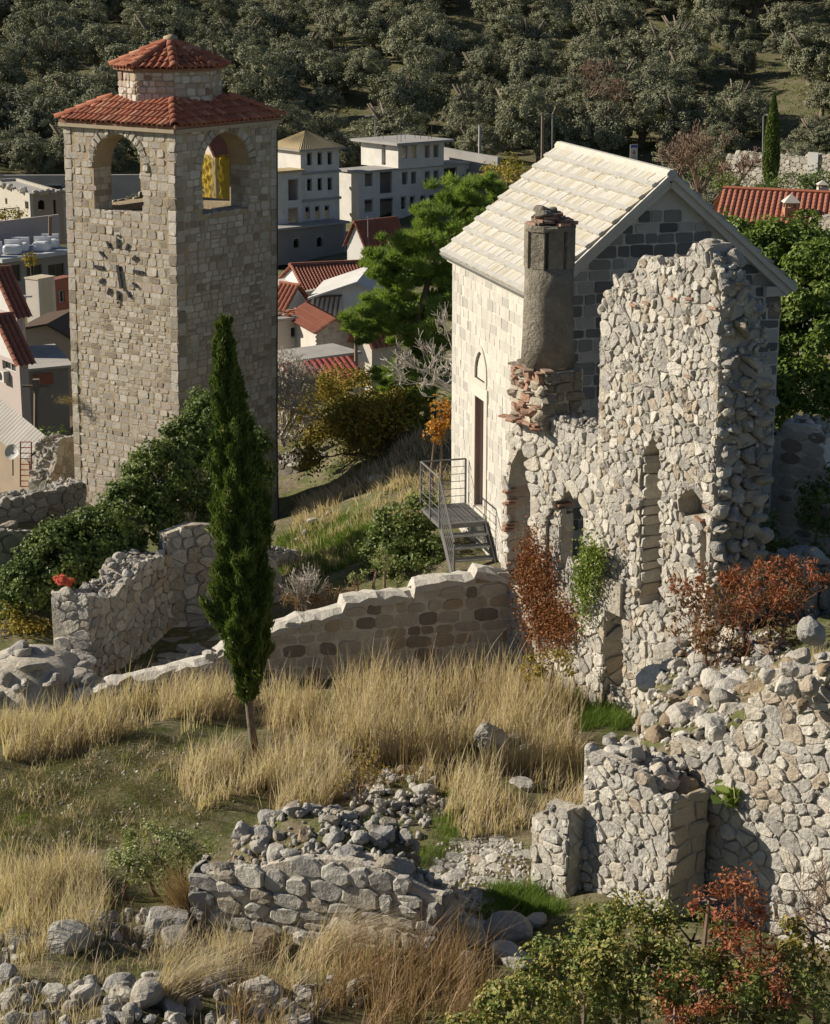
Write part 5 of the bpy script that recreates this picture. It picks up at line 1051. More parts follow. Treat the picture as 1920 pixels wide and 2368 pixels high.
for (X, Y, r_) in [(1100, 450, 38), (1130, 440, 30), (1060, 455, 40), (1025, 500, 42), (1070, 520, 44), (1005, 545, 40), (1110, 500, 34), (960, 560, 36), (1040, 580, 46), (985, 600, 44), (935, 610, 38), (900, 640, 30), (950, 660, 42), (1010, 660, 46), (880, 600, 30), (870, 625, 26), (925, 570, 26), (905, 690, 36), (960, 720, 44), (1020, 720, 40), (870, 715, 34), (835, 735, 34), (820, 760, 26), (890, 760, 36), (940, 780, 42), (1000, 790, 42), (910, 720, 36), (850, 770, 24), (960, 840, 42), (1010, 850, 36), (920, 860, 36), (950, 910, 40), (1000, 910, 34), (930, 950, 30), (975, 960, 34), (1000, 985, 26), (890, 900, 24), (1040, 640, 30), (970, 505, 26), (1040, 690, 24)]:
    for _ in range(11): tufts.append((X+rg.normal(0, r_*.55), Y+rg.normal(0, r_*.5), r_*rg.uniform(.4, .66), rg.normal(0, .8)))
b = MB()
for X, Y, r_, dy in tufts:
    c = PPx(X, Y, dy); k = 230; s = r_*((c-CAM)@fw)/F; d = rg.normal(size=(k, 3)); d[:, 2] = np.abs(d[:, 2])*.8+d[:, 2]*.2; d /= np.linalg.norm(d, axis=1)[:, None]
    b.add(*leafset(c+d*(rg.uniform(.35, 1, k)*s)[:, None], .28, .03, rg, dirs=d*1.2+A([0, 0, .35]), v=np.clip(rg.normal(rg.uniform(.3, .7), .15, k), 0, 1)))
b.build('crown', PINE, pine)
# ---- bare and half-bare trees
def bare_tree(name, label, X, Y, Yd, hpx, seed, mt, depth=5, spread_=.5, lean=(0, 0, 1), leaf=None, group=None, nb=3, r0=.09, kid=(2, 4), minr=.006, loc=None):
    rg = np.random.default_rng(seed); p = at(X, Y, Yd) if loc is None else A(loc); hh = hpx*((p-CAM)@fw)/F; t = thing(name, label, 'tree', p, group); b = MB(); tips = []
    for _ in range(nb): branch(b, p+rg.normal(0, .06, 3), nrm(A(lean)+rg.normal(0, .3, 3)), hh*.36, r0, depth, rg, tips, spread_, .65, .12, kid=kid, minr=minr)
    b.build('branches', mt, t)
    if leaf:
        P = A([q[0] for q in tips if q[2] <= 2]); P = np.repeat(P, leaf[1], 0)+rg.normal(0, leaf[2], (len(P)*leaf[1], 3)); l = MB(); l.add(*leafset(P, leaf[3], leaf[4], rg)); l.build('leaves', leaf[0], t)
    return t
bare_tree('bare_fig_tree', 'bare pale-branched fig tree right beside the tower', 655, 1030, 60, 250, 61, BARK_P, 5, .55, (.15, 0, 1), nb=6, r0=.055, minr=.009, kid=(3, 4))
bare_tree('bare_sapling', 'bare whitish sapling leaning from the chapel corner towards the pine', 1052, 905, 50, 220, 62, BARK_P, 4, .5, (-.5, 0, .7), nb=4, r0=.04, minr=.008, kid=(3, 4))
bare_tree('autumn_tree', 'pomegranate tree with yellowing leaves and dark trunk between tower and chapel', 872, 1105, 58.5, 225, 63, BARK, 5, .6, (-.2, 0, 1), (YEL, 15, .24, .12, .07), nb=3, r0=.12)
leafmass('thicket', 'brownish green thicket with yellow leaves beyond the grassy slope', 'bush', [bl(720, 930, 64, 70, 60), bl(800, 920, 66, 90, 70), bl(690, 1000, 64, 50, 50), bl(880, 960, 64, 50, 50), bl(760, 1010, 66, 60, 40), bl(660, 950, 66, 40, 50), bl(940, 1020, 64, 50, 40)], YEL, .13, .08, 42, 64, dens=.6, lobes=.4)
leafmass('dark_thicket', 'dark green scrub filling the gap below the town roofs', 'bush', [bl(700, 1020, 70, 90, 60), bl(840, 1010, 70, 90, 60), bl(960, 1000, 70, 60, 50), bl(1010, 960, 68, 40, 50)], IVY, .16, .11, 36, 65, dens=.45, lobes=.45)
leafmass('orange_shrub', 'shrub with orange autumn leaves against the chapel corner', 'shrub', [bl(1020, 960, 50, 26, 40), bl(1005, 1000, 50, 16, 20)], m_leaf('orange_leaf', [(.14, .07, .02), (.30, .15, .035), (.42, .22, .05)], .35), .12, .08, 36, 66, TWIG)
leafmass('bush', 'dark green bush in the shade left of the metal stairs', 'bush', [bl(940, 1235, 45, 66, 85), bl(890, 1290, 44.6, 60, 60), bl(985, 1200, 45.4, 50, 70), bl(1000, 1290, 44.2, 46, 60), bl(950, 1310, 44, 64, 50), bl(890, 1220, 45, 30, 40)], IVY, .10, .08, 50, 67)
leafmass('shrub', 'light green leafy stems rising behind the courtyard wall', 'shrub', [bl(870, 1320, 42.6, 30, 38), bl(890, 1290, 42.7, 16, 36), bl(825, 1340, 42.6, 18, 28), bl(928, 1345, 42.5, 8, 20)], SAGE, .07, .035, 30, 68, TWIG, lobes=.12, dens=1.5)
bare_tree('dry_stems', 'tall bare dry stems behind the courtyard wall', 705, 1420, 42.6, 130, 69, BARK_P, 3, .3, (0, 0, 1.4), nb=9, r0=.02, minr=.008)
leafmass('dry_weeds', 'reddish dry weeds at the foot of the bare stems', 'weeds', [bl(690, 1400, 42.4, 50, 30), bl(760, 1385, 42.6, 40, 26), bl(810, 1370, 42.8, 40, 22)], STRAW_B, .14, .02, 45, 70, TWIG, lobes=.2, up=1.2)
# ---- creeper on the wall base
rg = np.random.default_rng(72)
def creeper(name, label, f, pts, mt, L, seed):
    rg = np.random.default_rng(seed); t = thing(name, label, 'creeper', f.P(*f.uv(pts[0][0], pts[0][1]), .1)); b = MB(); s = MB()
    for X, Y, rx, ry, k in pts:
        q = A([f.uv(X+a, Y+c_) for a, c_ in zip(rg.normal(0, rx*.5, k), rg.normal(0, ry*.5, k))]); P = A([f.P(u, v, n) for (u, v), n in zip(q, rg.uniform(.05, .26, k))]); b.add(*leafset(P, L, L*.7, rg, up=-.3))
        for _ in range(6): i, j = rg.integers(0, k, 2); s.tube([P[i]-f.N*.05, (P[i]+P[j])/2-f.N*.05, P[j]-f.N*.05], .008, 3)
    b.build('leaves', mt, t); s.build('vines', TWIG, t)
fcr = fT.sh(0, 0, .16)
creeper('red_creeper', 'rusty red creeper hanging on the ruin base wall', fcr, [(1255, 1380, 42, 130, 2600), (1240, 1300, 26, 80, 900), (1300, 1440, 50, 60, 1400), (1225, 1330, 20, 60, 500)], REDL, .07, 73)
creeper('green_ivy', 'green ivy patch hanging on the ruin left of the tall niche', fcr, [(1375, 1310, 30, 60, 1100), (1365, 1360, 24, 70, 700), (1390, 1280, 22, 24, 400)], IVY_L, .075, 74)
leafmass('undergrowth', 'green and brown undergrowth at the foot of the red creeper', 'weeds', [bl(1280, 1535, 36.3, 60, 24), bl(1220, 1550, 36.3, 40, 20)], YEL, .08, .05, 40, 75, TWIG, lobes=.16)
# ---- shrubs near right
rg = np.random.default_rng(81)
def stemshrub(name, label, feet, hh, mt, n_leaf, L, W, seed, spread_=.35, stem=TWIG, cat='shrub', rad=.014, tipmt=None, kid=(2, 3), depth=3):
    rg = np.random.default_rng(seed); t = thing(name, label, cat, feet[0]); b = MB(); tips = []
    for p in feet: branch(b, p, nrm([rg.normal(0, .25), rg.normal(0, .25), 1]), hh*.42*rg.uniform(.7, 1.2), rad, depth, rg, tips, spread_, .6, .3, kid=kid, minr=.004)
    b.build('stems', stem, t, kind='stuff'); lo = A([q[0] for q in tips if q[2] <= 2]); P = np.repeat(lo, n_leaf, 0)+rg.normal(0, .09, (len(lo)*n_leaf, 3)); l = MB(); l.add(*leafset(P, L, W, rg, v=np.clip(np.repeat(rg.random(len(lo)), n_leaf)*.6+rg.random(len(P))*.4, 0, 1))); l.build('leaves', mt, t)
    if tipmt: q = A([q[0] for q in tips if q[2] == 0]); q = q[q[:, 2] > np.percentile(q[:, 2], 72)]; P = np.repeat(q, 14, 0)+rg.normal(0, .05, (len(q)*14, 3)); l = MB(); l.add(*leafset(P, L*1.1, W, rg)); l.build('tip_leaves', tipmt, t)
    return t
stemshrub('reddish_shrub', 'reddish brown shrub with tall red stems on the rubble bank', [G(x, y) for x, y in [(5.0, 31.6), (4.8, 30.9), (5.2, 30.4), (5.5, 30.0), (5.8, 31.0), (6.6, 31.0), (6.8, 31.4), (5.3, 31.9), (5.6, 31.3), (5.9, 31.8), (6.2, 31.2), (5.4, 31.0), (5.1, 30.8), (6.5, 31.6), (5.7, 30.6), (4.9, 31.2), (6.3, 30.6), (6.0, 30.2)]], 1.5, SUMAC, 4, .10, .04, 82, .5, RED2, tipmt=RED2, rad=.008)
leafmass('brown_shrub', 'olive brown leafy shrub mass around the red stems on the bank', 'shrub', [bl(1690, 1520, 30.6, 60, 50), bl(1760, 1500, 30.6, 60, 60), bl(1640, 1480, 31, 40, 40), bl(1720, 1450, 31, 60, 40), bl(1810, 1470, 30.4, 40, 50)], m_leaf('olive_brown_leaf', [(.05, .045, .018), (.10, .07, .03), (.16, .08, .04), (.12, .10, .04)], .3, gain=1.3), .10, .045, 26, 89, TWIG, lobes=.2, dens=.6)
# big berry bush at the bottom right, growing from a bank below the frame
def bushfield(X0, X1, n, y0, y1, rg): return [A([x, y, hgt(A([x]), A([y]))[0]]) for x, y in zip(rg.uniform(X0, X1, n), rg.uniform(y0, y1, n))]
leafmass('berry_bush', 'dense green bush with yellow berries at the bottom right', 'bush', [bl(1330, 2300, 20.3, 130, 100), bl(1450, 2250, 20.4, 130, 120), bl(1230, 2340, 20, 110, 80), bl(1560, 2290, 20.2, 140, 130), bl(1700, 2320, 20, 150, 110), bl(1420, 2170, 20.8, 90, 70), bl(1500, 2120, 21, 50, 40), bl(1350, 2210, 20.7, 90, 60), bl(1130, 2390, 19.8, 60, 40), bl(1840, 2320, 20, 120, 120), bl(1600, 2180, 20.8, 90, 80), bl(1180, 2330, 20.2, 70, 60), bl(1270, 2230, 20.6, 70, 60), bl(1400, 2110, 21, 50, 44), bl(1080, 2390, 19.8, 50, 40)], BERRY, .07, .05, 50, 83, lobes=.18, dens=1.5)
leafmass('red_bush', 'red-leaved bush rising among the berry bush at the bottom right', 'bush', [bl(1680, 2130, 20.2, 70, 70), bl(1640, 2080, 20.3, 45, 40), bl(1720, 2210, 20, 80, 60), bl(1790, 2250, 19.8, 70, 40), bl(1760, 2070, 20.4, 22, 70), bl(1620, 2290, 19.6, 90, 40), bl(1700, 2040, 20.6, 40, 40), bl(1820, 2300, 19.7, 60, 40), bl(1560, 2350, 19.4, 60, 30)], RED2, .065, .032, 34, 84, TWIG, lobes=.17, dens=1.1)
leafmass('leafy_bush', 'olive green bush at the right edge below the tall wall', 'bush', [bl(1880, 2160, 20.6, 60, 70), bl(1850, 2230, 20.4, 60, 50)], YEL, .075, .05, 40, 85, lobes=.17)
b = MB(); P = np.concatenate([blob_pts(200, *bl(X, Y, Yd, r1, r2), rg, .9) for X, Y, Yd, r1, r2 in [(1380, 2210, 20.5, 130, 90), (1480, 2130, 20.7, 80, 70), (1280, 2290, 20.1, 110, 70)]]); rubble(b, P, rg.uniform(.012, .02, len(P)), rg); b.build('berries', m_plain('yellow_berry', (.30, .25, .06), .6), bpy.data.objects['berry_bush'], kind='stuff')
bare_tree('bare_shrub', 'bare dark twigs arching in front of the right wall', 1930, 2150, 21.5, 230, 86, TWIG, 4, .5, (-.6, 0, .8), nb=4, r0=.016, minr=.004)
b = MB(); c = f2.P(*f2.uv(1697, 1835), .12); P = c+rg.normal(0, .09, (26, 3)); b.add(*leafset(P, .26, .12, rg)); tag(b.build('wall_plant', IVY_L), 'broad-leaved green plant growing from the right wall', 'plant')
leafmass('sage_bush', 'pale grey-green sage bush left of the rubble heap', 'bush', [bl(360, 1975, 26.6, 90, 72), bl(300, 2000, 26.5, 52, 56), bl(430, 1960, 26.8, 66, 62), bl(385, 2035, 26.3, 72, 40)], SAGE, .075, .03, 52, 87, TWIG, lobes=.17, dens=1.5)
bare_tree('thorny_sapling', 'thin leafless sapling in the grass before the stone mound', 835, 1865, 30.6, 170, 88, TWIG, 3, .45, (-.25, 0, 1.2), nb=4, r0=.018, minr=.005, leaf=(YEL, 3, .08, .05, .03))
# ---- grasses
EXC = [(float(q[0]), float(q[1]), r_) for X_, Y_2, r_ in [(1135, 1750, .75), (1190, 1745, .6), (1205, 1820, .6), (905, 1850, .9), (960, 1850, .8), (840, 1850, .7), (620, 1640, .3), (592, 1765, .5)] for q in [atg(X_, Y_2)]]
def grass(name, label, area, n, h, wd, mt, seed, lean=.35, wind=(.25, 0, 0), y0=15, y1=400, clump=0, poly=None, cat='grass', seg=3):
    rg = np.random.default_rng(seed); b = MB()
    if clump:
        C = spread(area, max(2, n//clump), rg, y0, y1, poly); P = np.repeat(C, clump, 0)+np.c_[rg.normal(0, .09, (len(C)*clump, 2)), np.zeros(len(C)*clump)]; hh = np.repeat(h*rg.uniform(.35, 1.2, len(C)), clump); v = np.clip(np.repeat(rg.random(len(C)), clump)*.4+rg.random(len(P))*.6, 0, 1)
    else: P = spread(area, n, rg, y0, y1, poly); hh = h; v = None
    for ex, ey, er in EXC: P[np.hypot((P[:, 0]-ex)*1.2, P[:, 1]-ey+.35) < er, 2] = -99
    if clump:
        k_ = np.sin(P[:, 0]*2.3+seed)+np.sin(P[:, 1]*1.7+P[:, 0]*.9)+np.sin(P[:, 0]*5.1-P[:, 1]*3.3) > -.55+rg.normal(0, .5, len(P)); P, hh, v = P[k_], hh[k_], v[k_]; hh = hh*rg.uniform(.45, 1.15, len(P)); k_ = P[:, 2] > -50; P, hh, v = P[k_], hh[k_], v[k_]
    P[:, 2] = hgt(P[:, 0], P[:, 1])-.03; b.add(*blades(P, hh, wd, rg, lean, wind, seg=seg, v=v)); return tag(b.build(name, mt), label, cat, kind='stuff')
grass('tall_dry_grass', 'tall pale dry grass before the courtyard wall', [(600, 1620), (900, 1600), (1190, 1580), (1330, 1640), (1340, 1760), (1200, 1800), (1000, 1790), (640, 1700)], 15000, 1.2, .020, STRAW, 91, .42, (.1, 0, 0), clump=10)
grass('tall_dry_grass', 'dry grass strip along the low wall at left', [(-20, 1690), (200, 1660), (480, 1610), (560, 1640), (420, 1700), (150, 1750), (-20, 1800)], 9000, 1.0, .020, STRAW, 92, .45, (.2, 0, 0), clump=10)
grass('tall_dry_grass', 'dry grass between cypress foot and the stone mound', [(430, 1790), (640, 1740), (800, 1740), (800, 1870), (640, 1890), (480, 1880), (420, 1840)], 7500, .95, .019, STRAW, 93, .5, (.15, 0, 0), clump=10)
grass('tall_dry_grass', 'dry grass around the boulder and along the right wall', [(960, 1810), (1150, 1770), (1340, 1720), (1345, 1880), (1200, 1930), (1060, 1940)], 4800, .85, .018, STRAW, 94, .45, clump=10)
grass('tall_dry_grass', 'thick dry grass at the left foreground', [(-20, 2000), (200, 2010), (250, 2090), (220, 2170), (60, 2230), (-20, 2240)], 5200, .85, .016, STRAW, 95, .5, (.1, 0, 0), clump=12)
grass('brown_grass', 'brown grass stalks at the bottom centre', [(540, 2330), (1060, 2230), (1150, 2300), (1100, 2400), (520, 2420)], 3000, 1.15, .014, STRAW_B, 96, .55, (.35, 0, 0), clump=12)
grass('brown_grass', 'thin stalks in front of the rubble heap', [(330, 2190), (900, 2200), (1000, 2240), (900, 2290), (330, 2260)], 1100, .8, .013, STRAW, 97, .6, (.3, 0, 0), clump=16)
grass('matted_grass', 'matted low straw under the tall dry grass', [(600, 1620), (900, 1600), (1190, 1580), (1340, 1640), (1345, 1880), (1060, 1940), (960, 1810), (800, 1870), (480, 1880), (430, 1790), (640, 1700)], 9000, .42, .018, STRAW_B, 114, 1.1, (0, 0, 0), clump=12)
grass('brown_weeds', 'brown weed stalks standing in the tall grass', [(600, 1620), (1190, 1580), (1340, 1640), (1340, 1800), (700, 1850), (450, 1850)], 1300, 1.25, .014, STRAW_B, 115, .35, (.1, 0, 0), clump=5)
grass('green_grass', 'bright green grass patch beside the ruin base', [(1330, 1600), (1440, 1590), (1450, 1680), (1350, 1720), (1300, 1660)], 9000, .36, .012, GREEN, 98, .7, clump=25)
grass('green_grass', 'green grass beside the rocky path', [(1130, 2060), (1260, 2050), (1300, 2110), (1120, 2130)], 7000, .3, .010, GREEN, 99, .6, clump=20)
grass('green_grass', 'green weeds around the stone mound', [(900, 1790), (1040, 1800), (1080, 1880), (960, 1960), (860, 1900), (1020, 1870)], 8000, .24, .010, GREEN, 100, .7, clump=20)
grass('short_turf', 'short green and brown turf left of the cypress', [(-20, 1760), (440, 1700), (580, 1760), (480, 1900), (280, 1960), (-20, 1990)], 60000, .085, .011, TURF, 101, .8, (0, 0, 0), seg=2)
grass('dry_tufts', 'sparse dry tufts over the short turf', [(-20, 1760), (440, 1700), (580, 1760), (480, 1900), (280, 1960), (-20, 1990)], 2600, .34, .012, STRAW, 111, .6, clump=13)
grass('green_tufts', 'fresh green tufts scattered over turf and dry grass', [(-20, 1760), (440, 1700), (900, 1700), (1300, 1720), (1200, 1900), (480, 1900), (-20, 1990)], 5200, .2, .012, GREEN, 112, .7, clump=40)
grass('dry_tufts', 'sparse dry tufts between the foreground boulders', [(-20, 2150), (480, 2130), (900, 2250), (800, 2400), (-20, 2420)], 4200, .5, .012, STRAW, 113, .6, (.2, 0, 0), clump=14)
grass('short_turf', 'short dry turf over the foreground slope', [(-20, 1760), (1340, 1700), (1340, 2100), (1100, 2368), (-20, 2400)], 42000, .10, .009, STRAW_B, 102, .8, (0, 0, 0), seg=2)
grass('slope_grass', 'dry grassy slope between tower and chapel', [(700, 1150), (960, 1010), (1045, 1000), (1045, 1190), (880, 1230), (800, 1330), (660, 1330)], 12000, .5, .03, STRAW, 103, .6, (-.3, -.2, 0), y0=43, y1=75, clump=16)
grass('slope_grass', 'green grass on the slope right of the tower foot', [(640, 1250), (760, 1210), (900, 1180), (860, 1290), (700, 1340), (640, 1330)], 7000, .28, .025, GREEN, 104, .5, (-.2, 0, 0), y0=43, y1=75)
grass('heap_grass', 'green weeds growing on top of the rubble heap', None, 1500, .2, .010, GREEN, 116, .7, clump=50, poly=HP_E)
grass('bank_grass', 'dry grass tufts on the rubble bank', None, 2600, .55, .009, STRAW, 105, .6, (-.1, -.3, 0), clump=40, poly=[(5.0, 27.0), (5.9, 29.5), (6.6, 29), (5.9, 26.4)])
for X, Y, Yd, lb in [(440, 2140, None, 'fallen tuft of brown grass left of the heap'), (860, 2240, None, 'bleached tuft of grass fallen to the right'), (500, 2330, None, 'upright tuft of yellow grass at the bottom')]:
    rg = np.random.default_rng(X); g = atg(X-(120 if 'right' in lb else 0), Y); P = np.tile(g, (420, 1))+np.c_[rg.normal(0, .1, (420, 2)), np.zeros(420)]; b = MB(); b.add(*blades(P, 1.15, .010, rg, .25, (1.3, 0, 0) if 'right' in lb else (-.6, -.2, 0) if 'brown' in lb else (.12, 0, 0))); tag(b.build('grass_tuft', STRAW_B if 'brown' in lb else STRAW), lb, 'grass', kind='stuff')
# ================================================================= town in the valley
WHITE = m_plain('white_wall', (.54, .53, .51), .85, .25, .7); BLOCK = m_stone('concrete_block', [(.68, .655, .61), (.74, .715, .67), (.60, .575, .535)], .9, use_rnd=False, bump=.1)
CONC = m_stone('concrete', [(.30, .29, .275), (.36, .35, .335), (.26, .25, .24)], .5, use_rnd=False, bump=.1)
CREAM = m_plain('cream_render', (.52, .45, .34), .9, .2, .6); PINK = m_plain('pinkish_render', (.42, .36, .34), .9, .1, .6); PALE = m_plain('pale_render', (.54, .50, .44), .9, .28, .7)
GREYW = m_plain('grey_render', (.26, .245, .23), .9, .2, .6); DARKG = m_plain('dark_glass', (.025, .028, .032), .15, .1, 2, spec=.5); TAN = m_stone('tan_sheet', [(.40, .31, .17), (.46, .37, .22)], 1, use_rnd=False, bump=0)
SHEET = m_stone('grey_sheet', [(.30, .28, .26), (.38, .36, .33), (.22, .205, .19)], .8, use_rnd=False, bump=0); REDW = m_plain('red_brick_wall', (.30, .12, .085), .9, .25, 2)
STONE_H = m_stone('house_stone', [(.46, .43, .37), (.52, .49, .43), (.40, .37, .32), (.49, .44, .36)], 3, bump=.4, bs=12)
def corr(b, e0, e1, t1, t0, pitch=.32, amp=.13, rows=1, rnd_=True):
    """a roof slope of rounded tile columns from eave e0-e1 up to t0-t1"""
    e0, e1, t0, t1 = A(e0), A(e1), A(t0), A(t1); W = np.linalg.norm(e1-e0); n = nrm(np.cross(e1-e0, t0-e0)); n = n if n[2] > 0 else -n
    k = max(2, int(W/pitch)); per = 4; m_ = k*per+1; s = np.linspace(0, 1, m_); hh = amp*np.abs(np.sin(np.arange(m_)*math.pi/per)); V = []
    L = np.linalg.norm(t0-e0); nr = max(1, int(L/.42)) if rows else 1; ts = []
    for i in range(nr): ts += [(i/nr, .03 if rows else 0), ((i+.97)/nr, 0)]
    ts.append((1, 0))
    for t_, dz in ts:
        P = (e0+(e1-e0)*s[:, None])*(1-t_)+(t0+(t1-t0)*s[:, None])*t_; V.append(P+n*(hh+dz)[:, None])
    i = np.arange(m_-1); Fq = [np.stack([r_*m_+i, r_*m_+i+1, (r_+1)*m_+i+1, (r_+1)*m_+i], 1) for r_ in range(len(ts)-1)]
    b.add(np.concatenate(V), [np.concatenate(Fq)])
class House:
    """two visible faces meeting at a near corner; hollow walls with openings, floors behind"""
    def __init__(s, name, label, X, Ytop, Yd, ang, XL, XR, zb, mt, cat='building', group=None, mtR=None, th=.3, wl=(), wr=(), glass=True, hgt_=None, wmt=None, dl=None, dr=None):
        n = at(X, Ytop, Yd); s.zt = n[2]; s.zb = zb; s.h = n[2]-zb; a = R(ang); s.dl = A([-math.cos(a), math.sin(a), 0]); s.dr = A([math.sin(a), math.cos(a), 0])
        s.n = A([n[0], n[1], zb]); s.WL = dl or max(.5, reach(n, s.dl, XL)); s.WR = dr or max(.5, reach(n, s.dr, XR))
        s.fl = Fr(s.n+s.dl*s.WL, -s.dl); s.fr = Fr(s.n, s.dr); s.fb = Fr(s.n+s.dr*s.WR, s.dl); s.fk = Fr(s.n+s.dr*s.WR+s.dl*s.WL, -s.dr)
        s.t = thing(name, label, cat, s.n+(s.dl*s.WL+s.dr*s.WR)/2, group)
        for f, W, win, mm in ((s.fl, s.WL, wl, mt), (s.fr, s.WR, wr, mtR or mt), (s.fb, s.WL, (), mt), (s.fk, s.WR, (), mt)):
            e = .008 if f is s.fr or f is s.fk else 0; hs = []
            for q in win:
                x0, y0, x1, y1 = q[:4]; u0, v0 = f.uv(x0, (y0+y1)/2); u1 = f.uv(x1, (y0+y1)/2)[0]; va = f.uv((x0+x1)/2, y1)[1]; vb = f.uv((x0+x1)/2, y0)[1]
                u0, u1 = max(u0, .1), min(u1, W-.1)
                if u1-u0 < .15: continue
                hs.append((arch(u0, u1, max(va, .05), vb-(u1-u0)/2, 8) if len(q) > 4 and q[4] == 'a' else [(u0, max(va, .05)), (u1, max(va, .05)), (u1, vb), (u0, vb)], q))
            b = MB(); b.core(f, [(e, 0), (W-e, 0), (W-e, s.h), (e, s.h)], [h_[0] for h_ in hs], -e, -th); b.build('wall', mm, s.t)
            for h_, q in hs:
                us = [p[0] for p in h_]; vs = [p[1] for p in h_]; u0, u1, v0, v1 = min(us), max(us), min(vs), max(vs)
                if glass:
                    wf = MB(); r_ = .05
                    for a_ in ((u0, u0+r_, v0, v1), (u1-r_, u1, v0, v1), (u0+r_, u1-r_, v0, v0+r_), (u0+r_, u1-r_, v1-r_, v1), ((u0+u1)/2-.03, (u0+u1)/2+.03, v0+r_, v1-r_)): wf.fbox(f, *a_, -.2, -.12)
                    wo = wf.build('window', wmt or WHITE, s.t); g = MB(); g.fbox(f, u0, u1, v0, v1, -.19, -.17); g.build('pane', DARKG, wo)
                else:
                    wf = MB(); wf.fbox(f, u0-.05, u1+.05, v1, v1+.12, -.26, .012); wf.build('window_lintel', CONC, s.t)
        b = MB(); z = s.zt-.25
        while z > zb: b.add([s.fl.P(.1, z-zb, -.1), s.fl.P(s.WL-.1, z-zb, -.1), s.n+s.dr*(s.WR-.1)+s.dl*.1+Z*(z-zb), s.fl.P(.1, z-zb, -.1)+s.dr*(s.WR-.2)], [[0, 1, 2, 3]]); z -= 3
        b.build('floor_slab', CONC, s.t)
    def P(s, l, r_, z): return s.n+s.dl*l+s.dr*r_+Z*(z-s.zb)
    def flat(s, mt=CONC, ov=.3, th=.22, name='flat_roof'):
        b = MB(); b.box(s.P(s.WL/2, s.WR/2, s.zt+th/2+.003), (s.WL+2*ov, s.WR+2*ov, th), s.dl, s.dr); return b.build(name, mt, s.t)
    def gable(s, rise, along='r', mt=None, ov=.3, gm=None, pitch=.3):
        mt = mt or TILE_F; z = s.zt; W, L = (s.WL, s.WR) if along == 'r' else (s.WR, s.WL); q = (lambda a, c, zz: s.P(a, c, zz)) if along == 'r' else (lambda a, c, zz: s.P(c, a, zz))
        b = MB(); dz = ov*rise/(W/2)
        corr(b, q(-ov, -ov, z-dz+.12), q(-ov, L+ov, z-dz+.12), q(W/2, L+ov, z+rise+.12), q(W/2, -ov, z+rise+.12), pitch); corr(b, q(W+ov, -ov, z-dz+.12), q(W+ov, L+ov, z-dz+.12), q(W/2, L+ov, z+rise+.12), q(W/2, -ov, z+rise+.12), pitch)
        r_ = b.build('roof', mt, s.t); c = MB(); c.tube([q(W/2, -ov, z+rise+.14), q(W/2, L+ov, z+rise+.14)], .12, 6); c.build('ridge', mt, r_)
        c = MB()
        for e in (0.01, L-.01): V = [q(0, e, z), q(W, e, z), q(W/2, e, z+rise)]; k = .3 if e < 1 else -.3; V2 = [q(0, e+k, z), q(W, e+k, z), q(W/2, e+k, z+rise)]; c.add(V+V2, [A([[0, 1, 2], [5, 4, 3]]), A([[0, 3, 4, 1], [1, 4, 5, 2], [2, 5, 3, 0]])])
        c.build('gable_wall', gm or WHITE, s.t); return r_
    def hip(s, rise, mt, ov=.5, pitch=.3):
        z = s.zt+.1; W, L = s.WL, s.WR; b = MB(); m_ = min(W, L)/2; c = [s.P(-ov, -ov, z), s.P(-ov, L+ov, z), s.P(W+ov, L+ov, z), s.P(W+ov, -ov, z)]
        r0, r1 = (s.P(W/2, m_, z+rise), s.P(W/2, L-m_, z+rise)) if L >= W else (s.P(m_, L/2, z+rise), s.P(W-m_, L/2, z+rise))
        for e0, e1, t1, t0 in ((c[0], c[1], r1, r0), (c[1], c[2], r1, r1), (c[2], c[3], r0, r1), (c[3], c[0], r0, r0)) if L >= W else ((c[0], c[1], r0, r0), (c[1], c[2], r1, r0), (c[2], c[3], r1, r1), (c[3], c[0], r0, r1)): corr(b, e0, e1, t1, t0, pitch, .04, 0)
        b.build('roof', mt, s.t, True); b = MB(); b.box(s.P(W/2, L/2, z-.08), (W+2*ov, L+2*ov, .16), s.dl, s.dr); b.build('eaves', CONC, s.t)
# ---- unfinished apartment houses
C4 = lambda L: [(600+a/2.67, 280+b_/2.67, 600+c/2.67, 280+d/2.67) for a, b_, c, d in L]
zb_ = at(700, 528, 195)[2]
h = House('unfinished_house', 'unfinished three-storey block house with tan hipped roof right of the tower', 695, 348, 195, 50, 630, 784, zb_, BLOCK, wr=C4([(295, 200, 325, 272), (360, 196, 388, 270), (422, 193, 450, 268), (295, 360, 325, 430), (360, 355, 388, 428), (422, 352, 450, 425), (285, 532, 312, 606), (345, 528, 372, 602), (405, 525, 432, 600)]), glass=False); h.hip(1.6, TAN)
h2 = House('unfinished_house', 'lower wing of the block house half hidden behind the tower', 628, 402, 192, 50, 600, 697, zb_, BLOCK, wr=C4([(178, 362, 240, 488), (178, 540, 240, 660)]), glass=False); h2.flat(TAN)
for zz in (402, 465):
    z = at(700, zz, 195)[2]; b = MB(); b.box(h.P(h.WL/2, h.WR/2, z), (h.WL+.3, h.WR+.3, .25), h.dl, h.dr); b.build('floor_band', CONC, h.t)
hp = House('concrete_podium', 'concrete podium wall with two arched windows under the block house', 620, 535, 189, 50, 590, 800, at(700, 620, 188)[2], CONC, wr=[(679, 552, 692, 573, 'a'), (733, 548, 746, 570, 'a')], mtR=GREYW, glass=False); hp.flat()
zc = at(850, 515, 200)[2]
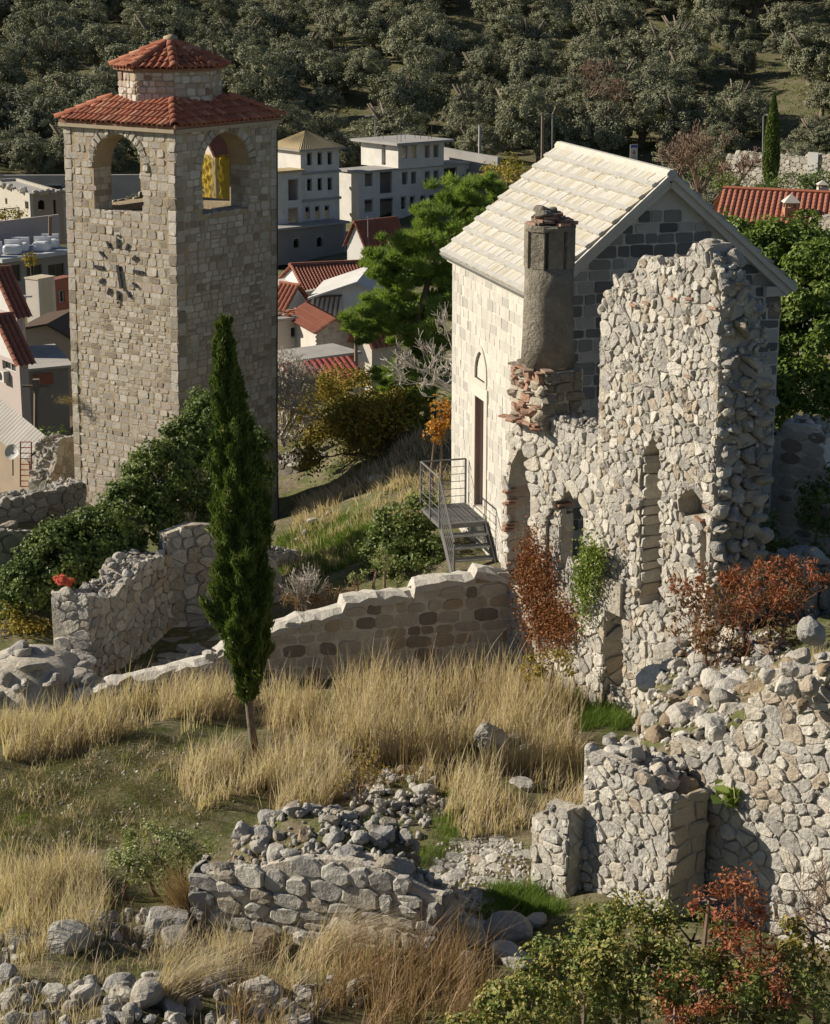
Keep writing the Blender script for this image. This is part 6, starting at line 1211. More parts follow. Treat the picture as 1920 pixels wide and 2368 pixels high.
h = House('unfinished_house', 'wide unfinished concrete block building with flat slab roof', 830, 400, 200, 50, 784, 1118, zc, BLOCK, wr=C4([(652, 325, 700, 402), (650, 487, 702, 560), (745, 315, 820, 445), (745, 478, 828, 595), (882, 318, 915, 390), (938, 316, 970, 386), (1022, 312, 1054, 384), (1076, 308, 1108, 380), (875, 470, 905, 542), (930, 467, 960, 540), (995, 462, 1025, 535), (1050, 460, 1082, 532), (1140, 290, 1220, 415), (1280, 298, 1330, 365)]), glass=False)
h.flat(CONC, .25, .2)
_zt = at(830, 400, 200)[2]+.2
h3 = House('unfinished_house', 'top storey of the wide unfinished building under its thin roof slab', 921, 335, 203, 50, 835, 1027, _zt-.1, BLOCK, wr=C4([(882, 155, 915, 230), (938, 154, 970, 228), (1022, 152, 1054, 226), (1076, 150, 1108, 222)]), wl=C4([(585, 130, 605, 225), (755, 145, 780, 270)]), glass=False); h3.flat(CONC, .8, .25)
for i in range(9):
    p = h3.P(rng.uniform(0, h3.WL), rng.uniform(0, h3.WR), h3.zt); b = MB(); b.tube([p, p+Z*rng.uniform(.8, 1.8)], .035, 4); b.build('rebar', TWIG, h3.t)
# ---- houses between tower and chapel
gz = lambda Yd: float(hgt(A([0.0]), A([Yd]))[0])-1.5
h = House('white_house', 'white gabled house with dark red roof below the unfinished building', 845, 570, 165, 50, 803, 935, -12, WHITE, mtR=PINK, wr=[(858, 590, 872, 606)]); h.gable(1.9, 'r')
b = MB(); p = h.P(0, .3, h.zt); b.tube([p, p+Z*2.6], .04, 5); b.box(p+Z*2.5, (1.3, .03, .03)); b.box(p+Z*2.3, (.9, .03, .03)); b.build('aerial', STEEL, h.t)
t_ = thing('long_house', 'long house with bright red tiled roof in the valley', 'building', at(770, 690, 126)); e0, t0 = at(700, 674, 124), at(670, 615, 129); e1, t1 = at(880, 650, 131), at(860, 606, 136)
b = MB(); corr(b, e0, e1, t1, t0, .34, .11); corr(b, t0+A([-1.5, 5, -2]), t1+A([-1.5, 5, -2]), t1, t0, .34, .11); rf = b.build('roof', TILE_F, t_); b = MB(); b.tube([t0+Z*.08, t1+Z*.08], .16, 6); b.build('ridge', TILE_F, rf)
f = FRp(e0, e1); b = MB(); L_ = np.linalg.norm((e1-e0)[:2]); b.core(f, [(.2, -6), (L_-.2, -6), (L_-.2, (e1-e0)[2]-.1), (.2, -.1)], [], -.3, -6); b.build('wall', WHITE, t_)
b = MB(); dd = -f.N*3.4; b.add([f.P(.25, -6, -.3), f.P(.25, -.15, -.3), t0+f.U*.4-Z*.1, t0+A([-1.5, 5, -2])+f.U*.4, f.P(.25, -6, -8)], [A([[0, 1, 2], [0, 2, 3], [0, 3, 4]])]); b.build('gable_wall', WHITE, t_)
def gblock(name, label, outline, Yd, U, depth, mt, roofmt=None, cat='building', roof_from=1, roof_to=None, th=.14):
    """a house block from its front outline (photo pixels, clockwise from bottom left) run back by depth, roof slabs on its upper edges"""
    o = at(*outline[0], Yd); f = Fr(o, U); q = px(f, outline); t = thing(name, label, cat, f.P((q[0][0]+q[-1][0])/2, 0, -depth/2)); q[0] = (q[0][0], q[0][1]-3); q[-1] = (q[-1][0], q[-1][1]-3)
    b = MB(); b.core(f, q, [], 0, -depth); b.build('wall', mt, t); roof_to = roof_to or len(q)-2
    if roofmt:
        for i in range(roof_from, roof_to):
            p0, p1 = f.P(*q[i], .25), f.P(*q[i+1], .25); dk = -f.N*(depth+.5); d = nrm(p1-p0)*.25; p0, p1 = p0-(d if i == roof_from else 0), p1+(d if i == roof_to-1 else 0); b = MB()
            b.add([k+Z*z for z in (.01, th) for k in (p0, p1, p1+dk, p0+dk)], [A([[0, 1, 5, 4], [1, 2, 6, 5], [2, 3, 7, 6], [3, 0, 4, 7], [4, 5, 6, 7], [3, 2, 1, 0]])]); b.build('roof', roofmt, t)
    return t, f
t_, f = gblock('white_house', 'bright white gabled house wall in front of the long red roof', [(716, 750), (716, 716), (722, 690), (827, 655), (872, 682), (872, 750)], 110, (1, -.1, 0), 6, m_plain('bright_white', (.68, .67, .65), .8, .08, 1), WHITE, roof_from=2)
b = MB()
for i in range(6):
    u0, v0 = f.uv(726+i*11, 728); u1, v1 = f.uv(731+i*11, 684); pa, pb_ = f.P(u0, v0, .5), f.P(u1, v1, .1); b.box((pa+pb_)/2, (.1, .06, np.linalg.norm(pb_-pa)), f.U, f.N, nrm(pb_-pa))
u0, v0 = f.uv(722, 686); u1, v1 = f.uv(792, 682); b.tube([f.P(u0, v0, .15), f.P(u1, v1, .15)], .06, 5); b.build('plank_frame', WOOD_D, t_)
h = House('small_house', 'small house with dark red roof close to the tower edge', 660, 712, 110, 40, 630, 714, -9, WHITE); h.gable(1.1, 'l')
h = House('stucco_house', 'pale stucco house with one dark window and broken roof edge', 640, 742, 104, 55, 610, 735, -9, PALE, wr=[(673, 755, 709, 779)]); fs = h.fr; h.flat(SHEET, .3, .15)
for i in range(22): p = h.P(rng.uniform(0, h.WL), rng.uniform(0, h.WR), h.zt+.25); b = MB(); b.box(p, (.5, .3, .06), (rng.normal(), rng.normal(), .2), (rng.normal(), rng.normal(), 0)); b.build('broken_tile', TILE, h.t)
fg = FRp(at(730, 840, 101), at(822, 840, 101.8)); fg.o[2] -= 3
og_ = px(fg, [(732, 772), (775, 742), (800, 750), (820, 775)]); og_ = [(og_[0][0], 0), (og_[-1][0], 0)]+og_[::-1]
hg = wallthing('stone_house', 'small beige stone gable house with thin red verge tiles', fg, og_, 5, PALE, STONE_H, .3, 'building', limit=60, d=(.0, .015), coursed=courses(0, 4, 0, 6, (.14, .24), (.2, .5)), ends=False, wav=0)
b = MB(); pa, pb_, pc = fg.P(*og_[-1]), fg.P(*og_[-2]), fg.P(*og_[2]); dk = -fg.N*5.2
corr(b, pa+fg.N*.25-fg.U*.2, pa+dk-fg.U*.2, pb_+dk+Z*.12, pb_+fg.N*.25+Z*.12); corr(b, pc+fg.N*.25+fg.U*.2, pc+dk+fg.U*.2, pb_+dk+Z*.12, pb_+fg.N*.25+Z*.12); b.build('roof', TILE_F, hg)
h = House('ruined_house', 'roofless low house walls with reddish plaster above the thicket', 680, 838, 93, 55, 620, 830, -9, PALE, mtR=REDW, wr=[(700, 842, 720, 858), (752, 836, 770, 850)], glass=False); h.flat(SHEET, .1, .12)
h = House('lean_to', 'lean-to with bright red tin roof above the thicket', 690, 890, 88, 60, 660, 830, -9, PALE, mtR=REDW); b = MB(); corr(b, h.P(-.3, -.3, h.zt), h.P(-.3, h.WR+.3, h.zt), h.P(h.WL, h.WR+.3, h.zt+.8), h.P(h.WL, -.3, h.zt+.8), .3, .05, 0); b.build('roof', m_plain('red_tin', (.46, .12, .09), .6, .2, 1), h.t)
h = House('cream_house', 'cream house wall with balcony behind the pine', 860, 790, 100, 50, 820, 930, -9, PALE, wr=[(830, 800, 850, 830)]); h.gable(1.2, 'r')
b = MB(); b.tube([at(824, 930, 92), at(823, 745, 92)], .09, 6); b.box(at(823, 752, 92), (1.2, .08, .08)); tag(b.build('utility_pole', TWIG), 'rusty brown utility pole before the stone gable house', 'pole')
# ---- houses left of the tower
fq = FRp(at(-40, 440, 214), at(640, 440, 216)); fq.o[2] -= 4; b = MB(); b.core(fq, [(0, 0), (34, 0), (34, fq.uv(300, 405)[1]), (1.5, fq.uv(30, 405)[1]), (1.5, fq.uv(20, 395)[1]), (0, fq.uv(0, 395)[1])], [], 0, -.6); tag(b.build('retaining_wall', CONC), 'long grey concrete retaining wall below the olive hillside', 'wall')
fq = FRp(at(1000, 372, 214), at(1190, 385, 205)); fq.o[2] -= 4; b = MB(); b.core(fq, [(0, 0), (10, 0), (10, fq.uv(1180, 366)[1]), (4, fq.uv(1060, 348)[1]), (0, fq.uv(1000, 336)[1])], [], 0, -.5); tag(b.build('retaining_wall', CONC), 'grey retaining wall along the road behind the chapel roof', 'wall')
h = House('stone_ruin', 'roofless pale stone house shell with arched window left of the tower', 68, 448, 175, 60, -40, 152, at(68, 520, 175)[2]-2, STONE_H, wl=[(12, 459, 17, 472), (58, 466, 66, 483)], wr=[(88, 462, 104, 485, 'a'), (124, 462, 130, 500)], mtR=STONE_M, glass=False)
for i in range(26): p = h.P(rng.uniform(0, h.WL), 0, h.zt+.1) if i % 2 else h.P(0, rng.uniform(0, h.WR), h.zt+.1); rock(h.t, p, rng.uniform(.2, .5), STONE_H, 'stone')
h = House('terrace_house', 'dark glazed house with white-wrapped furniture on its roof terrace', 8, 606, 148, 42, -60, 165, at(40, 700, 148)[2], GREYW, wr=[(9, 613, 48, 652), (62, 613, 98, 652), (112, 610, 150, 652)], wmt=STEEL_D); h.flat(m_plain('terrace_edge', (.45, .46, .48), .7), .4, .3)
tz = h.zt+.31
b = MB(); b.box(h.P(4.5, h.WR*.35+2, tz+1.1), (.25, h.WR*1.4, 2.2), h.dl, h.dr); b.build('terrace_wall', PINK, h.t)
b = MB()
for r0 in (0, 2.2, 4.4): p = h.P(4.5, h.WR*.1+r0, tz+2.2); b.tube([p, p+Z*.9], .04, 4)
b.tube([h.P(4.5, h.WR*.1-2, tz+3.1), h.P(4.5, h.WR*.1+4.4, tz+3.1)], .04, 4); b.build('terrace_railing', TWIG, h.t)
PLAS = m_plain('white_plastic', (.72, .73, .75), .4, .1, 2)
for i, (l, r_, lb) in enumerate([(1.4, -.6, 'leftmost'), (1.2, 1.2, 'second'), (1.9, 2.4, 'third'), (1.0, 3.9, 'fourth'), (1.7, 5.2, 'rightmost')]):
    p = h.P(l, r_+.6, tz); b = MB(); V, Fc = ICO[2]; sgn = np.sign(V)*np.abs(V)**.45; b.add(sgn*A([.75, .45, .38])*(1+rng.normal(0, .03, (len(V), 1)))+p+Z*.38, [Fc]); b.box(p+A([.0, .5, .75]), (1.4, .12, .7), (1, 0, 0), (0, 1, .15)); tag(b.build('wrapped_furniture', PLAS), lb+' of the white plastic-wrapped sofas on the roof terrace', 'furniture', 'wrapped furniture on the terrace')
h = House('yellow_house', 'cream yellow house corner beside the tower below the terrace', 88, 648, 132, 35, 58, 126, at(90, 760, 132)[2], PALE, mtR=CREAM); h.flat(CREAM, .05, .1)
h = House('brick_house', 'brick red house part with dark window touching the tower edge', 127, 650, 134, 30, 110, 165, at(127, 760, 134)[2], REDW, wr=[(130, 672, 150, 700)]); h.flat(REDW, .1, .12)
gblock('cream_house', 'plain cream house with dark eaves left of the tower', [(51, 850), (51, 762), (112, 752), (168, 784), (168, 850)], 112, (1, -.15, 0), 5, CREAM, WOOD_D)
h = House('red_roof_house', 'pink house with steep red tiled roof at the left edge', 38, 728, 106, 55, -40, 48, at(38, 830, 106)[2]-3, PINK, wl=[(5, 738, 22, 765, 'a')]); h.gable(2.2, 'r', ov=.35)
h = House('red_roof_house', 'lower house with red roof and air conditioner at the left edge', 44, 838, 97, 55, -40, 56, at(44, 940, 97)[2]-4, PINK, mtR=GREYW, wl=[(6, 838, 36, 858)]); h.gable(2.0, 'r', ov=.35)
ac = thing('air_conditioner', 'white air conditioner unit on the lower red-roofed house', 'appliance', h.fl.P(*h.fl.uv(15, 868), .2)); b = MB(); fu = h.fl.uv(15, 868); b.fbox(h.fl, fu[0]-.42, fu[0]+.42, fu[1]-.3, fu[1]+.3, .02, .34); b.build('casing', WHITE, ac); b = MB(); b.tube([h.fl.P(fu[0], fu[1], .342), h.fl.P(fu[0], fu[1], .36)], .22, 14); b.build('fan_grille', BLACK_M, ac)
t_, f = gblock('dark_house', 'dark shaded house with rusty panel below the cream house', [(54, 950), (54, 858), (158, 848), (158, 950)], 103, (1, .35, 0), 6, GREYW, SHEET)
b = MB(); u0, v0 = f.uv(80, 890); u1, v1 = f.uv(122, 862); b.fbox(f, u0, u1, v0, v1, .03, .1); b.build('rusty_panel', REDW, t_)
b = MB(); b.tube([at(83, 1030, 86), at(84, 885, 86)], .12, 6); b.box(at(84, 893, 86), (1.3, .1, .1)); b.box(at(84, 889, 86.01), (.3, .3, .5)); tag(b.build('utility_pole', BARK), 'wooden utility pole in the dark hollow left of the tower', 'pole')
def lamp(X, Y0, Y1, Yd, label, side=0, mt=STEEL, name='street_lamp', r=.07):
    t = thing(name, label, 'lamp' if side else 'pole', at(X, Y0, Yd)); b = MB(); p0, p1 = at(X, Y0, Yd), at(X, Y1, Yd); p0 = p0-Z*1.5
    b.tube([p0, p1], [r*1.3, r], 6)
    if side: b.tube([p1, p1+A([side*.5, 0, .15]), p1+A([side*1.0, 0, .1])], .04, 5)
    b.build('pole', mt, t)
    if side: b = MB(); b.box(p1+A([side*1.15, 0, .08]), (.6, .22, .12)); b.build('lamp_head', WHITE, t)
lamp(868, 312, 270, 222, 'street lamp above the wide unfinished building', -.8); lamp(1110, 372, 290, 215, 'plain pale pole behind the unfinished building', 0, CONC, 'utility_pole', .16); lamp(1255, 372, 260, 200, 'wooden pole beside the street lamp at the chapel ridge', 0, BARK, 'utility_pole', .14)
lamp(1278, 372, 266, 200, 'street lamp just right of the wooden pole', -.8); lamp(1766, 352, 268, 150, 'street lamp left of the small cypress', .5, r=.05); lamp(30, 705, 688, 120, 'curved street lamp above the left red roof', .8, r=.05)
b = MB(); b.tube([at(116, 545, 150), at(116, 500, 150)], .14, 7); tag(b.build('flue_pipe', TWIG), 'rusty flue pipe standing behind the terrace house', 'pipe')
h = House('shed', 'grey tin-roofed shed at the left edge below the pole', 66, 1062, 78, 60, -40, 84, at(60, 1140, 78)[2]-2, m_plain('stained_brown_wall', (.27, .215, .16), .9, .3, 1.2)); b = MB(); corr(b, h.P(-.3, -.3, h.zt), h.P(h.WL, -.3, h.zt+.5), h.P(h.WL, h.WR+.3, h.zt+1.4), h.P(-.3, h.WR+.3, h.zt+.9), .3, .04, 0); b.build('roof', SHEET, h.t)
h = House('shed', 'white flat-roofed shed with wooden cross near the tower foot', 92, 1068, 75, 30, 78, 150, at(90, 1140, 75)[2]-2, PALE, mtR=GREYW); h.flat(SHEET, .15, .1)
f = h.fl; u, v = f.uv(88, 1110); b = MB(); b.fbox(h.fr, .25, .35, h.h-1.3, h.h-.2, .02, .1); b.fbox(h.fr, .05, .55, h.h-.6, h.h-.5, .021, .11); b.build('wooden_cross', WOOD_D, h.t)
d_ = thing('satellite_dish', 'white satellite dish on a pole above the left shed', 'dish', at(30, 1085, 74)); b = MB(); c = at(28, 1045, 74); nn = nrm([-.3, -.8, .4]); e1 = nrm(np.cross(nn, Z)); e2 = np.cross(nn, e1); k = 16; V = []
for r_, dd in ((0, -.08), (.18, -.05), (.32, .03)): V += [c+nn*dd+(e1*math.cos(a)+e2*math.sin(a))*r_ for a in np.linspace(0, 2*math.pi, k, endpoint=False)]
b.add(V, [A([[r_*k+i, r_*k+(i+1) % k, (r_+1)*k+(i+1) % k, (r_+1)*k+i] for r_ in range(2) for i in range(k)])]); b.build('reflector', WHITE, d_); b = MB(); b.tube([c-nn*.05, at(30, 1100, 74)], .03, 5); b.tube([c-e2*.3, c+nn*.35], .012, 4); b.build('mount', STEEL_D, d_)
b = MB(); q0, q1 = at(60, 1125, 74), at(60, 1022, 74)
for dx_ in (-.22, .22): b.tube([q0+A([dx_, 0, 0]), q1+A([dx_, 0, 0])], .03, 4)
for i in range(9): z = q0+(q1-q0)*i/8; b.tube([z+A([-.22, 0, 0]), z+A([.22, 0, 0])], .02, 4)
tag(b.build('lattice_mast', m_plain('red_paint', (.40, .10, .06), .6)), 'rusty red ladder-like mast beside the satellite dish', 'mast')
fs = FRp(at(118, 1110, 58.5), at(168, 1090, 60)); fs.o[2] -= 1.5
os_ = px(fs, [(118, 1110), (135, 1045), (140, 1015), (170, 1008)]); os_ = [(os_[0][0], 0), (os_[-1][0]+.5, 0)]+os_[::-1]; wallthing('stepped_wall', 'stepped dark stone parapet behind the tower foot', fs, os_, .8, MORTAR_R, STONE_G, .3, limit=30, tops=os_[2:], tsize=.3)
# person and car behind the stone ruin
p = at(35, 452, 188); pe = thing('person', 'person in a dark patterned jacket standing by the road wall', 'person', p-Z*.9); b = MB(); sk = [(0, .16, .11), (.35, .17, .12), (.75, .2, .13), (1.05, .23, .14), (1.25, .24, .13), (1.38, .12, .1), (1.45, .06, .06)]
k = 10; V = []
for z, a, c in sk: V += [p+A([math.cos(t_)*a, math.sin(t_)*c, z-.85]) for t_ in np.linspace(0, 2*math.pi, k, endpoint=False)]
b.add(V, [A([[i*k+j, i*k+(j+1) % k, (i+1)*k+(j+1) % k, (i+1)*k+j] for i in range(len(sk)-1) for j in range(k)])])
for sx in (-1, 1): b.tube([p+A([sx*.22, 0, .38]), p+A([sx*.3, -.05, .1]), p+A([sx*.2, -.18, -.12])], [.065, .055, .04], 7)
V, Fc = ICO[2]; b.add(V*A([.09, .11, .13])+p+A([0, 0, .72]), [Fc]); b.build('body', m_stone('patterned_cloth', [(.03, .03, .05), (.25, .25, .28), (.04, .04, .06)], 9, use_rnd=False), pe, True); b = MB(); b.add(V*A([.1, .12, .1])+p+A([0, .02, .78]), [Fc]); b.build('hair', m_plain('reddish_hair', (.22, .07, .04), .7), pe, True)
p = at(130, 446, 196); cr = thing('parked_car', 'dark parked car behind the stone ruin beside the tower', 'car', p-Z*.7)
cu = Fr(p-A([2.1, 0, .65]), (1, .05, 0)); b = MB(); b.core(cu, [(0, .25), (4.2, .25), (4.25, .7), (3.9, .85), (3.2, .95), (2.5, 1.4), (1.0, 1.42), (.3, .95), (0, .85)], [], 0, -1.7); b.build('body', m_plain('dark_car_paint', (.04, .045, .05), .25, .1, 1, spec=.6), cr); b = MB(); b.core(cu, [(.55, .95), (3.0, .97), (2.45, 1.33), (1.05, 1.35)], [], .012, -.05); b.build('side_window', DARKG, cr)
for u in (.8, 3.4): b = MB(); b.tube([cu.P(u, .3, .03), cu.P(u, .3, -.2)], .32, 14); b.build('wheel', BLACK_M, cr)
b = MB(); b.fbox(cu, -.03, .05, .62, .8, -.4, -.05); b.build('tail_light', m_plain('tail_red', (.5, .03, .02), .4), cr)
# ---- house with yellow netting, seen through the belfry
h = House('netted_house', 'house wrapped in yellow scaffold netting seen through the right belfry arch', 497, 352, 186, 50, 455, 560, at(497, 470, 186)[2]-2, CREAM, wr=[(500, 375, 508, 392), (513, 374, 520, 390), (500, 405, 508, 425), (513, 404, 520, 424)], wl=[(476, 372, 488, 392), (476, 405, 488, 428)]); h.gable(2.0, 'r', ov=.5)
b = MB()
for f, W in ((h.fl, h.WL), (h.fr, h.WR)):
    nu, nv = 26, 22; g = np.array([[f.P(W*i/nu, h.h*.97*j/nv, .5+.16*math.sin(i*1.1+j*.7)+.12*math.sin(j*1.9-i*.4)) for i in range(nu+1)] for j in range(nv+1)]).reshape(-1, 3); ii = np.arange((nu+1)*(nv+1)).reshape(nv+1, nu+1); keepq = np.stack([ii[:-1, :-1], ii[:-1, 1:], ii[1:, 1:], ii[1:, :-1]], 2)
    b.add(g, [keepq.reshape(-1, 4)])
m, t, bs_ = nodes('yellow_net'); bs_.inputs['Base Color'].default_value = (.62, .46, .02, 1); tp = N_(t, 'ShaderNodeBsdfTransparent'); tl = N_(t, 'ShaderNodeBsdfTranslucent'); tl.inputs[0].default_value = (.7, .52, .03, 1); mx = N_(t, 'ShaderNodeMixShader'); mx.inputs[0].default_value = .4; m2 = N_(t, 'ShaderNodeMixShader'); m2.inputs[0].default_value = .3
t.links.new(bs_.outputs[0], mx.inputs[1]); t.links.new(tl.outputs[0], mx.inputs[2]); t.links.new(mx.outputs[0], m2.inputs[1]); t.links.new(tp.outputs[0], m2.inputs[2]); t.links.new(m2.outputs[0], t.nodes['Material Output'].inputs[0])
b.build('scaffold_net', m, h.t, True)
# ---- right side: tiled house with two chimneys, stone wall, sign
ta, tb = at(1672, 438, 104), at(1935, 450, 102); ea = at(1653, 512, 100.5); hh_ = thing('tiled_house', 'house with red barrel-tiled roof beyond the ivy-covered tree', 'building', A([ta[0], 100, 0]))
eb = tb+(ea-ta); b = MB(); corr(b, ea, eb, tb, ta, .3, .10); dkk = A([0, 5.5, 0]); corr(b, ta+dkk*1-Z*2, tb+dkk-Z*2, tb, ta, .3, .10); rf = b.build('roof', TILE_F, hh_); b = MB(); b.tube([ta+Z*.08, tb+Z*.08], .14, 6); b.build('ridge', TILE, rf)
b = MB(); f = FRp(ea, eb); f.o = f.o-Z*6+A([0, .4, 0]); b.core(f, [(0, 0), (np.linalg.norm(eb-ea), 0), (np.linalg.norm(eb-ea), 5.9), (0, 5.9)], [], 0, -8); b.build('wall', STONE_H, hh_)
for X, Y0, Y1, Yd, brick in ((1827, 514, 447, 100.35, True), (1901, 450, 416, 105, False)):
    c = MB(); p0, p1 = at(X, Y0, Yd), at(X, Y1, Yd); H_ = p1[2]-p0[2]; w_ = .72 if brick else .5; bd = H_*.52
    c.box(p0+Z*(bd/2-.3), (w_, w_, bd+.6)); ch = c.build('chimney_stack', m_plain('orange_brick', (.40, .21, .12), .9, .2, 4) if brick else PALE, hh_)
    c = MB()
    for sx in (-1, 0, 1):
        for sy in (-1, 1): c.box(p0+A([sx*w_*.4, sy*w_*.4, bd+H_*.09]), (w_*.16, w_*.16, H_*.18))
    c.build('chimney_vents', m_plain('vent_brick', (.38, .25, .16), .9), ch)
    c = MB(); q = w_*.62; zz = bd+H_*.18; c.add([p0+A([-q, -q, zz]), p0+A([q, -q, zz]), p0+A([q, q, zz]), p0+A([-q, q, zz]), p0+Z*(zz+H_*.3)], [A([[0, 1, 4], [1, 2, 4], [2, 3, 4], [3, 0, 4]]), A([[3, 2, 1, 0]])]); c.build('chimney_cap', PALE, ch)
fw_ = FRp(at(1680, 405, 152), at(1935, 405, 146)); fw_.o[2] -= 1.5; L_ = reach(fw_.o, fw_.U, 1935); ow = px(fw_, [(1680, 362), (1720, 350), (1800, 360), (1860, 362), (1935, 355)]); ow = [(ow[0][0], 0), (ow[-1][0], 0)]+ow[::-1]
gt = px(fw_, [(1869, 400), (1893, 400), (1893, 352), (1869, 352)])
wallthing('stone_wall', 'pale dry-stone wall with white gate at the foot of the right hillside', fw_, ow, .6, m_plain('wall_joint', (.26, .245, .21), .95, .2, 2), STONE_H, .3, limit=160, d=(.02, .06), tops=ow[2:], tsize=.45, topmat=STONE_H)
b = MB(); b.fbox(fw_, gt[0][0], gt[1][0], gt[0][1], gt[2][1], .1, .2); b.build('gate', WHITE, bpy.data.objects['stone_wall'])
fq = FRp(at(1795, 540, 92), at(1935, 540, 90)); fq.o[2] -= 3; oq = px(fq, [(1868, 540), (1880, 505), (1905, 498), (1935, 500)]); oq = [(oq[0][0], 0), (oq[-1][0], 0)]+oq[::-1]; wallthing('stone_wall', 'pale stone wall corner behind the ivy-covered tree at the right edge', fq, oq, .6, STONE_H, STONE_H, .3, limit=40, tops=oq[2:], tsize=.3, topmat=STONE_H)
sg = thing('roadside_sign', 'white roadside board with blue header on the far road', 'sign', at(1466, 372, 205)); b = MB(); f = Fr(at(1457, 370, 205), (1, .1, 0)); W_, H_ = f.uv(1475, 352)[0], f.uv(1466, 334)[1]; b.fbox(f, 0, W_, 0, H_, -.06, 0); b.build('board', WHITE, sg)
b = MB(); b.fbox(f, .03, W_-.03, H_*.8, H_*.97, .004, .012); b.build('blue_header', m_plain('sign_blue', (.06, .10, .30), .6), sg); b = MB(); b.fbox(f, W_*.45, W_*.62, H_*.35, H_*.62, .004, .012); b.fbox(f, W_*.3, W_*.75, H_*.44, H_*.5, .013, .02); b.build('red_emblem', m_plain('sign_red', (.45, .05, .04), .6), sg)
b = MB(); [b.fbox(f, W_*.18, W_*.82, H_*(.08+.07*i), H_*(.1+.07*i), .004, .012) for i in range(3)]; b.build('text_lines', m_plain('sign_grey', (.2, .2, .22), .6), sg); b = MB(); [b.tube([f.P(u, -2.2, -.08), f.P(u, H_, -.08)], .05, 5) for u in (.1, W_-.1)]; b.build('posts', STEEL, sg)
# ================================================================= olive hillside
rg = np.random.default_rng(201)
def olive_mesh(seed):
    rg = np.random.default_rng(seed); cr = MB(); tr = MB(); tips = []
    tr.tube([A([0, 0, -.8]), A([.1, 0, .4]), A([rg.normal(0, .2), rg.normal(0, .2), 1.7])], [.34, .26, .2], 7)
    for _ in range(4):
        a = rg.uniform(0, 6.28); tr.tube([A([0, 0, 1.2]), A([math.cos(a)*.7, math.sin(a)*.7, 2.2]), A([math.cos(a)*1.4, math.sin(a)*1.4, 3.2])], [.17, .12, .05], 5)
    for _ in range(7):
        a = rg.uniform(0, 6.28); q = rg.uniform(.3, 1.7); c = A([math.cos(a)*q, math.sin(a)*q, rg.uniform(1.3, 3.5)-.3*q]); r_ = rg.uniform(.9, 1.5)
        P, v, Nn = clumps(34, 60, c, (r_, r_, r_*.8), .34, rg, .7); cr.add(*leafset(P, .17, .085, rg, up=.4, v=v, nb=Nn*1.3))
    return (mk_mesh('olive_trunk', np.concatenate(tr.V), tr.F, BARK, True), mk_mesh('olive_crown', np.concatenate(cr.V), cr.F, OLIVE, False, np.concatenate(cr.at)))
OM = [olive_mesh(300+i) for i in range(7)]
def olive(x, y, s, label='grey-green olive tree on the terraced hillside', grp='olive trees on the hillside', i=None):
    g = G(x, y); t = thing('olive_tree', label, 'tree', g, grp); k = int(rg.integers(len(OM))) if i is None else i; R_ = Matrix.Rotation(rg.uniform(0, 6.28), 4, 'Z') @ Matrix.Diagonal((s*rg.uniform(.9, 1.15), s*rg.uniform(.9, 1.15), s*rg.uniform(.9, 1.1), 1))
    for nm, me in (('trunk', OM[k][0]), ('crown', OM[k][1])): m = R_.copy(); m.translation = Vector(g); inst(nm, me, m, t)
for X, Y, Yd, s, lb in [(755, 262, 224, 1.25, 'single large olive tree above the unfinished building'), (305, 430, 205, .9, 'olive tree seen through the left belfry arch'), (1095, 395, 205, .9, 'small olive tree right of the unfinished building'), (1860, 345, 165, .9, 'olive shrub above the right stone wall')]:
    p = at(X, Y, Yd); olive(p[0], p[1], s, lb, None)
pts = []
for _ in range(9000):
    y = rg.uniform(226, 345); x = rg.uniform(-.31, .29)*y
    d0 = 6.5
    if all((x-a)**2+(y-c)**2 > d0**2*(1+.003*(y-226))**2 for a, c in pts):
        k = math.sin(x*.09+1)*math.sin(y*.07)            # leave some glades
        if (k > .75 and y < 300) or (x > .1*y and y < 285 and rg.random() < .5): continue
        pts.append((x, y))
for x, y in pts:
    side = 'left end of the hillside' if x < -.13*y else 'hillside right behind the tower roofs' if x < -.06*y else 'hillside above the unfinished houses' if x < .03*y else 'hillside above the chapel ridge' if x < .13*y else 'right end of the hillside'
    band = 'lowest row' if y < 248 else 'middle rows' if y < 290 else 'upper rows'
    olive(x, y, rg.uniform(1.1, 2.15)*(1+.0022*(y-240)), 'grey-green olive tree in the '+band+', '+side)
for _ in range(260):
    y = rg.uniform(165, 226); x = rg.uniform(.13, .235)*y
    if abs(x/y-.117) > .012 and hgt(A([x]), A([y]))[0] > -9 and all((x-a)**2+(y-c)**2 > 45 for a, c in pts): pts.append((x, y)); olive(x, y, rg.uniform(.8, 1.2), 'small olive tree on the slope above the right stone wall', 'olive trees on the right slope')
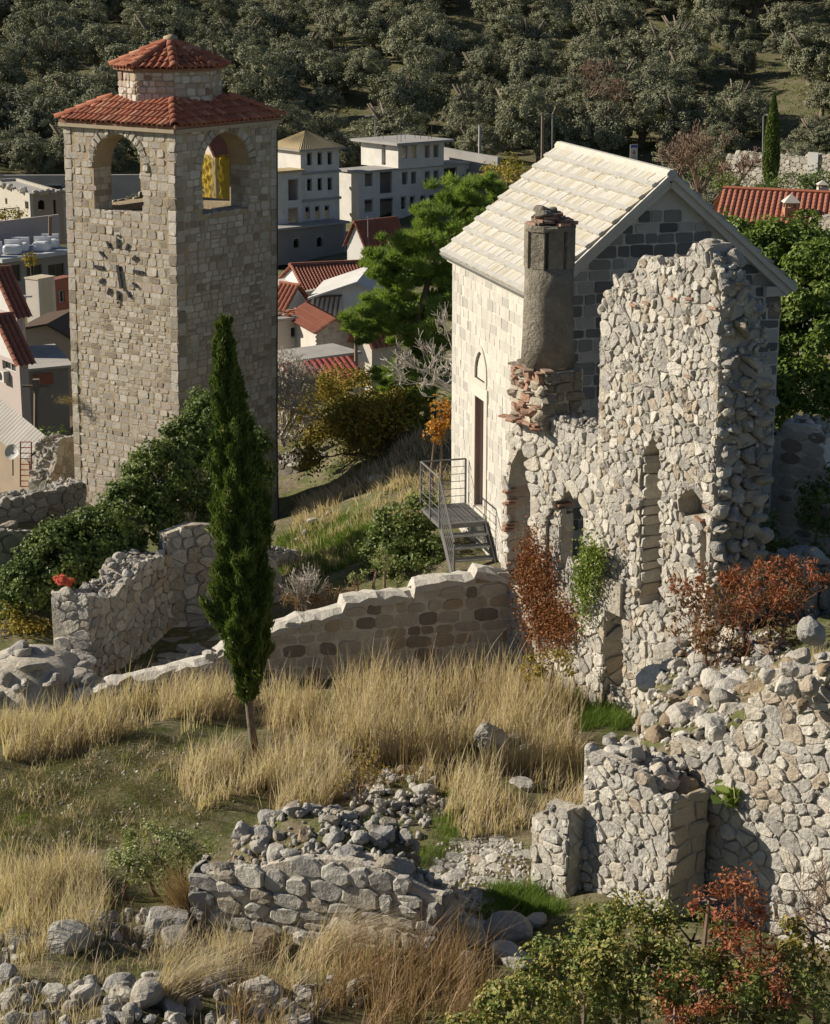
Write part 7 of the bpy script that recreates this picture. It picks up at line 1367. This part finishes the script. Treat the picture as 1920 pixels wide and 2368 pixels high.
# undergrowth and terrace walls
P = []
b = MB(); n = 5200; y = rg.uniform(215, 345, n); x = rg.uniform(-.25, .25, n)*y; z = hgt(x, y)
for i in range(n):
    if math.sin(x[i]*.3)+math.sin(y[i]*.4+x[i]*.1) < .2: continue
    k = 14; P.append(A([x[i], y[i], z[i]+.25])+rg.normal(0, .45, (k, 3))*A([1.3, 1.3, .6]))
P = np.concatenate(P); b.add(*leafset(P, .3, .16, rg, up=.5)); tag(b.build('undergrowth', m_leaf('hill_scrub', [(.025, .035, .012), (.05, .065, .02), (.09, .095, .03), (.15, .13, .05)], .25)), 'low green scrub between the olive trees', 'scrub', kind='stuff')
for x0, x1, yy, lb in [(-36, -14, 262, 'low terrace wall among olives behind the tower'), (-6, 12, 232, 'dry-stone terrace wall above the unfinished houses'), (20, 44, 246, 'terrace wall high on the right hillside'), (-22, 4, 288, 'upper dry-stone terrace wall in the olive grove')]:
    t = thing('terrace_wall', lb, 'wall', G((x0+x1)/2, yy)); b = MB(); xs = np.arange(x0, x1, .34); Q = []
    for x in xs:
        for j in range(3): Q.append(G(x+rg.normal(0, .08), yy+2*math.sin(x*.12)+rg.normal(0, .1))+Z*(.1+.28*j))
    rubble(b, Q, rg.uniform(.2, .32, len(Q)), rg); b.build('stones', STONE_G, t, kind='stuff')
# bare brown trees, small cypress, hedges
for X, Y, Yd, hp, sd, lb in [(1620, 455, 140, 190, 210, 'bare brown tree left of the tiled house'), (1355, 235, 235, 120, 211, 'bare pale tree among olives above the chapel ridge'), (1700, 440, 130, 110, 212, 'bare tangle of brown branches before the stone wall'), (1560, 420, 170, 110, 213, 'small bare tree beside the roadside board'), (1420, 250, 228, 80, 214, 'low bare bush right of the bare pale tree')]:
    bare_tree('bare_tree', lb, X, Y, Yd, hp, sd, TWIG, 4, .5, (0, 0, 1), nb=4, r0=.12, minr=.022, kid=(3, 4))
cb2 = at(1781, 425, 135); t = thing('cypress_tree', 'small slim cypress before the right stone wall', 'tree', cb2); hh = at(1781, 215, 135)[2]-cb2[2]; b = MB(); b.tube([cb2, cb2+Z*hh*.9], [.12, .03], 6); b.build('trunk', BARK, t)
n = 7000; q = rg.random(n); az = rg.uniform(0, 6.28, n); r_ = np.interp(q, [0, .12, .3, .7, 1], [.3, .55, .62, .42, .03])*rg.uniform(.5, 1, n)**.5; b = MB(); b.add(*leafset(cb2+np.stack([np.cos(az)*r_, np.sin(az)*r_, q*hh], 1), .28, .09, rg, dirs=np.tile(A([0, 0, 1.0]), (n, 1)))); b.build('crown', CYP, t)
leafmass('hedge', 'dark green hedge behind the tiled house roof', 'hedge', [bl(1840, 425, 118, 60, 18), bl(1760, 430, 120, 40, 16), bl(1900, 415, 118, 40, 28), bl(1640, 395, 150, 40, 22), bl(1690, 425, 125, 40, 14)], IVY, .17, .12, 80, 221, dens=.14, lobes=.7)
leafmass('brown_bush', 'brownish autumn bush between pine and chapel roof', 'bush', [bl(1150, 410, 120, 40, 26), bl(1180, 385, 125, 26, 22), bl(1210, 400, 118, 30, 20)], YEL, .26, .18, 34, 222, dens=.15, lobes=.7)
leafmass('town_scrub', 'dark scrub in the hollow between houses left of the tower', 'bush', [(A([x, y, float(hgt(A([x]), A([y]))[0])+.9]), (2.2, 1.6, 1.6)) for x, y in [(-21.5, 92), (-19, 91), (-17, 90), (-23, 90), (-16, 86), (-20, 85), (-13, 100), (-5, 86), (-2, 84), (2, 84), (-8, 88), (5, 82)]], IVY, .3, .2, 36, 223, dens=.16, lobes=.8)
leafmass('terrace_shrub', 'straggly shrubs on the terrace edge of the glazed house', 'shrub', [bl(25, 500, 158, 40, 14), bl(70, 600, 144, 8, 10)], YEL, .25, .15, 30, 224, dens=.2, lobes=.6)
